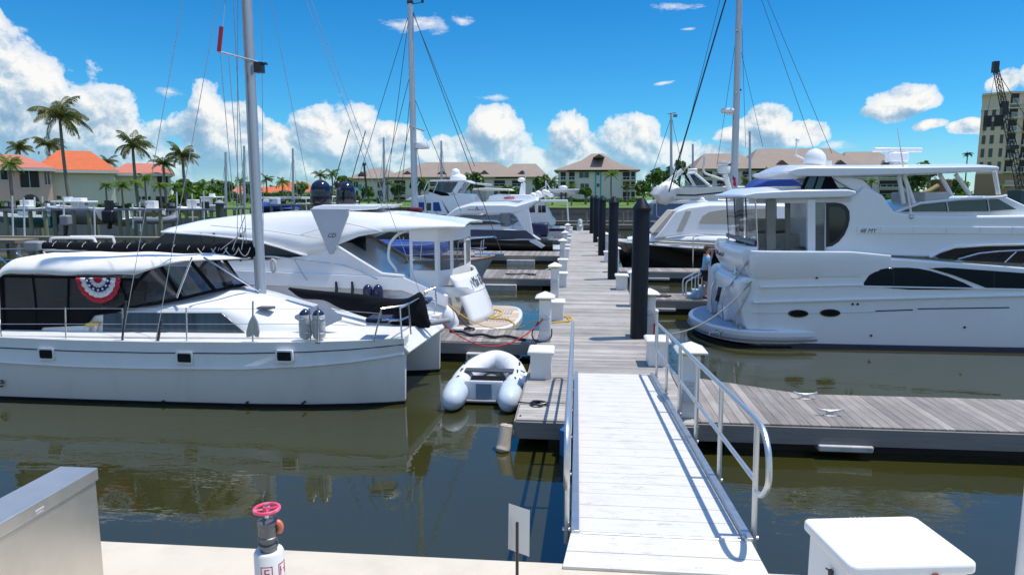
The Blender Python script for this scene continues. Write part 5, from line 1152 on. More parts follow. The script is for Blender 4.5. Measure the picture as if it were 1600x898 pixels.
MB().mm((5.2, 20.6, 2.4), (6.6, 21.9, 2.85)).mm((5.2, 21.6, 2.85), (6.6, 21.9, 3.25)).build('deck_sofa', mat('pale upholstery', (.50, .48, .42), .8), ry, bevel=.06)
# radar arch wing and canvas, flybridge, big hardtop
FS = Side(YN+.45, YF-.45, .02, 3.8)
mb = MB(); mb.extr(FS.ring([(1296, 275), (1332, 276), (1350, 281), (1398, 331), (1425, 340), (1352, 340), (1338, 300)]), (0, .22, 0)); mb.build('arch_wing', white, ry, bevel=.04)
mb = MB(); mb.extr(FS.mirror(FS.ring([(1296, 275), (1332, 276), (1350, 281), (1398, 331), (1425, 340), (1352, 340), (1338, 300)])), (0, -.22, 0)); mb.build('arch_wing', white, ry, bevel=.04)
mb = MB(); mb.extr(FS.ring([(1262, 271.5), (1297, 272), (1312, 297), (1250, 298)], 0), (0, .03, 0)); mb.build('flybridge_curtain', blackcanvas, ry)
mb = MB(); mb.extr(FS.ring([(1266, 274), (1277, 274), (1270, 295), (1256, 296)], .012), (0, .01, 0)); mb.extr(FS.ring([(1280, 274), (1290, 274), (1282, 295), (1273, 295)], .012), (0, .01, 0)); mb.build('curtain_window', greyglass, ry)
TS = Side(YN+.2, YF-.2, 0, 0)
TS.slab(MB(), [(1231, 270), (1233, 266.5), (1246, 263), (1262, 261.5), (1400, 261.5), (1540, 259.5), (1560, 260), (1563, 263), (1560, 267), (1440, 272), (1300, 275.5), (1245, 275)], crown=.12, top=(2, 3, 4, 5, 6), ny=8).build('flybridge_hardtop', white, ry, bevel=.04, seg=3)
for a0, b0 in (((1468, 272), (1487, 306)), ((1493, 272), (1516, 305)), ((1554, 268), (1560, 304)), ((1412, 273), (1428, 318)), ((1404, 273), (1412, 318))):
    for Ys in (YN+.5, YF-.5): MB().tube([P(*a0, Ys if Ys < yc else YF-.5), P(b0[0], b0[1], YN+.5) if Ys < yc else P(*a0, YF-.5)+(P(*b0, YN+.5)-P(*a0, YN+.5))], .055, 8).build('hardtop_support', white, ry)
mb = MB(); FS.slab(mb, [(1398, 331), (1440, 317), (1500, 311), (1561, 308), (1572, 306), (1620, 328), (1640, 340), (1400, 340)], off=-.06); mb.build('flybridge_coaming', white, ry, bevel=.03)
win('flybridge_screen', [(1408, 330.5), (1440, 320), (1500, 314), (1560, 311), (1588, 327), (1540, 330)], .01, greyglass, None, FS)
MB().tube(FS.ring([(1396, 332), (1437, 317.5), (1500, 311), (1560, 308), (1572, 306)], .03), .035, 8).build('screen_frame', white, ry)
for x, y in ((1478, 314.5), (1542, 310.5)): MB().tube(FS.ring([(x, y+1), (x+3, 330)], .03), .014, 6).build('screen_mullion', greywhite, ry)
MB().mm((P(1412, 330, 20.3).x, 19.2, 3.75), (P(1450, 330, 20.3).x, 21.2, 4.05)).build('flybridge_seat', greywhite, ry, bevel=.05)
c = P(1273, 250, 20.0); MB().lathe([(.20, -.20), (.27, -.16), (.30, 0), (.27, .14), (.17, .26), (.06, .31), (0, .315)], tuple(c), 24).build('satellite_dome', white, ry, ang=60)
MB().rbox(P(1292, 255, 20.0), (.22, .2, .12), .04).tube([P(1272, 256, 20), P(1243, 242, 20)], .025, 8).tube([P(1243, 245, 20), P(1245, 216, 20)], .022, 8).ball(P(1246, 219, 20), .06, 8, 6).box(P(1273, 260, 20.0), (.9, .5, .06)).build('antenna_bracket', white2, ry)
c = P(1401, 246, 20.2); MB().rbox(c, (.5, .45, .26), .1).rbox(c+Vector((0, 0, -.28)), (.28, .28, .34), .08).build('radar_pedestal', white, ry, bevel=.04)
MB().box(P(1402, 234.5, 20.2), (1.35, .16, .12), .12).build('radar_scanner', white, ry, bevel=.03)
MB().tube([P(1425, 341, YN+.3), P(1412, 265, YN+.3), P(1402, 200, YN+.3)], [.028, .02, .008], 8).build('whip_antenna', pvcwhite, ry)
MB().ball(P(1424, 339, YN+.3), .06, 8, 6).build('antenna_base', steel, ry)
MB().tube([P(1360, 316, YN+.5), P(1378, 326, YN+.45), P(1400, 333, YN+.42)], .05, 8).build('grab_rail', mat('shaded steel blue', (.35, .42, .52), .35), ry)
# stern rails and mooring line
MB().tube(smooth([P(1140, 447, YN+.6), P(1175, 400, YN+.1), P(1180, 392, YN)], 4), .025, 8).tube([P(1150, 425, YN+1.5), P(1150, 480, YN+1.5)], .03).build('stern_rail', steel, ry)
MB().tube(smooth([P(1171, 441, YN-.05), P(1172, 452, YN-.05), P(1160, 472, YN-.05)], 4), .02, 6).build('grab_line', rope, ry)
for x, y in ((1156, 513), (1153, 489), (1150, 503)): MB().rbox(P(x, y, YN+.03), (.06, .05, .14), .02).build('cleat', steel, ry)
MB().tube(smooth([P(1165, 442, YN-.02), P(1172, 447, YN-.04), P(1170, 458, YN-.04), P(1158, 480, YN+.05), P(1150, 492, YN+.3)], 4), .022, 6).build('shore_cable', rope, ry)
MB().tube(smooth([P(1150, 412, YN+.9), P(1148, 440, YN+.7), P(1149, 462, YN+.7)], 3), .03, 6).tube([P(1136, 430, YN+1.6), P(1152, 425, YN+.6)], .022, 6).build('boarding_rail', steel, ry)
line('mooring_line', 'pale mooring rope from the large white yacht quarter to the main dock', 'rope', sag(P(1174, 440, YN-.06), (1.9, 16.9, .55), .42, 16), .020, mat('weathered rope', (.26, .25, .23), .9))
MB().tube(smooth([P(1108, 524, YN-.2), P(1110, 519, YN-.2), P(1122, 519, YN-.22), P(1124, 525, YN-.2)], 3), .016, 6).build('platform_cleat', steel, ry)
# boarding steps on the finger behind
bs = thing('boarding_steps', 'pale boarding steps with steel handrails on the finger dock beside the person', 'steps', (4.0, 23.6, DZ))
for k in range(3): MB().mm((3.75+k*.22, 23.35, DZ+.0), (3.97+k*.22, 23.95, DZ+.13*(k+1))).build('tread', mat('blue grey step', (.36, .48, .60), .5) if k == 0 else MATS['blue grey step'], bs, bevel=.015)
for y_ in (23.3, 24.0):
    MB().tube(smooth([(3.7, y_, DZ), (3.68, y_, DZ+.50), (3.8, y_, DZ+.64), (4.25, y_, DZ+.88), (4.36, y_, DZ+.84), (4.36, y_, DZ+.4)], 4), .025, 8).tube([(3.98, y_, DZ+.2), (3.98, y_, DZ+.74)], .02, 8).tube([(4.2, y_, DZ+.4), (4.2, y_, DZ+.85)], .02, 8).build('handrail', galv, bs)
# ================================================================ black hulled picnic boat
pb_ = thing('picnic_boat', 'picnic boat with black hull, white cabin and beige canvas covers over its windows', 'motor boat', (7, 36, 0))
yc = 36.0; cs = Side(34.6, 37.4, .12, 1.4)
secs = []
for x, wl, hs, zs, rk in ((13, 1.4, 1.6, 1.2, 0), (8, 1.5, 1.75, 1.25, 0), (5.5, 1.3, 1.65, 1.36, 0), (4.0, .8, 1.25, 1.46, -.2), (3.0, .3, .75, 1.54, -.45), (2.45, .03, .2, 1.60, -.55)):
    secs.append([(x, .05, -.4), (x, wl, 0), (x+rk*.6, wl+(hs-wl)*.7, zs-.5), (x+rk, hs, zs)])
hull_loft(MB(), secs, yc).build('hull', blackhull, pb_)
for s_ in (-1, 1): MB().tube([Vector((q[-1][0], yc+s_*q[-1][1], q[-1][2]+.03)) for q in secs], .06, 6).build('sheer_strake', white, pb_)
def dk(x, z, hw): return [Vector((x, yc-hw, z-.25)), Vector((x, yc-hw*.93, z-.04)), Vector((x, yc-hw*.5, z+.10)), Vector((x, yc, z+.13)), Vector((x, yc+hw*.5, z+.10)), Vector((x, yc+hw*.93, z-.04)), Vector((x, yc+hw, z-.25))]
MB().loft([dk(12, 1.9, 1.55), dk(8, 1.95, 1.6), dk(6, 2.0, 1.5), dk(4.6, 1.95, 1.2), dk(3.4, 1.8, .8), dk(2.6, 1.65, .3)]).build('trunk_deck', white, pb_, ang=60)
cs2 = Side(34.7, 37.3, .15, 1.9)
bd = [(1022, 373), (1036, 357), (1055, 331), (1075, 324.5), (1110, 320), (1200, 320), (1240, 322), (1240, 372), (1100, 366), (1068, 367)]
cs2.slab(MB(), bd, crown=.15, top=(3, 4, 5, 6)).build('cabin', white, pb_, bevel=.06, seg=3)
cs2.panel(MB(), [(1092, 349), (1097, 338), (1108, 331), (1130, 327.5), (1200, 326), (1200, 350), (1100, 350)], .02, .05, False).build('side_cover', beigecanvas, pb_)
fa = cs2.ring([(1022, 366), (1052, 330), (1081, 329), (1066, 362)], .03)
b2 = cs2.mirror(fa)
MB().loft([[fa[0]+Vector((-.05, .15, .05)), fa[1]+Vector((-.03, .1, .03)), fa[2], fa[3]], [b2[0]+Vector((-.05, -.15, .05)), b2[1]+Vector((-.03, -.1, .03)), b2[2], b2[3]]]).build('windscreen_cover', beigecanvas, pb_, bevel=.02)
mb = MB()
for pts in ([(1040, 372), (1060, 369), (1085, 367), (1094, 368)],): mb.tube(pl(pts, 34.5), .05, 6)
mb.build('deck_moulding', greywhite, pb_)
MB().box(P(1115, 386, 34.2), (.36, .05, .14)).build('deck_vent', grey, pb_)
MB().tube([P(1083, 371, 34.1), P(1082.5, 418, 34.1)], .03, 6).tube([P(1083, 370, 34.1), P(1100, 368, 34.4), P(1140, 368, 34.4)], .02, 6).build('side_rail', steel, pb_)
c = P(1097, 316, 36); MB().rbox(c, (.5, .4, .2), .1).ball(c+Vector((0, 0, .12)), .14, 10, 8).build('roof_light', white2, pb_, bevel=.03)
mb = MB()
for x, y, rx in ((1010, 372, 8), (1016, 378, 6), (1012, 384, 7)): mb.tube(smooth([P(x-rx, y+6, 35.8), P(x, y-4, 35.5), P(x+rx, y+4, 35.6), P(x+2, y+8, 35.9)], 4), .04, 6)
mb.build('bow_line', rope, pb_)
# ================================================================ sailboat behind, tall mast
sb2 = thing('sailboat', 'white sailboat with the tall right hand mast, radar pole and blue canvas dodger', 'sailboat', (9, 41, 0))
yc = 40.4; secs = []
for x, wl, hs, zs in ((15, 1.3, 1.6, 1.3), (11, 1.6, 1.9, 1.3), (8, 1.5, 1.8, 1.45), (6, .8, 1.2, 1.65), (4.4, .05, .2, 1.9)): secs.append([(x, .05, -.5), (x, wl, 0), (x, hs, zs-.2), (x, hs, zs)])
hull_loft(MB(), secs, yc).build('hull', white, sb2)
MB().loft([[Vector((x, yc-1.2, 1.3)), Vector((x, yc-1.05, z)), Vector((x, yc+1.05, z)), Vector((x, yc+1.2, 1.3))] for x, z in ((14, 2.0), (8, 2.2), (6.4, 1.9))]).build('coachroof', white, sb2)
Bs = Side(39.4, 41.4, 0, 0)
Bs.slab(MB(), [(1168, 298), (1182, 288), (1200, 281), (1222, 279), (1256, 279), (1256, 300), (1190, 300)], crown=.25, top=(1, 2, 3, 4)).build('dodger', bluecanvas, sb2, bevel=.08)
m1 = P(1157, -60, yc); m0 = P(1147.5, 300, yc)
mst = MB().tube([Vector((m0.x, yc, 1.9)), m1], [.20, .17], 14).build('mast', mastalu, sb2)
MB().lathe([(.03, -.15), (.36, -.12), (.4, 0), (.34, .12), (.03, .16)], tuple(P(1137, 173, yc)), 18).box(P(1144, 178, yc), (.6, .2, .08)).build('radar_dome', white, mst)
for y in (145, 48):
    MB().tube([P(1149, y, yc-1.4), P(1153, y, yc+1.4)], .05, 6).build('spreader', mastalu, mst)
MB().tube([P(1158, 140, yc), P(1150, 146, yc)], .05).box(P(1148, 184, yc), (.2, .2, .3)).build('mast_fitting', black, mst)
mb = MB()
for a_, b_, r_ in (((1134, 0), (1045, 300), .045), ((1125, 0), (1052, 290), .014), ((1190, 0), (1272, 235), .014), ((1199, 0), (1300, 240), .014), ((1150, 60), (1120, 260), .012), ((1160, 90), (1192, 230), .012), ((1158, 0), (1165, 230), .012)):
    p0, p1 = P(*a_, yc), P(*b_, yc); mb.tube([p0+(p0-p1)*.2, p1], r_, 5)
mb.build('shroud', darkwire, sb2)
c = P(1131, 265, 38.8); MB().lathe([(.02, -.25), (.32, -.2), (.36, 0), (.30, .2), (.02, .24)], tuple(c), 18).lathe([(.02, .3), (.34, .32), (.34, .42), (.02, .45)], tuple(c), 18).build('radar_scanner', white2, sb2)
MB().tube([P(1133, 272, 38.8), P(1142, 305, 38.8)], .14, 10).build('radar_pole', white2, sb2)
fl = thing('flag', 'small red white and blue flag hanging by the tall right mast', 'flag', tuple(P(1147, 283, 38.6)))
MB().grid(lambda u, v: P(1145+5*u, 275+14*v+3*u, 38.6)+Vector((0, .06*math.sin(u*7+v*4), 0)), 8, 8).build('cloth', crd, fl, recalc=False, solid=.01)
MB().grid(lambda u, v: P(1144.7+2.6*u, 274.5+6*v+1.5*u, 38.54), 2, 2).build('canton', cbl, fl, recalc=False, solid=.01); MB().tube([P(1145, 272, 38.6), P(1146, 300, 38.6)], .02).build('staff', galv, fl)
MB().tube([P(1123, 256, 39), P(1119, 237, 39)], .0, 4) if False else None
# ================================================================ cream flybridge boat
fy = thing('flybridge_boat', 'cream flybridge motor boat with navy stripe and leaning windscreen frame', 'motor boat', (7, 48.5, 0))
yc = 48.8; cs = Side(47.1, 50.5, .03, 2)
trawler_hull(fy, yc, ((14, 1.6, 1.8, 1.6), (8, 1.6, 1.8, 1.7), (5.5, .9, 1.4, 2.0), (4.6, .1, .4, 2.2)), bluehull)
cs.slab(MB(), [(1019, 343), (1022, 315), (1140, 312), (1180, 312), (1180, 345)]).build('deckhouse', bluehull, fy)
cs.slab(MB(), [(1014, 318), (1020, 313.5), (1180, 311), (1180, 319)], off=.1).build('upper_deck', white, fy, bevel=.03)
cs.slab(MB(), [(1056, 312), (1056, 296), (1062, 293), (1130, 291), (1180, 291), (1180, 312)]).build('flybridge', cream, fy, bevel=.05)
MB().extr(cs.ring([(1057, 303.5), (1085, 304), (1130, 299.5), (1130, 301.5), (1085, 306.5), (1057, 306)], .02), (0, .04, 0)).build('navy_stripe', navy, fy)
mb = MB()
for seg in ([(1074, 271), (1088, 295)], [(1086, 271), (1112, 293)], [(1074, 271), (1086, 270)]): mb.tube(pl(seg, 47.4), .10, 6)
mb.build('windscreen_frame', white, fy)
MB().extr(pl([(1076, 272), (1086, 272), (1106, 292), (1089, 294)], 47.5), (0, .04, 0)).build('windscreen', greyglass, fy)
MB().rbox(P(1082, 267, 48), (.6, .5, .3), .1).build('searchlight', white2, fy, bevel=.05)
MB().tube(smooth([P(1133, 282, 47.2), P(1122, 278, 47.2), P(1101, 270, 47.2), P(1099, 258, 47.2)], 4), .07, 8).tube([P(1100, 268, 47.2), P(1100, 247, 47.2)], .04).box(P(1100, 250, 47.2), (.12, .12, .5)).build('antenna_arm', white2, fy)
MB().tube([P(1058, 297, 47.2), P(1064, 292, 47.2), P(1100, 290, 47.2), P(1125, 288, 47.2)], .03, 6).tube([P(1064, 271, 47.2), P(1082, 294, 47.2)], .03).build('rail', steel, fy)
MB().tube([P(1027, 298, 47.6), P(1066, 266, 47.6)], .16, 8).build('boom', white2, fy)
wr = thing('wrapped_dinghy', 'dinghy bundled in white cloth slung below the crane boom of the cream flybridge boat', 'dinghy', tuple(P(1038, 300, 47)))
outl = [P(x, y, 46.8) for x, y in ((1017, 303), (1022, 296), (1030, 289), (1040, 283), (1047, 284), (1053, 287), (1062, 293), (1058, 299), (1055, 308), (1049, 317), (1040, 319), (1030, 318), (1024, 311))]
cen = sum(outl, Vector((0, 0, 0)))/len(outl); rg = random.Random(11); rings = []
for dy, k_ in ((-.62, .30), (-.55, .62), (-.36, .86), (-.12, 1.0), (.15, .98), (.4, .8), (.6, .4)):
    rings.append([cen+(p-cen)*(k_*(1+.10*math.sin(2.3*i_+dy*9)))+Vector((0, dy+.05*math.sin(3.1*i_), .10*k_*math.sin(1.7*i_+4*dy))) for i_, p in enumerate(outl)])
MB().loft(rings).build('cloth_wrap', whitecanvas, wr, ang=38)
mb = MB(); mb.tube(smooth([P(1026, 310, 47), P(1026, 335, 47), P(1030, 339, 47), P(1036, 340, 47)], 4), .035, 6); mb.build('hanging_line', rope, wr)
# small boats and masts standing further off
for x, y0, y1, Y_, lab in ((1049, 178, 285, 75, 'slim far mast with a wind vane between the nearest piling and the tall right mast'), (353, 238, 318, 70, 'thin far mast just left of the catamaran mast'), (382, 228, 318, 72, 'thin far mast hard against the catamaran mast, behind its halyards'), (458, 232, 318, 74, 'thin far mast right of the catamaran mast'), (600, 215, 318, 78, 'thin far mast left of the grey sailboat mast'), (690, 220, 300, 80, 'thin far mast right of the grey sailboat mast'), (1083, 225, 300, 80, 'thin far mast just left of the tall right mast'), (1172, 205, 290, 76, 'thin far mast just right of the tall right mast')):
    mt = thing('distant_mast', lab, 'mast', tuple(P(x, y1, Y_)))
    MB().tube([P(x, y1+12, Y_), P(x-.5, y0, Y_)], [.16, .11], 8).build('pole', mastalu, mt)
    if x > 1000: MB().tube([P(1043, 178, Y_), P(1056, 176, Y_)], .05).box(P(1055, 181, Y_), (.4, .1, .3)).build('wind_vane', grey, mt); MB().tube([P(1049, 182, Y_), P(1020, 270, Y_)], .03, 4).tube([P(1049, 182, Y_), P(1068, 270, Y_)], .03, 4).build('stay', wire, mt)
    else: MB().tube([P(x, y0+4, Y_), P(x-9, y1, Y_)], .02, 4).tube([P(x, y0+4, Y_), P(x+8, y1, Y_)], .02, 4).build('stay', wire, mt)
# ================================================================ far shore
lawnm, t, b = new_mat('lawn')
pos = t.n('ShaderNodeNewGeometry').outputs['Position']
t.put(b.inputs['Base Color'], t.mix(t.noise(pos, .25, 6, .7), (.075, .15, .012, 1), (.12, .20, .02, 1))); b.inputs['Roughness'].default_value = .9
MB().add([(-29, 104.4, 1.9), (400, 104.4, 1.9), (400, 121, 2.5), (-29, 121, 2.5), (400, 2500, 3), (-600, 2500, 3), (-600, 121, 2.5), (-600, 61.5, 1.7), (-36, 62.5, 1.7), (-29, 100, 1.8)],
         [(0, 1, 2, 3), (3, 2, 4, 5, 6), (6, 7, 8, 9), (6, 9, 0, 3)]).build('lawn', lawnm, recalc=False)['kind'] = 'structure'
swl = thing('timber_seawall', 'long timber seawall with horizontal boards below the far lawn', 'seawall', (60, 104, 0))
mb = MB(); mb.mm((-29.5, 104, -1), (400, 104.38, 1.85)); mb.build('sheeting', fascia, swl)
mb = MB(); mb.mm((-29.6, 103.8, 1.0), (400, 103.99, 1.3)); mb.build('wale', wetpile, swl)
mb = MB(); mb.mm((-29.6, 103.7, 1.86), (400, 104.45, 1.96)); mb.build('cap', wetpile, swl)
swl = thing('timber_seawall', 'dark timber seawall under the houses on the left shore', 'seawall', (-60, 62, 0))
MB().loft([[Vector((-300, 61.2, z)), Vector((-36, 62.2, z)), Vector((-29.2, 100, z)), Vector((-29.2, 104, z)), Vector((-29.9, 104, z)), Vector((-36.6, 62.8, z)), Vector((-300, 61.8, z))] for z in (-1, 1.75)]).build('sheeting', mat('grey seawall timber', (.30, .28, .24), .9, var=.3, scale=2, stretch=(1, 1, .2)), swl)
for i, (x0, x1, y, lab) in enumerate(((-4, 14, 88, 'low brown floating dock on the far side of the basin, farther of two'), (-1, 16, 78, 'low brown floating dock on the far side of the basin, nearer of two'))):
    d = thing('far_dock', lab, 'dock', (x0, y, 0)); MB().mm((x0, y, .1), (x1, y+1.6, .55)).build('deck', wetpile, d); MB().mm((x0+.2, y-.02, -.2), (x1-.2, y+1.5, .1)).build('float', black, d)
    for k in range(4): MB().cyl((x0+2+k*4.2, y+1.8, -1), (x0+2+k*4.2, y+1.8, 1.9), .14).build('pile', wetpile, d)
# ---------------------------------------------------------------- foliage
def leaf_mat(name, c0, c1, sc, tint=None):
    m, t, b = new_mat(name); pos = t.n('ShaderNodeNewGeometry').outputs['Position']
    c = t.mix(t.ramp(t.noise(pos, sc, 4, .65), [(.3, 0), (.7, 1)]), c0+(1,), c1+(1,))
    if tint: c = t.mix(t.math('MULTIPLY', t.n('ShaderNodeObjectInfo').outputs['Random'], .4), c, tint+(1,))
    t.put(b.inputs['Base Color'], c); b.inputs['Roughness'].default_value = .5
    tl = t.n('ShaderNodeBsdfTranslucent', i={'Color': c}); mx = t.n('ShaderNodeMixShader', i={0: .4, 1: b.outputs[0], 2: tl.outputs[0]})
    t.put(m.node_tree.nodes['Material Output'].inputs[0], mx.outputs[0]); return m
leafm = leaf_mat('palm leaf', (.045, .09, .014), (.16, .20, .035), 1.3, (.20, .17, .03))
leafm2 = leaf_mat('bright palm leaf', (.07, .19, .015), (.24, .34, .035), 1.3)
bushm = leaf_mat('broad leaf', (.035, .10, .014), (.14, .25, .035), .9)
hedgem = leaf_mat('bright hedge leaf', (.09, .20, .014), (.25, .38, .03), 1.6)
barkm = mat('palm bark', (.20, .17, .14), .9, var=.3, scale=5, stretch=(1, 1, 3), bump=.4)
def palm_crown(R, nf, seed, droop=1.0, wind=.25):
    rg = random.Random(seed); mb = MB()
    for i in range(nf):
        a = 2*PI*i/nf*2.618+rg.uniform(-.25, .25); up = rg.uniform(-.45, 1.3); L = R*rg.uniform(.75, 1.15)
        pts = []; p = Vector((0, 0, 0)); th = up
        n = 11
        for k in range(n+1):
            pts.append(p.copy()); d = Vector((math.cos(a)*math.cos(th)+wind*k/n, math.sin(a)*math.cos(th), math.sin(th))); p = p + d.normalized()*(L/n); th -= (.14+.06*rg.random())*droop*(.45+k/n)
        mb.tube(pts, [.05*R/3.5*(1-k/n)+.008 for k in range(n+1)], 4)
        for k in range(1, n*5):
            t_ = k/(n*5); f = t_*n; j = min(int(f), n-1); q = pts[j].lerp(pts[j+1], f-j); tg_ = (pts[j+1]-pts[j]).normalized()
            sd = tg_.cross(Vector((0, 0, 1))); 
            if sd.length < .05: sd = Vector((1, 0, 0))
            sd.normalize(); ll = R*.26*math.sin(PI*min(1, .12+t_*.95))**.6*rg.uniform(.8, 1.1)
            for s_ in (-1, 1):
                dr = (sd*s_*rg.uniform(.5, .9)+tg_*.7-Vector((0, 0, .35+.6*rg.random()))).normalized(); w_ = tg_*R*.0095
                e = q+dr*ll*.6; e2 = q+dr*ll-Vector((0, 0, ll*.18))
                mb.add([q-w_*.6, q+w_*.6, e+w_, e-w_, e2], [(0, 1, 2, 3), (3, 2, 4)])
    return mb
def palm(name, label, c, R, base_z, Y_, seed, leaf=None, lean=.3, nf=22, tr=.16, group=None):
    c = Vector(c); rg = random.Random(seed); b0_ = Vector((c.x+lean, c.y, base_z))
    t_ = thing(name, label, 'palm tree', tuple(b0_), group=group)
    H = c.z-base_z
    pts = [b0_.lerp(c, k/8) + Vector((lean*.35*math.sin(PI*k/8)*-1, 0, 0)) for k in range(9)]
    MB().tube(pts, [tr*1.5]+[tr*(1.1-.35*k/8) for k in range(1, 9)], 10).build('trunk', barkm, t_)
    mb = palm_crown(R, nf, seed); mb.v = [v+c for v in mb.v]; mb.build('crown', leaf or leafm, t_, ang=180, recalc=False)
    return t_
PL = [(93, 180, 52, 318, 64, 'tallest coconut palm, standing before the orange roofed house', leafm, .35, 26),
      (207, 226, 36, 322, 66, 'coconut palm leaning right of the large orange roof', leafm, .25, 24),
      (285, 243, 31, 322, 70, 'coconut palm standing right of the last orange roofed house', leafm, .3, 24),
      (255, 256, 26, 322, 77, 'shorter coconut palm behind the last orange roofed house', leafm, .2, 20),
      (14, 256, 27, 322, 60, 'green feather palm in front of the pink house', leafm2, .15, 20),
      (76, 226, 30, 300, 84, 'coconut palm rising behind the orange roofs, under the tallest palm', leafm, .2, 20),
      (30, 232, 26, 300, 86, 'wind bent palm behind the pink house roof', leafm, .2, 18),
      (168, 252, 19, 300, 84, 'palm behind the right slope of the large orange roof', leafm, .2, 18)]
for i, (x, y, r_, yb, Y_, lab, lf, ln, nf) in enumerate(PL):
    palm('coconut_palm', lab, P(x, y, Y_), r_*Y_/F*1.05, 1.7, Y_, 30+i, lf, ln, nf, .17)
small = [(165, 290, 15, 62.8, 'small palm, leftmost of the young palms along the beige wall'), (190, 291, 17, 62.6, 'yellowish small palm in the middle of the beige wall'), (212, 287, 15, 63.5, 'small palm at the foot of the leaning coconut palm'), (226, 279, 16, 66, 'young palm in front of the last orange roofed house, left'), (250, 290, 19, 62.9, 'bushy young palm in front of the dark garage opening'), (275, 292, 15, 66, 'young palm right of the beige houses'), (293, 296, 14, 70, 'young palm near the left end of the far treeline'), (313, 292, 15, 78, 'palm beside the far treeline, left of the thin mast')]
for i, (x, y, r_, Y_, lab) in enumerate(small): palm('young_palm', lab, P(x, y, Y_), r_*Y_/F*1.1, 1.7, Y_, 60+i, leafm2, .1, 17, .10)
far = [(375, 281, 12, 112, 'far palm between two thin masts'), (332, 285, 11, 115, 'far palm left of the thin mast'), (441, 284, 14, 112, 'far palm just right of the catamaran mast'), (416, 280, 13, 118, 'far palm behind the catamaran mast'), (470, 288, 11, 118, 'far palm beside the small orange roof'), (500, 274, 14, 112, 'far palm left of the black satellite domes'), (519, 272, 14, 114, 'far palm behind the black satellite domes'), (606, 287, 10, 120, 'palm at the corner between two grey condominiums'), (955, 273, 14, 112, 'palm standing before the hip roofed condominium with teal strips'), (862, 284, 14, 113, 'palm left of the hip roofed condominium'), (892, 292, 11, 111, 'low palm at the left wall of the hip roofed condominium'), (980, 292, 11, 112, 'low palm at the right corner of the hip roofed condominium'), (1140, 285, 11, 108, 'palm in front of the long right condominium beside the tall mast'), (1165, 283, 11, 109, 'palm right of the tall mast before the long condominium'), (1362, 284, 11, 108, 'palm seen below the yacht hardtop before the condominium'), (1512, 240, 8, 170, 'tall slim palm standing alone left of the apartment tower'), (1562, 292, 8, 140, 'small yellow green palm at the foot of the apartment tower')]
for i, (x, y, r_, Y_, lab) in enumerate(far): palm('far_palm', lab, P(x, y, Y_), r_*Y_/F*1.15, 2.1, Y_, 90+i, leafm if i % 2 else leafm2, .2, 16, .15)
def leaf_cloud(mb, c, rx, ry_, rz, n, s, rg, lobes=7):
    c = Vector(c); L = []
    for k in range(lobes):
        a = rg.uniform(0, 2*PI); u = rg.uniform(-.7, .8); q = math.sqrt(1-u*u)*.62
        L.append((Vector((math.cos(a)*q*rx, math.sin(a)*q*ry_, u*rz*.62)), rg.uniform(.35, .55)))
    for k in range(n):
        o, r_ = L[k % lobes]; d = Vector((rg.gauss(0, 1), rg.gauss(0, 1), rg.gauss(0, 1))).normalized(); rr_ = r_*rg.uniform(.55, 1.05)
        p = c+o+Vector((d.x*rx*rr_, d.y*ry_*rr_, d.z*rz*rr_))
        nrm = (d+Vector((rg.gauss(0, .6), rg.gauss(0, .6), rg.gauss(0, .6)+.4))).normalized(); u = nrm.cross(Vector((rg.random()-.5, rg.random()-.5, rg.random()-.5))).normalized(); w = nrm.cross(u); z = s*rg.uniform(.6, 1.3)
        mb.add([p-u*z-w*z*.5, p+u*z-w*z*.5, p+u*z*.6+w*z*.6, p-u*z*.6+w*z*.6], [(0, 1, 2, 3)])
def tree(name, label, x, y, rpx, hpx, Y_, n, m_, base=2.0, s=.28, cat='tree', seed=1):
    rg = random.Random(seed); c = P(x, y, Y_); rx = rpx*Y_/F; rz = hpx*Y_/F
    t_ = thing(name, label, cat, (c.x, c.y, base)); mb = MB()
    leaf_cloud(mb, c, rx, rx*.8, rz, n, s, rg, 9); mb.build('crown', m_, t_, recalc=False, ang=180)
    k = MB().tube([(c.x, c.y, base), (c.x+.1, c.y, (base+c.z)/2), tuple(c)], [.22, .17, .10], 8)
    for j in range(4):
        a = j*1.7; k.tube([(c.x, c.y, (base+c.z)/2), c+Vector((math.cos(a)*rx*.5, math.sin(a)*rx*.4, rz*.25))], [.1, .04], 6)
    k.build('trunk', barkm, t_)
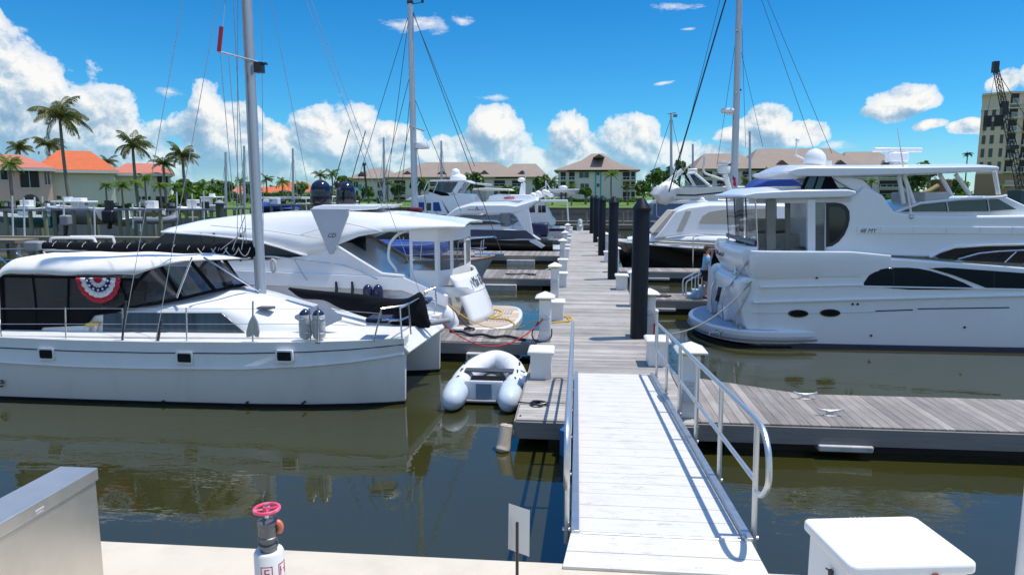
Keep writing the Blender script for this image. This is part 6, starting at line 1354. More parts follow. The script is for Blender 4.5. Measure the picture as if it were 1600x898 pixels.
TR = [(738, 283, 19, 20, 112, 'rounded green tree in front of the long left condominium'), (655, 290, 14, 16, 114, 'green tree beside the flybridge of the blue windowed trawler'), (575, 300, 10, 12, 112, 'bush in front of the small left condominium'), (1022, 275, 14, 15, 125, 'broad tree right of the hip roofed condominium'), (1040, 272, 13, 14, 128, 'broad tree behind the wrapped dinghy'), (1080, 275, 10, 16, 124, 'narrow tree left of the long right condominium'), (1428, 278, 18, 24, 112, 'dark round tree right of the long right condominium'), (1452, 264, 14, 14, 118, 'wide tree crown above the yacht hardtop'), (1495, 292, 16, 15, 125, 'yellow green tree left of the apartment tower'), (350, 292, 16, 14, 120, 'tree in the far left gap behind the thin masts'), (395, 295, 15, 12, 122, 'tree hidden behind the catamaran mast'), (540, 285, 14, 12, 126, 'tree beside the small left condominium'), (1005, 292, 12, 10, 118, 'low tree beyond the second black piling'), (690, 296, 13, 11, 113, 'low tree behind the flybridge of the blue windowed trawler'), (848, 288, 12, 16, 116, 'tree at the right end of the long left condominium'), (622, 296, 12, 12, 116, 'low tree at the left end of the long left condominium'), (795, 298, 14, 9, 113, 'low bushy tree behind the signal mast of the striped trawler'), (915, 300, 9, 8, 115, 'low bush under the windows of the hip roofed condominium'), (1180, 288, 14, 14, 113, 'leafy tree behind the blue dodger'), (1062, 262, 10, 14, 135, 'tall tree behind the leaning boom of the cream flybridge boat'), (470, 294, 14, 11, 128, 'tree between the two distant orange roofs and the black domes'), (285, 292, 15, 14, 84, 'leafy tree right of the last orange roofed house'), (308, 296, 13, 12, 92, 'leafy tree between the houses and the far treeline'), (335, 298, 12, 11, 98, 'leafy tree by the thin far mast on the left shore'), (235, 262, 12, 9, 92, 'tree crown showing above the low red roof'), (322, 298, 13, 10, 125, 'low tree at the left end of the far treeline')]
for i, (x, y, r_, h_, Y_, lab) in enumerate(TR): tree('broadleaf_tree', lab, x, y, r_, h_, Y_, 1100, bushm, 2.1, .24, seed=200+i)
def hedge(label, x0, x1, ytop, ybot, Y_, m_, n, seed, name='hedge'):
    rg = random.Random(seed); a, b2_ = P(x0, ytop, Y_), P(x1, ybot, Y_); mb = MB(); xr = b2_.x-a.x; h = a.z-b2_.z
    for k in range(n):
        u = rg.random(); zt = h*(.7+.3*math.sin(u*23+seed)*math.sin(u*9)); p = Vector((a.x+xr*u, Y_+rg.uniform(0, 1.3), b2_.z+zt*rg.random()**.6)); s = .13+.1*rg.random()
        u_ = Vector((rg.gauss(0, 1), rg.gauss(0, 1), rg.gauss(0, 1))).normalized(); w = u_.cross(Vector((rg.random(), rg.random(), rg.random()))).normalized()
        mb.add([p-u_*s-w*s*.6, p+u_*s-w*s*.6, p+u_*s+w*s*.6, p-u_*s+w*s*.6], [(0, 1, 2, 3)])
    o = mb.build(name, m_, recalc=False, ang=180, loc=(a.x+xr/2, Y_, 1.7)); tag(o, label, 'hedge'); return o
hedge('bright green hedge in front of the pink house', -40, 122, 312, 329, 62.6, hedgem, 2600, 1)
hedge('low dark hedge along the beige house wall', 150, 262, 318, 327, 63, bushm, 1100, 2)
hedge('green shrubs on the left shore below the far palms', 262, 345, 296, 326, 72, hedgem, 2200, 3)
hedge('clipped shrubs along the hip roofed condominium', 868, 1000, 309, 316, 124, bushm, 900, 4)
hedge('shrubs along the long left condominium', 545, 860, 310, 317, 124, bushm, 1500, 5)
hedge('shrubs seen below the yacht hardtop', 1340, 1530, 300, 316, 118, bushm, 1300, 6)
hedge('green bushes behind the catamaran mast', 345, 560, 296, 318, 116, bushm, 2400, 7)
rg = random.Random(77); mb = MB()
for k in range(95):
    u = k/94; X_ = -135+u*330; Yk = 165+rg.uniform(-8, 8); h = rg.uniform(3.2, 5.2)
    leaf_cloud(mb, (X_, Yk, 2.5+h*.55), 3.4, 2.2, h*.6, 150, .42, rg, 5)
o = mb.build('treeline', bushm, recalc=False, ang=180, loc=(0, 165, 2.5)); tag(o, 'distant dark green treeline behind the condominiums', 'treeline', kind='stuff')
# ---------------------------------------------------------------- buildings
shingle = mat('brown roof shingles', (.29, .23, .185), .9, var=.18, scale=.8, dirt=(.22, .17, .14), dscale=.4, damt=.5, bump=.3, bscale=3)
shingle2 = mat('dark gable vent', (.14, .11, .10), .9)
stuc = mat('pale grey stucco', (.66, .62, .60), .9, var=.06, scale=.5)
stuc2 = mat('beige stucco', (.66, .61, .55), .9, var=.08, scale=.4)
pink = mat('pink stucco', (.74, .47, .42), .9, var=.08, scale=.5)
tile = mat('orange roof tiles', (.56, .13, .04), .85, var=.22, scale=1.5, stretch=(1, 1, 1), bump=.4, bscale=5, dirt=(.42, .12, .05), dscale=.6, damt=.5)
tile2 = mat('faded red roof tiles', (.50, .17, .11), .85, var=.25, scale=1.5, bump=.4, bscale=5)
trimw = mat('white trim', (.66, .66, .63), .7)
winm = mat('building window glass', (.03, .04, .05), .12, var=.6, scale=.6, spec=.6)
recess = mat('dark openings and recess shade', (.018, .018, .022), .6)  # dark windows, and shade inside balconies and openings painted near black
def hip(mb, x0, x1, y0, y1, z0, z1, inset, over=.6):
    x0 -= over; x1 += over; y0 -= over; y1 += over; ym = (y0+y1)/2
    v = [(x0, y0, z0), (x1, y0, z0), (x1, y1, z0), (x0, y1, z0), (x0+inset, ym, z1), (x1-inset, ym, z1), (x0, y0, z0-.25), (x1, y0, z0-.25), (x1, y1, z0-.25), (x0, y1, z0-.25)]
    return mb.add(v, [(0, 1, 5, 4), (1, 2, 5), (2, 3, 4, 5), (3, 0, 4), (6, 7, 1, 0), (7, 8, 2, 1), (8, 9, 3, 2), (9, 6, 0, 3), (9, 8, 7, 6)])
def condo(label, Y_, x0p, x1p, eave, roofs, gables, depth=14, cat='apartment block', bays=None, special=None):
    a, b2_ = P(x0p, eave, Y_), P(x1p, eave, Y_); ze = a.z; zb = 2.2
    o = thing('condominium', label, cat, ((a.x+b2_.x)/2, Y_, zb))
    w_ = MB().mm((a.x, Y_, zb), (b2_.x, Y_+depth, ze)).build('wall', stuc, o)
    rf = MB()
    for (rx0, rx1, ry, ins) in roofs:
        p0, p1 = P(rx0, eave, Y_), P(rx1, eave, Y_); top = P((rx0+rx1)/2, ry, Y_+depth/2).z; hip(rf, p0.x, p1.x, Y_, Y_+depth, ze+.02, top, ins*Y_/F, .7)
    rfo = rf.build('roof', shingle, o, ang=10)
    for gx, gw, gy0, gy1 in gables:
        p = P(gx, gy1, Y_+1.0); h_ = P(gx, gy0, Y_+1.0).z; w2 = gw*Y_/F
        MB().loft([[Vector((p.x-w2, Y_+.6, p.z)), Vector((p.x+w2, Y_+.6, p.z)), Vector((p.x, Y_+.6, h_))], [Vector((p.x-w2, Y_+6, p.z)), Vector((p.x+w2, Y_+6, p.z)), Vector((p.x, Y_+6, h_))]]).build('gable_vent', shingle2, rfo)
    return o, ze, zb
def rect(o, Y_, x0, y0, x1, y1, m_, name='window', off=.06, fr=True):
    a, b2_ = P(x0, y1, Y_-off), P(x1, y0, Y_-off)
    q = MB().mm((a.x, Y_-off, a.z), (b2_.x, Y_+.05, b2_.z)).build(name, m_, o)
    if fr and name == 'window':
        mb = MB(); mb.mm((a.x-.08, Y_-off-.04, a.z-.1), (b2_.x+.08, Y_+.03, a.z)); mb.mm(((a.x+b2_.x)/2-.04, Y_-off-.03, a.z), ((a.x+b2_.x)/2+.04, Y_, b2_.z)); mb.build('frame', trimw, q)
    return q
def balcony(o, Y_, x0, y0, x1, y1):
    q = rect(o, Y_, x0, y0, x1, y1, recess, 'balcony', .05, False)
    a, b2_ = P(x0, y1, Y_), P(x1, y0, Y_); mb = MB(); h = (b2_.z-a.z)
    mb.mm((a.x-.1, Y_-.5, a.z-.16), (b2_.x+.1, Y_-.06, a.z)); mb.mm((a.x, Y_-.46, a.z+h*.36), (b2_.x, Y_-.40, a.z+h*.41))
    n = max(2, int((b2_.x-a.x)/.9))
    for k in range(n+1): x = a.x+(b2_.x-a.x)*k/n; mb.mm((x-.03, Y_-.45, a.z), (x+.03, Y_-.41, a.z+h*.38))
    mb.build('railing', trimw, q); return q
o, ze, zb = condo('long grey condominium with brown hip roof and four gable vents, left of centre', 130, 606, 850, 277, [(606, 815, 253.5, 52), (780, 850, 256, 22)], [(637, 8, 267, 273), (691, 9, 266, 273), (757, 9, 266, 273), (816, 9, 266, 273)])
for x0 in (616, 645, 672, 706, 735, 772, 800): 
    for y0, y1 in ((282, 291), (295, 304), (308, 315)): balcony(o, 130, x0, y0, x0+(17 if x0 != 645 else 9), y1)
for x0 in (832,): 
    for y0 in (281, 294): rect(o, 130, x0, y0, x0+8, y0+8, winm)
rect(o, 130, 723, 284, 729, 316, teal, 'teal_panel', .05, False)
o, ze, zb = condo('small grey condominium block with pyramid like brown roof left of the long one', 133, 548, 604, 279, [(548, 604, 262, 26)], [(566, 7, 268, 274)])
for x0, x1 in ((553, 559), (590, 601)):
    for y0 in (284, 298): rect(o, 133, x0, y0, x1, y0+9, winm)
rect(o, 133, 560, 288, 565, 297, teal, 'teal_panel', .05, False)
o, ze, zb = condo('square grey condominium with tiered hip roof and teal window strips', 130, 872, 994, 266, [(872, 994, 251, 40), (892, 976, 240, 38)], [(936, 9, 241, 246)])
for y0, y1 in ((269, 281), (284, 297), (300, 313)):
    balcony(o, 130, 876, y0, 884, y1) if y0 < 290 else None; balcony(o, 130, 889, y0, 898, y1) if y0 < 290 else None; balcony(o, 130, 973, y0, 984, y1); balcony(o, 130, 986, y0, 992, y1)
rect(o, 130, 905, 269, 920, 278, winm); rect(o, 130, 907, 287, 920, 296, winm); rect(o, 130, 905, 303, 918, 313, trimw, 'shutter', .05, False)
for x0 in (929, 937): rect(o, 130, x0, 268, x0+3, 314, teal, 'teal_panel', .05, False)
for y0 in (269, 287): rect(o, 130, 932.4, y0, 936.6, y0+5, winm, 'window', .06, False)
o, ze, zb = condo('long grey condominium with stepped brown roof behind the large white yacht', 122, 1090, 1422, 264, [(1090, 1190, 240, 26), (1172, 1345, 232, 30), (1320, 1422, 237, 28)], [(1145, 8, 252, 258), (1221, 10, 250, 258), (1312, 10, 250, 258), (1385, 10, 250, 258)])
for x0 in (1098, 1120, 1160, 1182, 1210, 1240, 1340, 1374):
    for y0, y1 in ((268, 277), (282, 292), (297, 307)): balcony(o, 122, x0, y0, x0+(30 if x0 == 1374 else 15), y1)
# houses on the left shore
def house(label, Y_, x0p, x1p, eave, ridge, ins, wm, rm, depth=12, zb=1.7):
    a, b2_ = P(x0p, eave, Y_), P(x1p, eave, Y_)
    o = thing('house', label, 'house', ((a.x+b2_.x)/2, Y_, zb)); MB().mm((a.x, Y_, zb), (b2_.x, Y_+depth, a.z)).build('wall', wm, o)
    mb = MB(); hip(mb, a.x, b2_.x, Y_, Y_+depth, a.z+.02, P(x0p, ridge, Y_+depth/2).z, ins*Y_/F, .5); r_ = mb.build('roof', rm, o, ang=10)
    mb = MB(); mb.mm((a.x-.55, Y_-.62, a.z-.32), (b2_.x+.55, Y_-.5, a.z-.02)); mb.build('fascia', trimw, o)
    th_ = math.atan2(o.location.x, o.location.y); o.rotation_euler = (0, 0, -th_); o.scale = (math.cos(th_), 1, 1); return o
o = house('pink stucco house with a faded red tile roof at the left picture edge', 67, -60, 82, 262, 243, 60, pink, tile2)
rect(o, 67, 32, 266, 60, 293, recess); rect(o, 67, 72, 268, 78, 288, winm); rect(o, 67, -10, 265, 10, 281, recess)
ca = P(48, 315, 66.93); MB().extr([Vector((ca.x+1.0*math.cos(a_), 66.94, ca.z+.75*math.sin(a_))) for a_ in (PI*k/12 for k in range(13))], (0, .1, 0)).build('arched_window', winm, o)
o = house('large beige house with a bright orange hip roof behind the tallest palm', 72, 58, 180, 266, 237, 46, stuc2, tile)
rect(o, 72, 89, 306, 95, 311, winm, 'window', .05, False)
MB().cyl(P(92, 243, 75), P(92, 239, 75), .12).build('roof_vent', grey, o); MB().cyl(P(107, 243, 75), P(107, 239, 75), .12).build('roof_vent', grey, o)
o = house('beige house with low red tile roof and dark corner window beside the orange roof', 77, 180, 267, 271, 256, 26, stuc2, tile2)
rect(o, 77, 246, 274, 262, 288, recess); rect(o, 77, 244, 307, 262, 318, recess, 'garage_opening', .05, False)
for x in (215, 222, 231): rect(o, 77, x, 307, x+4, 312, recess, 'window', .05, False)
for x0, x1, e_, r_, m_, lab in ((362, 398, 302, 291, tile2, 'distant low house with a pinkish tile roof left of the catamaran mast'), (430, 492, 299, 285, tile, 'distant low house with an orange tile roof right of the catamaran mast'), (395, 440, 301, 292, tile, 'distant low house hidden behind the catamaran mast')):
    house(lab, 150, x0, x1, e_, r_, 14, stuc2, m_, 12, 2.2)
# apartment tower on the right
tw_ = thing('apartment_tower', 'tall beige apartment tower with rows of balconies at the right picture edge', 'apartment tower', (82, 150, 2.5))
A0 = P(1522, 300, 150); zt_ = P(1540, 150, 150).z; zb = 2.4; bw = mat('tan tower stucco', (.76, .57, .42), .9, var=.05, scale=.2); bw2 = mat('brown tower base stucco', (.36, .22, .14), .9)
xL, xM, xR, yM = A0.x, P(1563, 300, 147).x, A0.x+22, 147
zb2 = P(1540, 272, 150).z
def tface(z0, z1, e=0): return [[Vector((xL-e, 150-e, z)), Vector((xM, 147-e, z)), Vector((xR+e, 147-e, z)), Vector((xR+e, 172, z)), Vector((xL+12, 172, z))] for z in (z0, z1)]
MB().loft(tface(zb2, zt_)).build('wall', bw, tw_); MB().loft(tface(zb, zb2, .15)).build('base_wall', bw2, tw_); MB().loft(tface(zt_, zt_+.4, .3)).build('parapet', bw, tw_)
MB().loft(tface(zt_-2.9, zt_-2.6, .2)).build('cornice', trimw, tw_)
nfl = 8; fh = (zt_-2.9-zb2)/6
def tpt(u): return Vector((xL, 150, 0)).lerp(Vector((xM, 147, 0)), u)
for f_ in range(8):
    z0 = zb+1.0+f_*((zt_-zb)/8.0)
    if f_ < 7:
        for u0, u1 in ((.12, .25), (.42, .56), (.80, .92)):
            a, b2_ = tpt(u0), tpt(u1); mb = MB(); n_ = Vector((-.12, -.2, 0))
            mb.loft([[a+n_*.3+Vector((0, 0, z0)), b2_+n_*.3+Vector((0, 0, z0))] + [b2_+Vector((0, .2, z0)), a+Vector((0, .2, z0))], [a+n_*.3+Vector((0, 0, z0+1.7)), b2_+n_*.3+Vector((0, 0, z0+1.7)), b2_+Vector((0, .2, z0+1.7)), a+Vector((0, .2, z0+1.7))]]).build('window', winm, tw_)
    for x0, x1 in ((xM+.3, xM+1.8), (xM+3.0, xM+7.0), (xM+8.2, xM+12.5)):
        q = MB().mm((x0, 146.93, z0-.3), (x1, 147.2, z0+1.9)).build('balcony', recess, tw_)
        mb = MB(); mb.mm((x0-.2, 146.1, z0-.5), (x1+.2, 146.9, z0-.3)); mb.mm((x0-.1, 146.15, z0+.55), (x1+.1, 146.22, z0+.62))
        for k in range(9): x = x0+(x1-x0)*k/8; mb.mm((x-.03, 146.16, z0-.3), (x+.03, 146.20, z0+.56))
        mb.build('railing', trimw, q)
for u0, u1 in ((.12, .42), (.52, .85)):
    a, b2_ = tpt(u0), tpt(u1); z0 = zt_-6.2
    MB().loft([[a+Vector((-.05, -.08, z)), b2_+Vector((-.05, -.08, z)), b2_+Vector((0, .2, z)), a+Vector((0, .2, z))] for z in (z0, z0+2.2)]).build('loggia', recess, tw_)
# crane with lattice boom
cr_ = thing('crane', 'black lattice boom crane rising in front of the apartment tower', 'crane', tuple(P(1600, 312, 112)))
Cb, Ct = P(1597, 300, 112), P(1556, 108, 112); ax = (Ct-Cb); L_ = ax.length; ax.normalize(); u_ = ax.cross(Vector((0, 1, 0))).normalized(); w_ = ax.cross(u_)
mb = MB(); nb = 22
def lp_(k, i): r_ = .48*(1-.45*k/nb); return Cb+ax*(L_*k/nb)+u_*r_*(1 if i in (0, 3) else -1)+w_*r_*(1 if i < 2 else -1)
for i in range(4):
    mb.tube([lp_(0, i), lp_(nb, i)], .06, 5)
    for k in range(nb): mb.tube([lp_(k, i), lp_(k+1, (i+1) % 4)], .032, 4); mb.tube([lp_(k, i), lp_(k, (i+1) % 4)], .04, 4)
mb.build('lattice_boom', black, cr_)
MB().box(Ct+ax*.3, (.75, .7, 1.6)).build('boom_head', black, cr_); MB().box(Cb+ax*13, (.8, .7, 2.0)).build('boom_joint', black, cr_); MB().box(Cb+ax*7, (1.3, 1.0, .6)).build('boom_joint', black, cr_)
mb = MB(); mb.tube([Ct, Ct+Vector((-.9, 0, -9.5))], .03, 4).tube([Ct, Vector((Cb.x+6, 112, 6))], .05, 4).tube([Cb+ax*13, Vector((Cb.x+6, 112, 6))], .05, 4); mb.build('cable', darkwire, cr_)
MB().mm((Cb.x-1, 110.5, 1.9), (Cb.x+6, 114, 4.6)).mm((Cb.x-2, 110, .2), (Cb.x+8, 115, 1.9)).build('cab', mat('dark blue machine paint', (.05, .07, .10), .5), cr_, bevel=.1)
ex = thing('excavator', 'pale yellow and brown excavator seen through the yacht flybridge supports', 'excavator', tuple(P(1470, 312, 108)))
yel = mat('pale machine yellow', (.50, .38, .16), .5); 
MB().tube([P(1466, 290, 108), P(1452, 298, 108), P(1441, 301, 108)], [.35, .3, .2], 6).tube([P(1441, 301, 108), P(1436, 308, 108)], .25, 6).build('boom', yel, ex)
MB().mm(tuple(P(1466, 304, 108.0)), (P(1486, 304, 108).x, 110.5, P(1466, 280, 108).z)).build('cab', mat('brown machine cab', (.20, .10, .05), .6), ex, bevel=.1)
MB().mm((P(1464, 310, 108).x, 107.6, 1.9), (P(1488, 310, 108).x, 110.8, 2.7)).build('track', black, ex, bevel=.2)
yl = thing('yellow_crane_boom', 'small yellow machine arm behind the blue dodger in front of the long condominium', 'excavator', tuple(P(1210, 285, 108)))
MB().tube([P(1197, 262, 108), P(1212, 266, 108), P(1224, 282, 108)], .3, 6).tube([P(1199, 276, 108), P(1212, 268, 108)], .25, 6).build('arm', yel, yl); MB().box(P(1222, 290, 108), (2.2, 2, 2.2)).build('cab', yel, yl, bevel=.2)
ya = G(1560, 318, 1.9)
# ---------------------------------------------------------------- boat lifts and lift boats on the left
def lift(label, Y0_, Y1_, xs, xs2, ybeam, pm=greenpile, beamw=.15):
    p0 = P(xs[0], ybeam, Y0_); o = thing('boat_lift', label, 'boat lift', (p0.x, Y0_, 0))
    for Yk, xx in ((Y0_, xs), (Y1_, xs2)):
        zb_ = P(xx[0], ybeam, Yk).z
        for x in xx: X_ = P(x, ybeam, Yk).x; MB().cyl((X_, Yk, -1), (X_, Yk, zb_+.1), .15, .13, 10).build('pile', pm, o)
        a, b2_ = P(xx[0]-6, ybeam, Yk), P(xx[-1]+6, ybeam, Yk); MB().mm((a.x, Yk-.2, zb_+.05), (b2_.x, Yk+.2, zb_+.05+beamw)).build('beam', galvb, o)
        for x in xx[::2]: X_ = P(x, ybeam, Yk).x; MB().rbox((X_, Yk, zb_+.5), (.32, .3, .22), .08).build('winch', grey, o)
    return o
galvb = mat('grey lift beam', (.26, .28, .31), .6, .3, var=.2)
lift('boat lift holding the teal hulled skiff at the left edge', 44, 49.5, (8, 47, 70), (20, 62), 331)
lift('boat lift holding the grey centre console', 45, 50.5, (84, 114, 138), (100, 150), 330)
lift('boat lift over the grey rubber boat', 47, 53, (186, 198, 225, 250), (210, 240), 330)
lift('boat lift right of the grey rubber boat', 50, 57, (270, 291, 312, 330), (280, 320), 330)
lift('boat lift left of the blue tarp boat', 60, 68, (352, 366, 380, 394), (372, 392), 328)
lift('boat lift around the blue tarp boat', 62, 70, (424, 440, 458, 472), (430, 468), 322)
wd = thing('lift_dock', 'grey wooden dock on dark piles in front of the boat lifts', 'dock', tuple(P(150, 400, 43.5)))
MB().mm((-45, 42.6, .95), (-20.5, 43.8, 1.15)).build('deck', wetpile, wd)
for k in range(19): MB().cyl((-44.6+k*1.32, 42.75, -1), (-44.6+k*1.32, 42.75, .95), .21, None, 10).build('pile', wetpile if k % 2 else fascia, wd)
wd = thing('lift_dock', 'short grey dock on dark piles at the left picture edge', 'dock', tuple(P(10, 380, 37)))
MB().mm((-40, 36.6, 1.15), (-32.4, 38.4, 1.35)).build('deck', wetpile, wd)
for k in range(5): MB().cyl((-39+k*1.6, 36.9, -1), (-39+k*1.6, 36.9, 1.15), .2, None, 10).build('pile', wetpile, wd)
for i, (x, y0, y1, Yk) in enumerate(((19, 306, 365, 43), (37, 309, 366, 43), (54, 308, 350, 47), (66, 307, 332, 46), (99, 307, 345, 44), (147, 322, 352, 45), (207, 318, 340, 47), (218, 316, 345, 49), (276, 300, 330, 52), (300, 302, 330, 54), (318, 298, 330, 56))):
    gp_ = thing('guide_pole', 'thin white guide pole of the boat lifts on the left', 'pole', (P(x, y1, Yk).x, Yk, 0), group='white guide poles at the boat lifts')
    MB().cyl((P(x, y1, Yk).x, Yk, P(x, y1, Yk).z-.8), P(x, y0, Yk), .055, None, 8).build('tube', pvcwhite, gp_)
thp = thing('mooring_pile', 'thick dark green pile with a white cap standing above the motor yacht roof', 'piling', tuple(P(343, 350, 44)))
c = P(343, 318, 44); MB().cyl((c.x, 44, -1), tuple(c), .28, .26, 14).build('pile', mat('dark green pile', (.05, .07, .05), .7), thp); MB().lathe([(.33, 0), (.33, .05), (.05, .25), (0, .26)], tuple(c), 14).build('cap', grey, thp)
thp = thing('mooring_pile', 'dark green pile standing before the far lawn right of the black domes', 'piling', tuple(P(592, 340, 70)))
c = P(592, 308, 70); MB().cyl((c.x, 70, -1), tuple(c), .22, .2, 12).build('pile', MATS['dark green pile'], thp)
def small_boat(label, cx, ytop, ybot, x0, x1, Yk, hm, bow=1, top=True, beam=1.1, cat='motor boat', name='centre_console', motor=True, sheer=white2, ttop=None):
    a, b2_ = P(x0, ytop, Yk), P(x1, ybot, Yk); L = b2_.x-a.x; zt, zb_ = a.z, b2_.z; h = zt-zb_
    o = thing(name, label, cat, ((a.x+b2_.x)/2, Yk, zb_)); secs = []
    for t_, hw, dz in ((0, .92, 0), (.3, 1, 0), (.6, .95, .05), (.82, .66, .14), (.95, .26, .24), (1, .06, .28)):
        x = (a.x+L*t_) if bow > 0 else (b2_.x-L*t_)
        secs.append([(x, .03, zb_+(h*.8*max(0, t_-.6)/.4 if t_ > .6 else 0)), (x, hw*beam*.75, zb_+h*.45+dz*h), (x, hw*beam, zt+dz*h-.12), (x, hw*beam, zt+dz*h)])
    hull_loft(MB(), secs, Yk).build('hull', hm, o)
    for s_ in (-1, 1): MB().tube([Vector((q[-1][0], Yk+s_*q[-1][1], q[-1][2])) for q in secs], .07, 6).build('gunwale', sheer, o)
    xs_ = a.x+.0 if bow > 0 else b2_.x
    if motor: MB().rbox((xs_-.25*bow, Yk, zt+.25), (.55, .45, .75), .12).tube([(xs_-.25*bow, Yk, zt), (xs_-.25*bow, Yk, zb_-.3)], .1).build('outboard', black, o, bevel=.05)
    MB().rbox(((a.x+b2_.x)/2-.3*bow, Yk, zt+.35), (.9, .7, .9), .1).build('console', white2, o, bevel=.05)
    if ttop:
        p, q = P(ttop[0], ttop[2], Yk), P(ttop[1], ttop[2], Yk); MB().rbox(((p.x+q.x)/2, Yk, p.z), (q.x-p.x, 1.7, .12), .2).build('hardtop', white, o, bevel=.03)
        for s_ in (-1, 1):
            MB().tube([((p.x+q.x)/2-.6, Yk+s_*.5, zt), ((p.x+q.x)/2-.8, Yk+s_*.6, p.z)], .04).tube([((p.x+q.x)/2+.6, Yk+s_*.5, zt), ((p.x+q.x)/2+.8, Yk+s_*.6, p.z)], .04).build('top_support', white, o)
        MB().rbox((p.x+.9, Yk, p.z+.2), (.5, .4, .3), .1).build('radar', white, o)
    return o
small_boat('white skiff with a teal hull on the leftmost boat lift', 40, 338, 356, -10, 84, 46.5, mat('teal gelcoat', (.05, .17, .20), .3), -1)
small_boat('grey centre console boat with white hardtop and black outboards on a lift', 120, 326, 351, 72, 168, 48, mat('slate gelcoat', (.34, .38, .44), .3), -1, ttop=(90, 143, 315), beam=1.3)
ob = thing('outboard_motor', 'grey outboard motor on the stern of the teal skiff', 'outboard', tuple(P(103, 355, 44)))
MB().rbox(P(103, 344, 44), (.7, .5, .7), .15).build('cowl', grey, ob, bevel=.1); MB().tube([P(103, 350, 44), P(102, 369, 44)], [.18, .1], 8).build('leg', black, ob)
ob = thing('outboard_motor', 'large black outboard pair of the grey centre console', 'outboard', tuple(P(175, 345, 47.5)))
MB().rbox(P(175, 338, 47.5), (.95, 1.2, .9), .2).build('cowl', black, ob, bevel=.12); MB().tube([P(174, 344, 47.5), P(170, 357, 47.5)], [.2, .12], 8).build('leg', black, ob)
small_boat('pale green skiff on a lift right of the black outboards', 200, 343, 354, 184, 212, 50, mat('pale green gelcoat', (.32, .40, .34), .4), 1, motor=False)
rb = thing('rubber_boat', 'grey rubber boat with a raised arm on a lift left of the white motor yacht', 'dinghy', tuple(P(240, 350, 49)))
for s_ in (-1, 1): MB().tube(smooth([P(214, 344, 49+s_*.6), P(240, 345, 49+s_*.6), P(262, 344, 49+s_*.45), P(274, 340, 49)], 4), .26, 10).build('tube', mat('slate grey tube', (.22, .24, .28), .5) if s_ < 0 else MATS['slate grey tube'], rb)
MB().tube([P(256, 345, 49), P(273, 334, 49)], .12).build('arm', grey, rb)
small_boat('boat under a bright blue tarpaulin on a lift right of the catamaran mast', 440, 322, 333, 402, 468, 66, bluecanvas, 1, beam=1.4, motor=False, sheer=bluecanvas)
tp_ = thing('blue_tarpaulin', 'bright blue tarpaulin stretched over a boat right of the catamaran mast', 'tarpaulin', tuple(P(430, 325, 66)))
MB().loft([[P(x, y, Y_) for x, y in pts] for Y_, pts in ((64.6, ((400, 325), (470, 327))), (65.3, ((402, 318), (466, 324))), (66, ((404, 314), (462, 322))), (66.7, ((402, 318), (466, 324))), (67.4, ((400, 325), (470, 327))))], cap=False, closed=False).build('sheet', bluecanvas, tp_, recalc=False, solid=.03)
small_boat('white boat with a white top among the lifts left of the catamaran mast', 330, 322, 332, 305, 352, 64, white2, 1, ttop=(318, 345, 308), beam=1.3)
small_boat('white runabout behind the lift piles at the far left', 60, 327, 338, 20, 78, 56, white2, 1, beam=1.2)
small_boat('white hulled boat lying behind the leaning coconut palm, on the left shore', 230, 328, 338, 205, 262, 58, white2, -1, beam=1.2)
small_boat('white cruiser moored beyond the lifts left of the black satellite domes', 505, 318, 331, 470, 560, 80, white2, 1, beam=1.6, ttop=(490, 525, 307), motor=False)
small_boat('low white boat seen between the lift piles near the thick dark pile', 300, 326, 338, 278, 318, 58, white2, -1)
small_boat('white boat at the lifts just right of the catamaran mast', 410, 323, 333, 392, 440, 74, white2, -1)
rf_ = thing('lift_roof', 'long thin white lift roof right of the catamaran mast', 'canopy', tuple(P(450, 312, 76)))
a, b2_ = P(412, 309, 76), P(482, 309, 76); MB().mm((a.x, 74, a.z-.12), (b2_.x, 78, a.z+.12)).build('roof_sheet', white2, rf_)
for x in (416, 435, 455, 478):
    for Y_ in (74.3, 77.7): MB().cyl((P(x, 310, Y_).x, Y_, -.5), (P(x, 310, Y_).x, Y_, a.z-.12), .06, None, 6).build('post', pvcwhite, rf_)
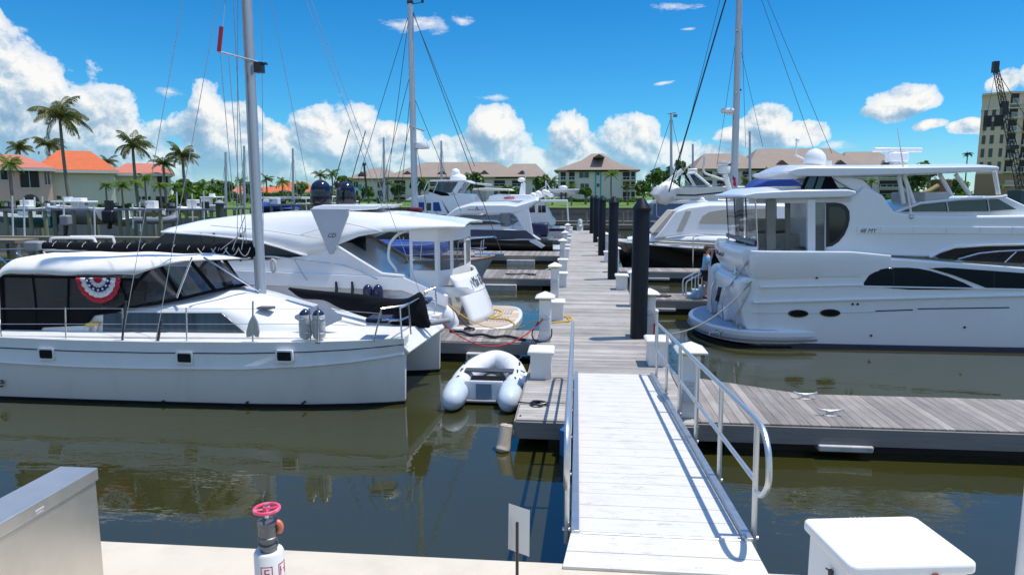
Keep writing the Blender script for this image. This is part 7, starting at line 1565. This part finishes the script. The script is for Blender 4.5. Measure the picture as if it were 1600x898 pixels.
# ================================================================ the person on the finger dock
def person():
    base = P(1108, 467, 23.4); bx_, by_, bz_ = base.x-.16, 23.35, DZ+.002
    o = thing('person', 'person in light blue shirt and black shorts, hand raised to face, on the finger dock', 'person', (bx_, by_, bz_))
    def skin_obj(name, verts, edges, radii, m_, root=0, sub=2):
        me = bpy.data.meshes.new(name); me.from_pydata(verts, edges, []); ob_ = bpy.data.objects.new(name, me); COL.objects.link(ob_); ob_.parent = o
        sk = ob_.modifiers.new('skin', 'SKIN'); sk.use_smooth_shade = True
        for i, d in enumerate(me.skin_vertices[0].data): d.radius = radii[i] if hasattr(radii[i], '__len__') else (radii[i], radii[i]); d.use_root = (i == root)
        ss = ob_.modifiers.new('sub', 'SUBSURF'); ss.levels = ss.render_levels = sub; me.materials.append(m_); return ob_
    # x forward (towards the yacht), y across; right arm on the camera side hangs, left arm raised to the brow
    V = [(0, 0, .92), (.01, 0, 1.08), (.03, 0, 1.28), (.02, 0, 1.44), (.04, 0, 1.52), (.06, 0, 1.60), (.065, 0, 1.68), (.05, 0, 1.74),
         (.02, -.19, 1.42), (-.01, -.24, 1.16), (.09, -.25, .93), (.11, -.25, .86),
         (.02, .19, 1.42), (.20, .25, 1.30), (.23, .16, 1.56), (.17, .09, 1.63),
         (0, -.10, .88), (.03, -.11, .50), (-.02, -.11, .09), (.10, -.12, .03),
         (0, .10, .88), (-.06, .11, .50), (-.12, .11, .09), (0, .12, .03)]
    E_ = [(0, 1), (1, 2), (2, 3), (3, 4), (4, 5), (5, 6), (6, 7), (3, 8), (8, 9), (9, 10), (10, 11), (3, 12), (12, 13), (13, 14), (14, 15), (0, 16), (16, 17), (17, 18), (18, 19), (0, 20), (20, 21), (21, 22), (22, 23)]
    Rr = [.13, .12, .13, .11, .055, .085, .095, .06, .065, .048, .036, .03, .065, .048, .036, .03, .085, .06, .042, .035, .085, .06, .042, .035]
    skin_obj('body', V, E_, Rr, skin)
    skin_obj('shirt', [(0, 0, .86), (.01, 0, 1.08), (.035, 0, 1.28), (.02, 0, 1.45), (.02, -.19, 1.43), (0, -.235, 1.22), (.02, .19, 1.43), (.14, .235, 1.34)], [(0, 1), (1, 2), (2, 3), (3, 4), (4, 5), (3, 6), (6, 7)], [.165, .150, .155, .115, .085, .075, .085, .075], shirt)
    skin_obj('shorts', [(0, 0, .92), (0, -.10, .86), (.025, -.11, .58), (0, .10, .86), (-.045, .11, .58)], [(0, 1), (1, 2), (0, 3), (3, 4)], [.15, .115, .10, .115, .10], pants)
    hr = MB().ball((.035, 0, 1.735), .108, 14, 10, (1.05, .85, .75)).ball((-.02, 0, 1.68), .095, 12, 8, (.9, .9, 1)); hr.v = [v+wloc(o) for v in hr.v]; hr.build('hair', mat('grey brown hair', (.10, .08, .06), .8), o)
    fc = MB().ball((.165, 0, 1.655), .022, 8, 6, (1, .7, 1.2)).ball((.135, -.035, 1.685), .012, 6, 5).ball((.135, .035, 1.685), .012, 6, 5).ball((.06, -.098, 1.665), .025, 8, 6, (.7, .4, 1.2)).tube([(.145, -.03, 1.605), (.155, 0, 1.602), (.145, .03, 1.605)], .008, 5); fc.v = [v+wloc(o) for v in fc.v]; fc.build('face', skin, o)
    for hx, hy, hz, d in ((.115, -.25, .85, Vector((.12, 0, -1))), (.165, .08, 1.64, Vector((-.55, -.6, .25)))):
        d.normalize(); sdv = d.cross(Vector((1, .2, 0))).normalized(); hb = MB(); c_ = Vector((hx, hy, hz))
        hb.ball(c_+d*.04, .042, 10, 8, (.7, 1, 1))
        for k in range(4): q = c_+d*.07+sdv*(.026*(k-1.5)); hb.tube([q, q+d*.04, q+d*.07+Vector((.012, 0, 0))], [.010, .009, .007], 6)
        hb.tube([c_+d*.03+sdv*.035, c_+d*.06+sdv*.055, c_+d*.085+sdv*.05], [.011, .010, .008], 6)
        hb.v = [v+wloc(o) for v in hb.v]; hb.build('hand', skin, o)
    for y_, x_ in ((-.115, .05), (.115, -.06)):
        sh = MB().rbox((x_, y_, .045), (.27, .10, .09), .045); sh.v = [v+wloc(o) for v in sh.v]; sh.build('shoe', black, o, bevel=.02)
    return o
person()
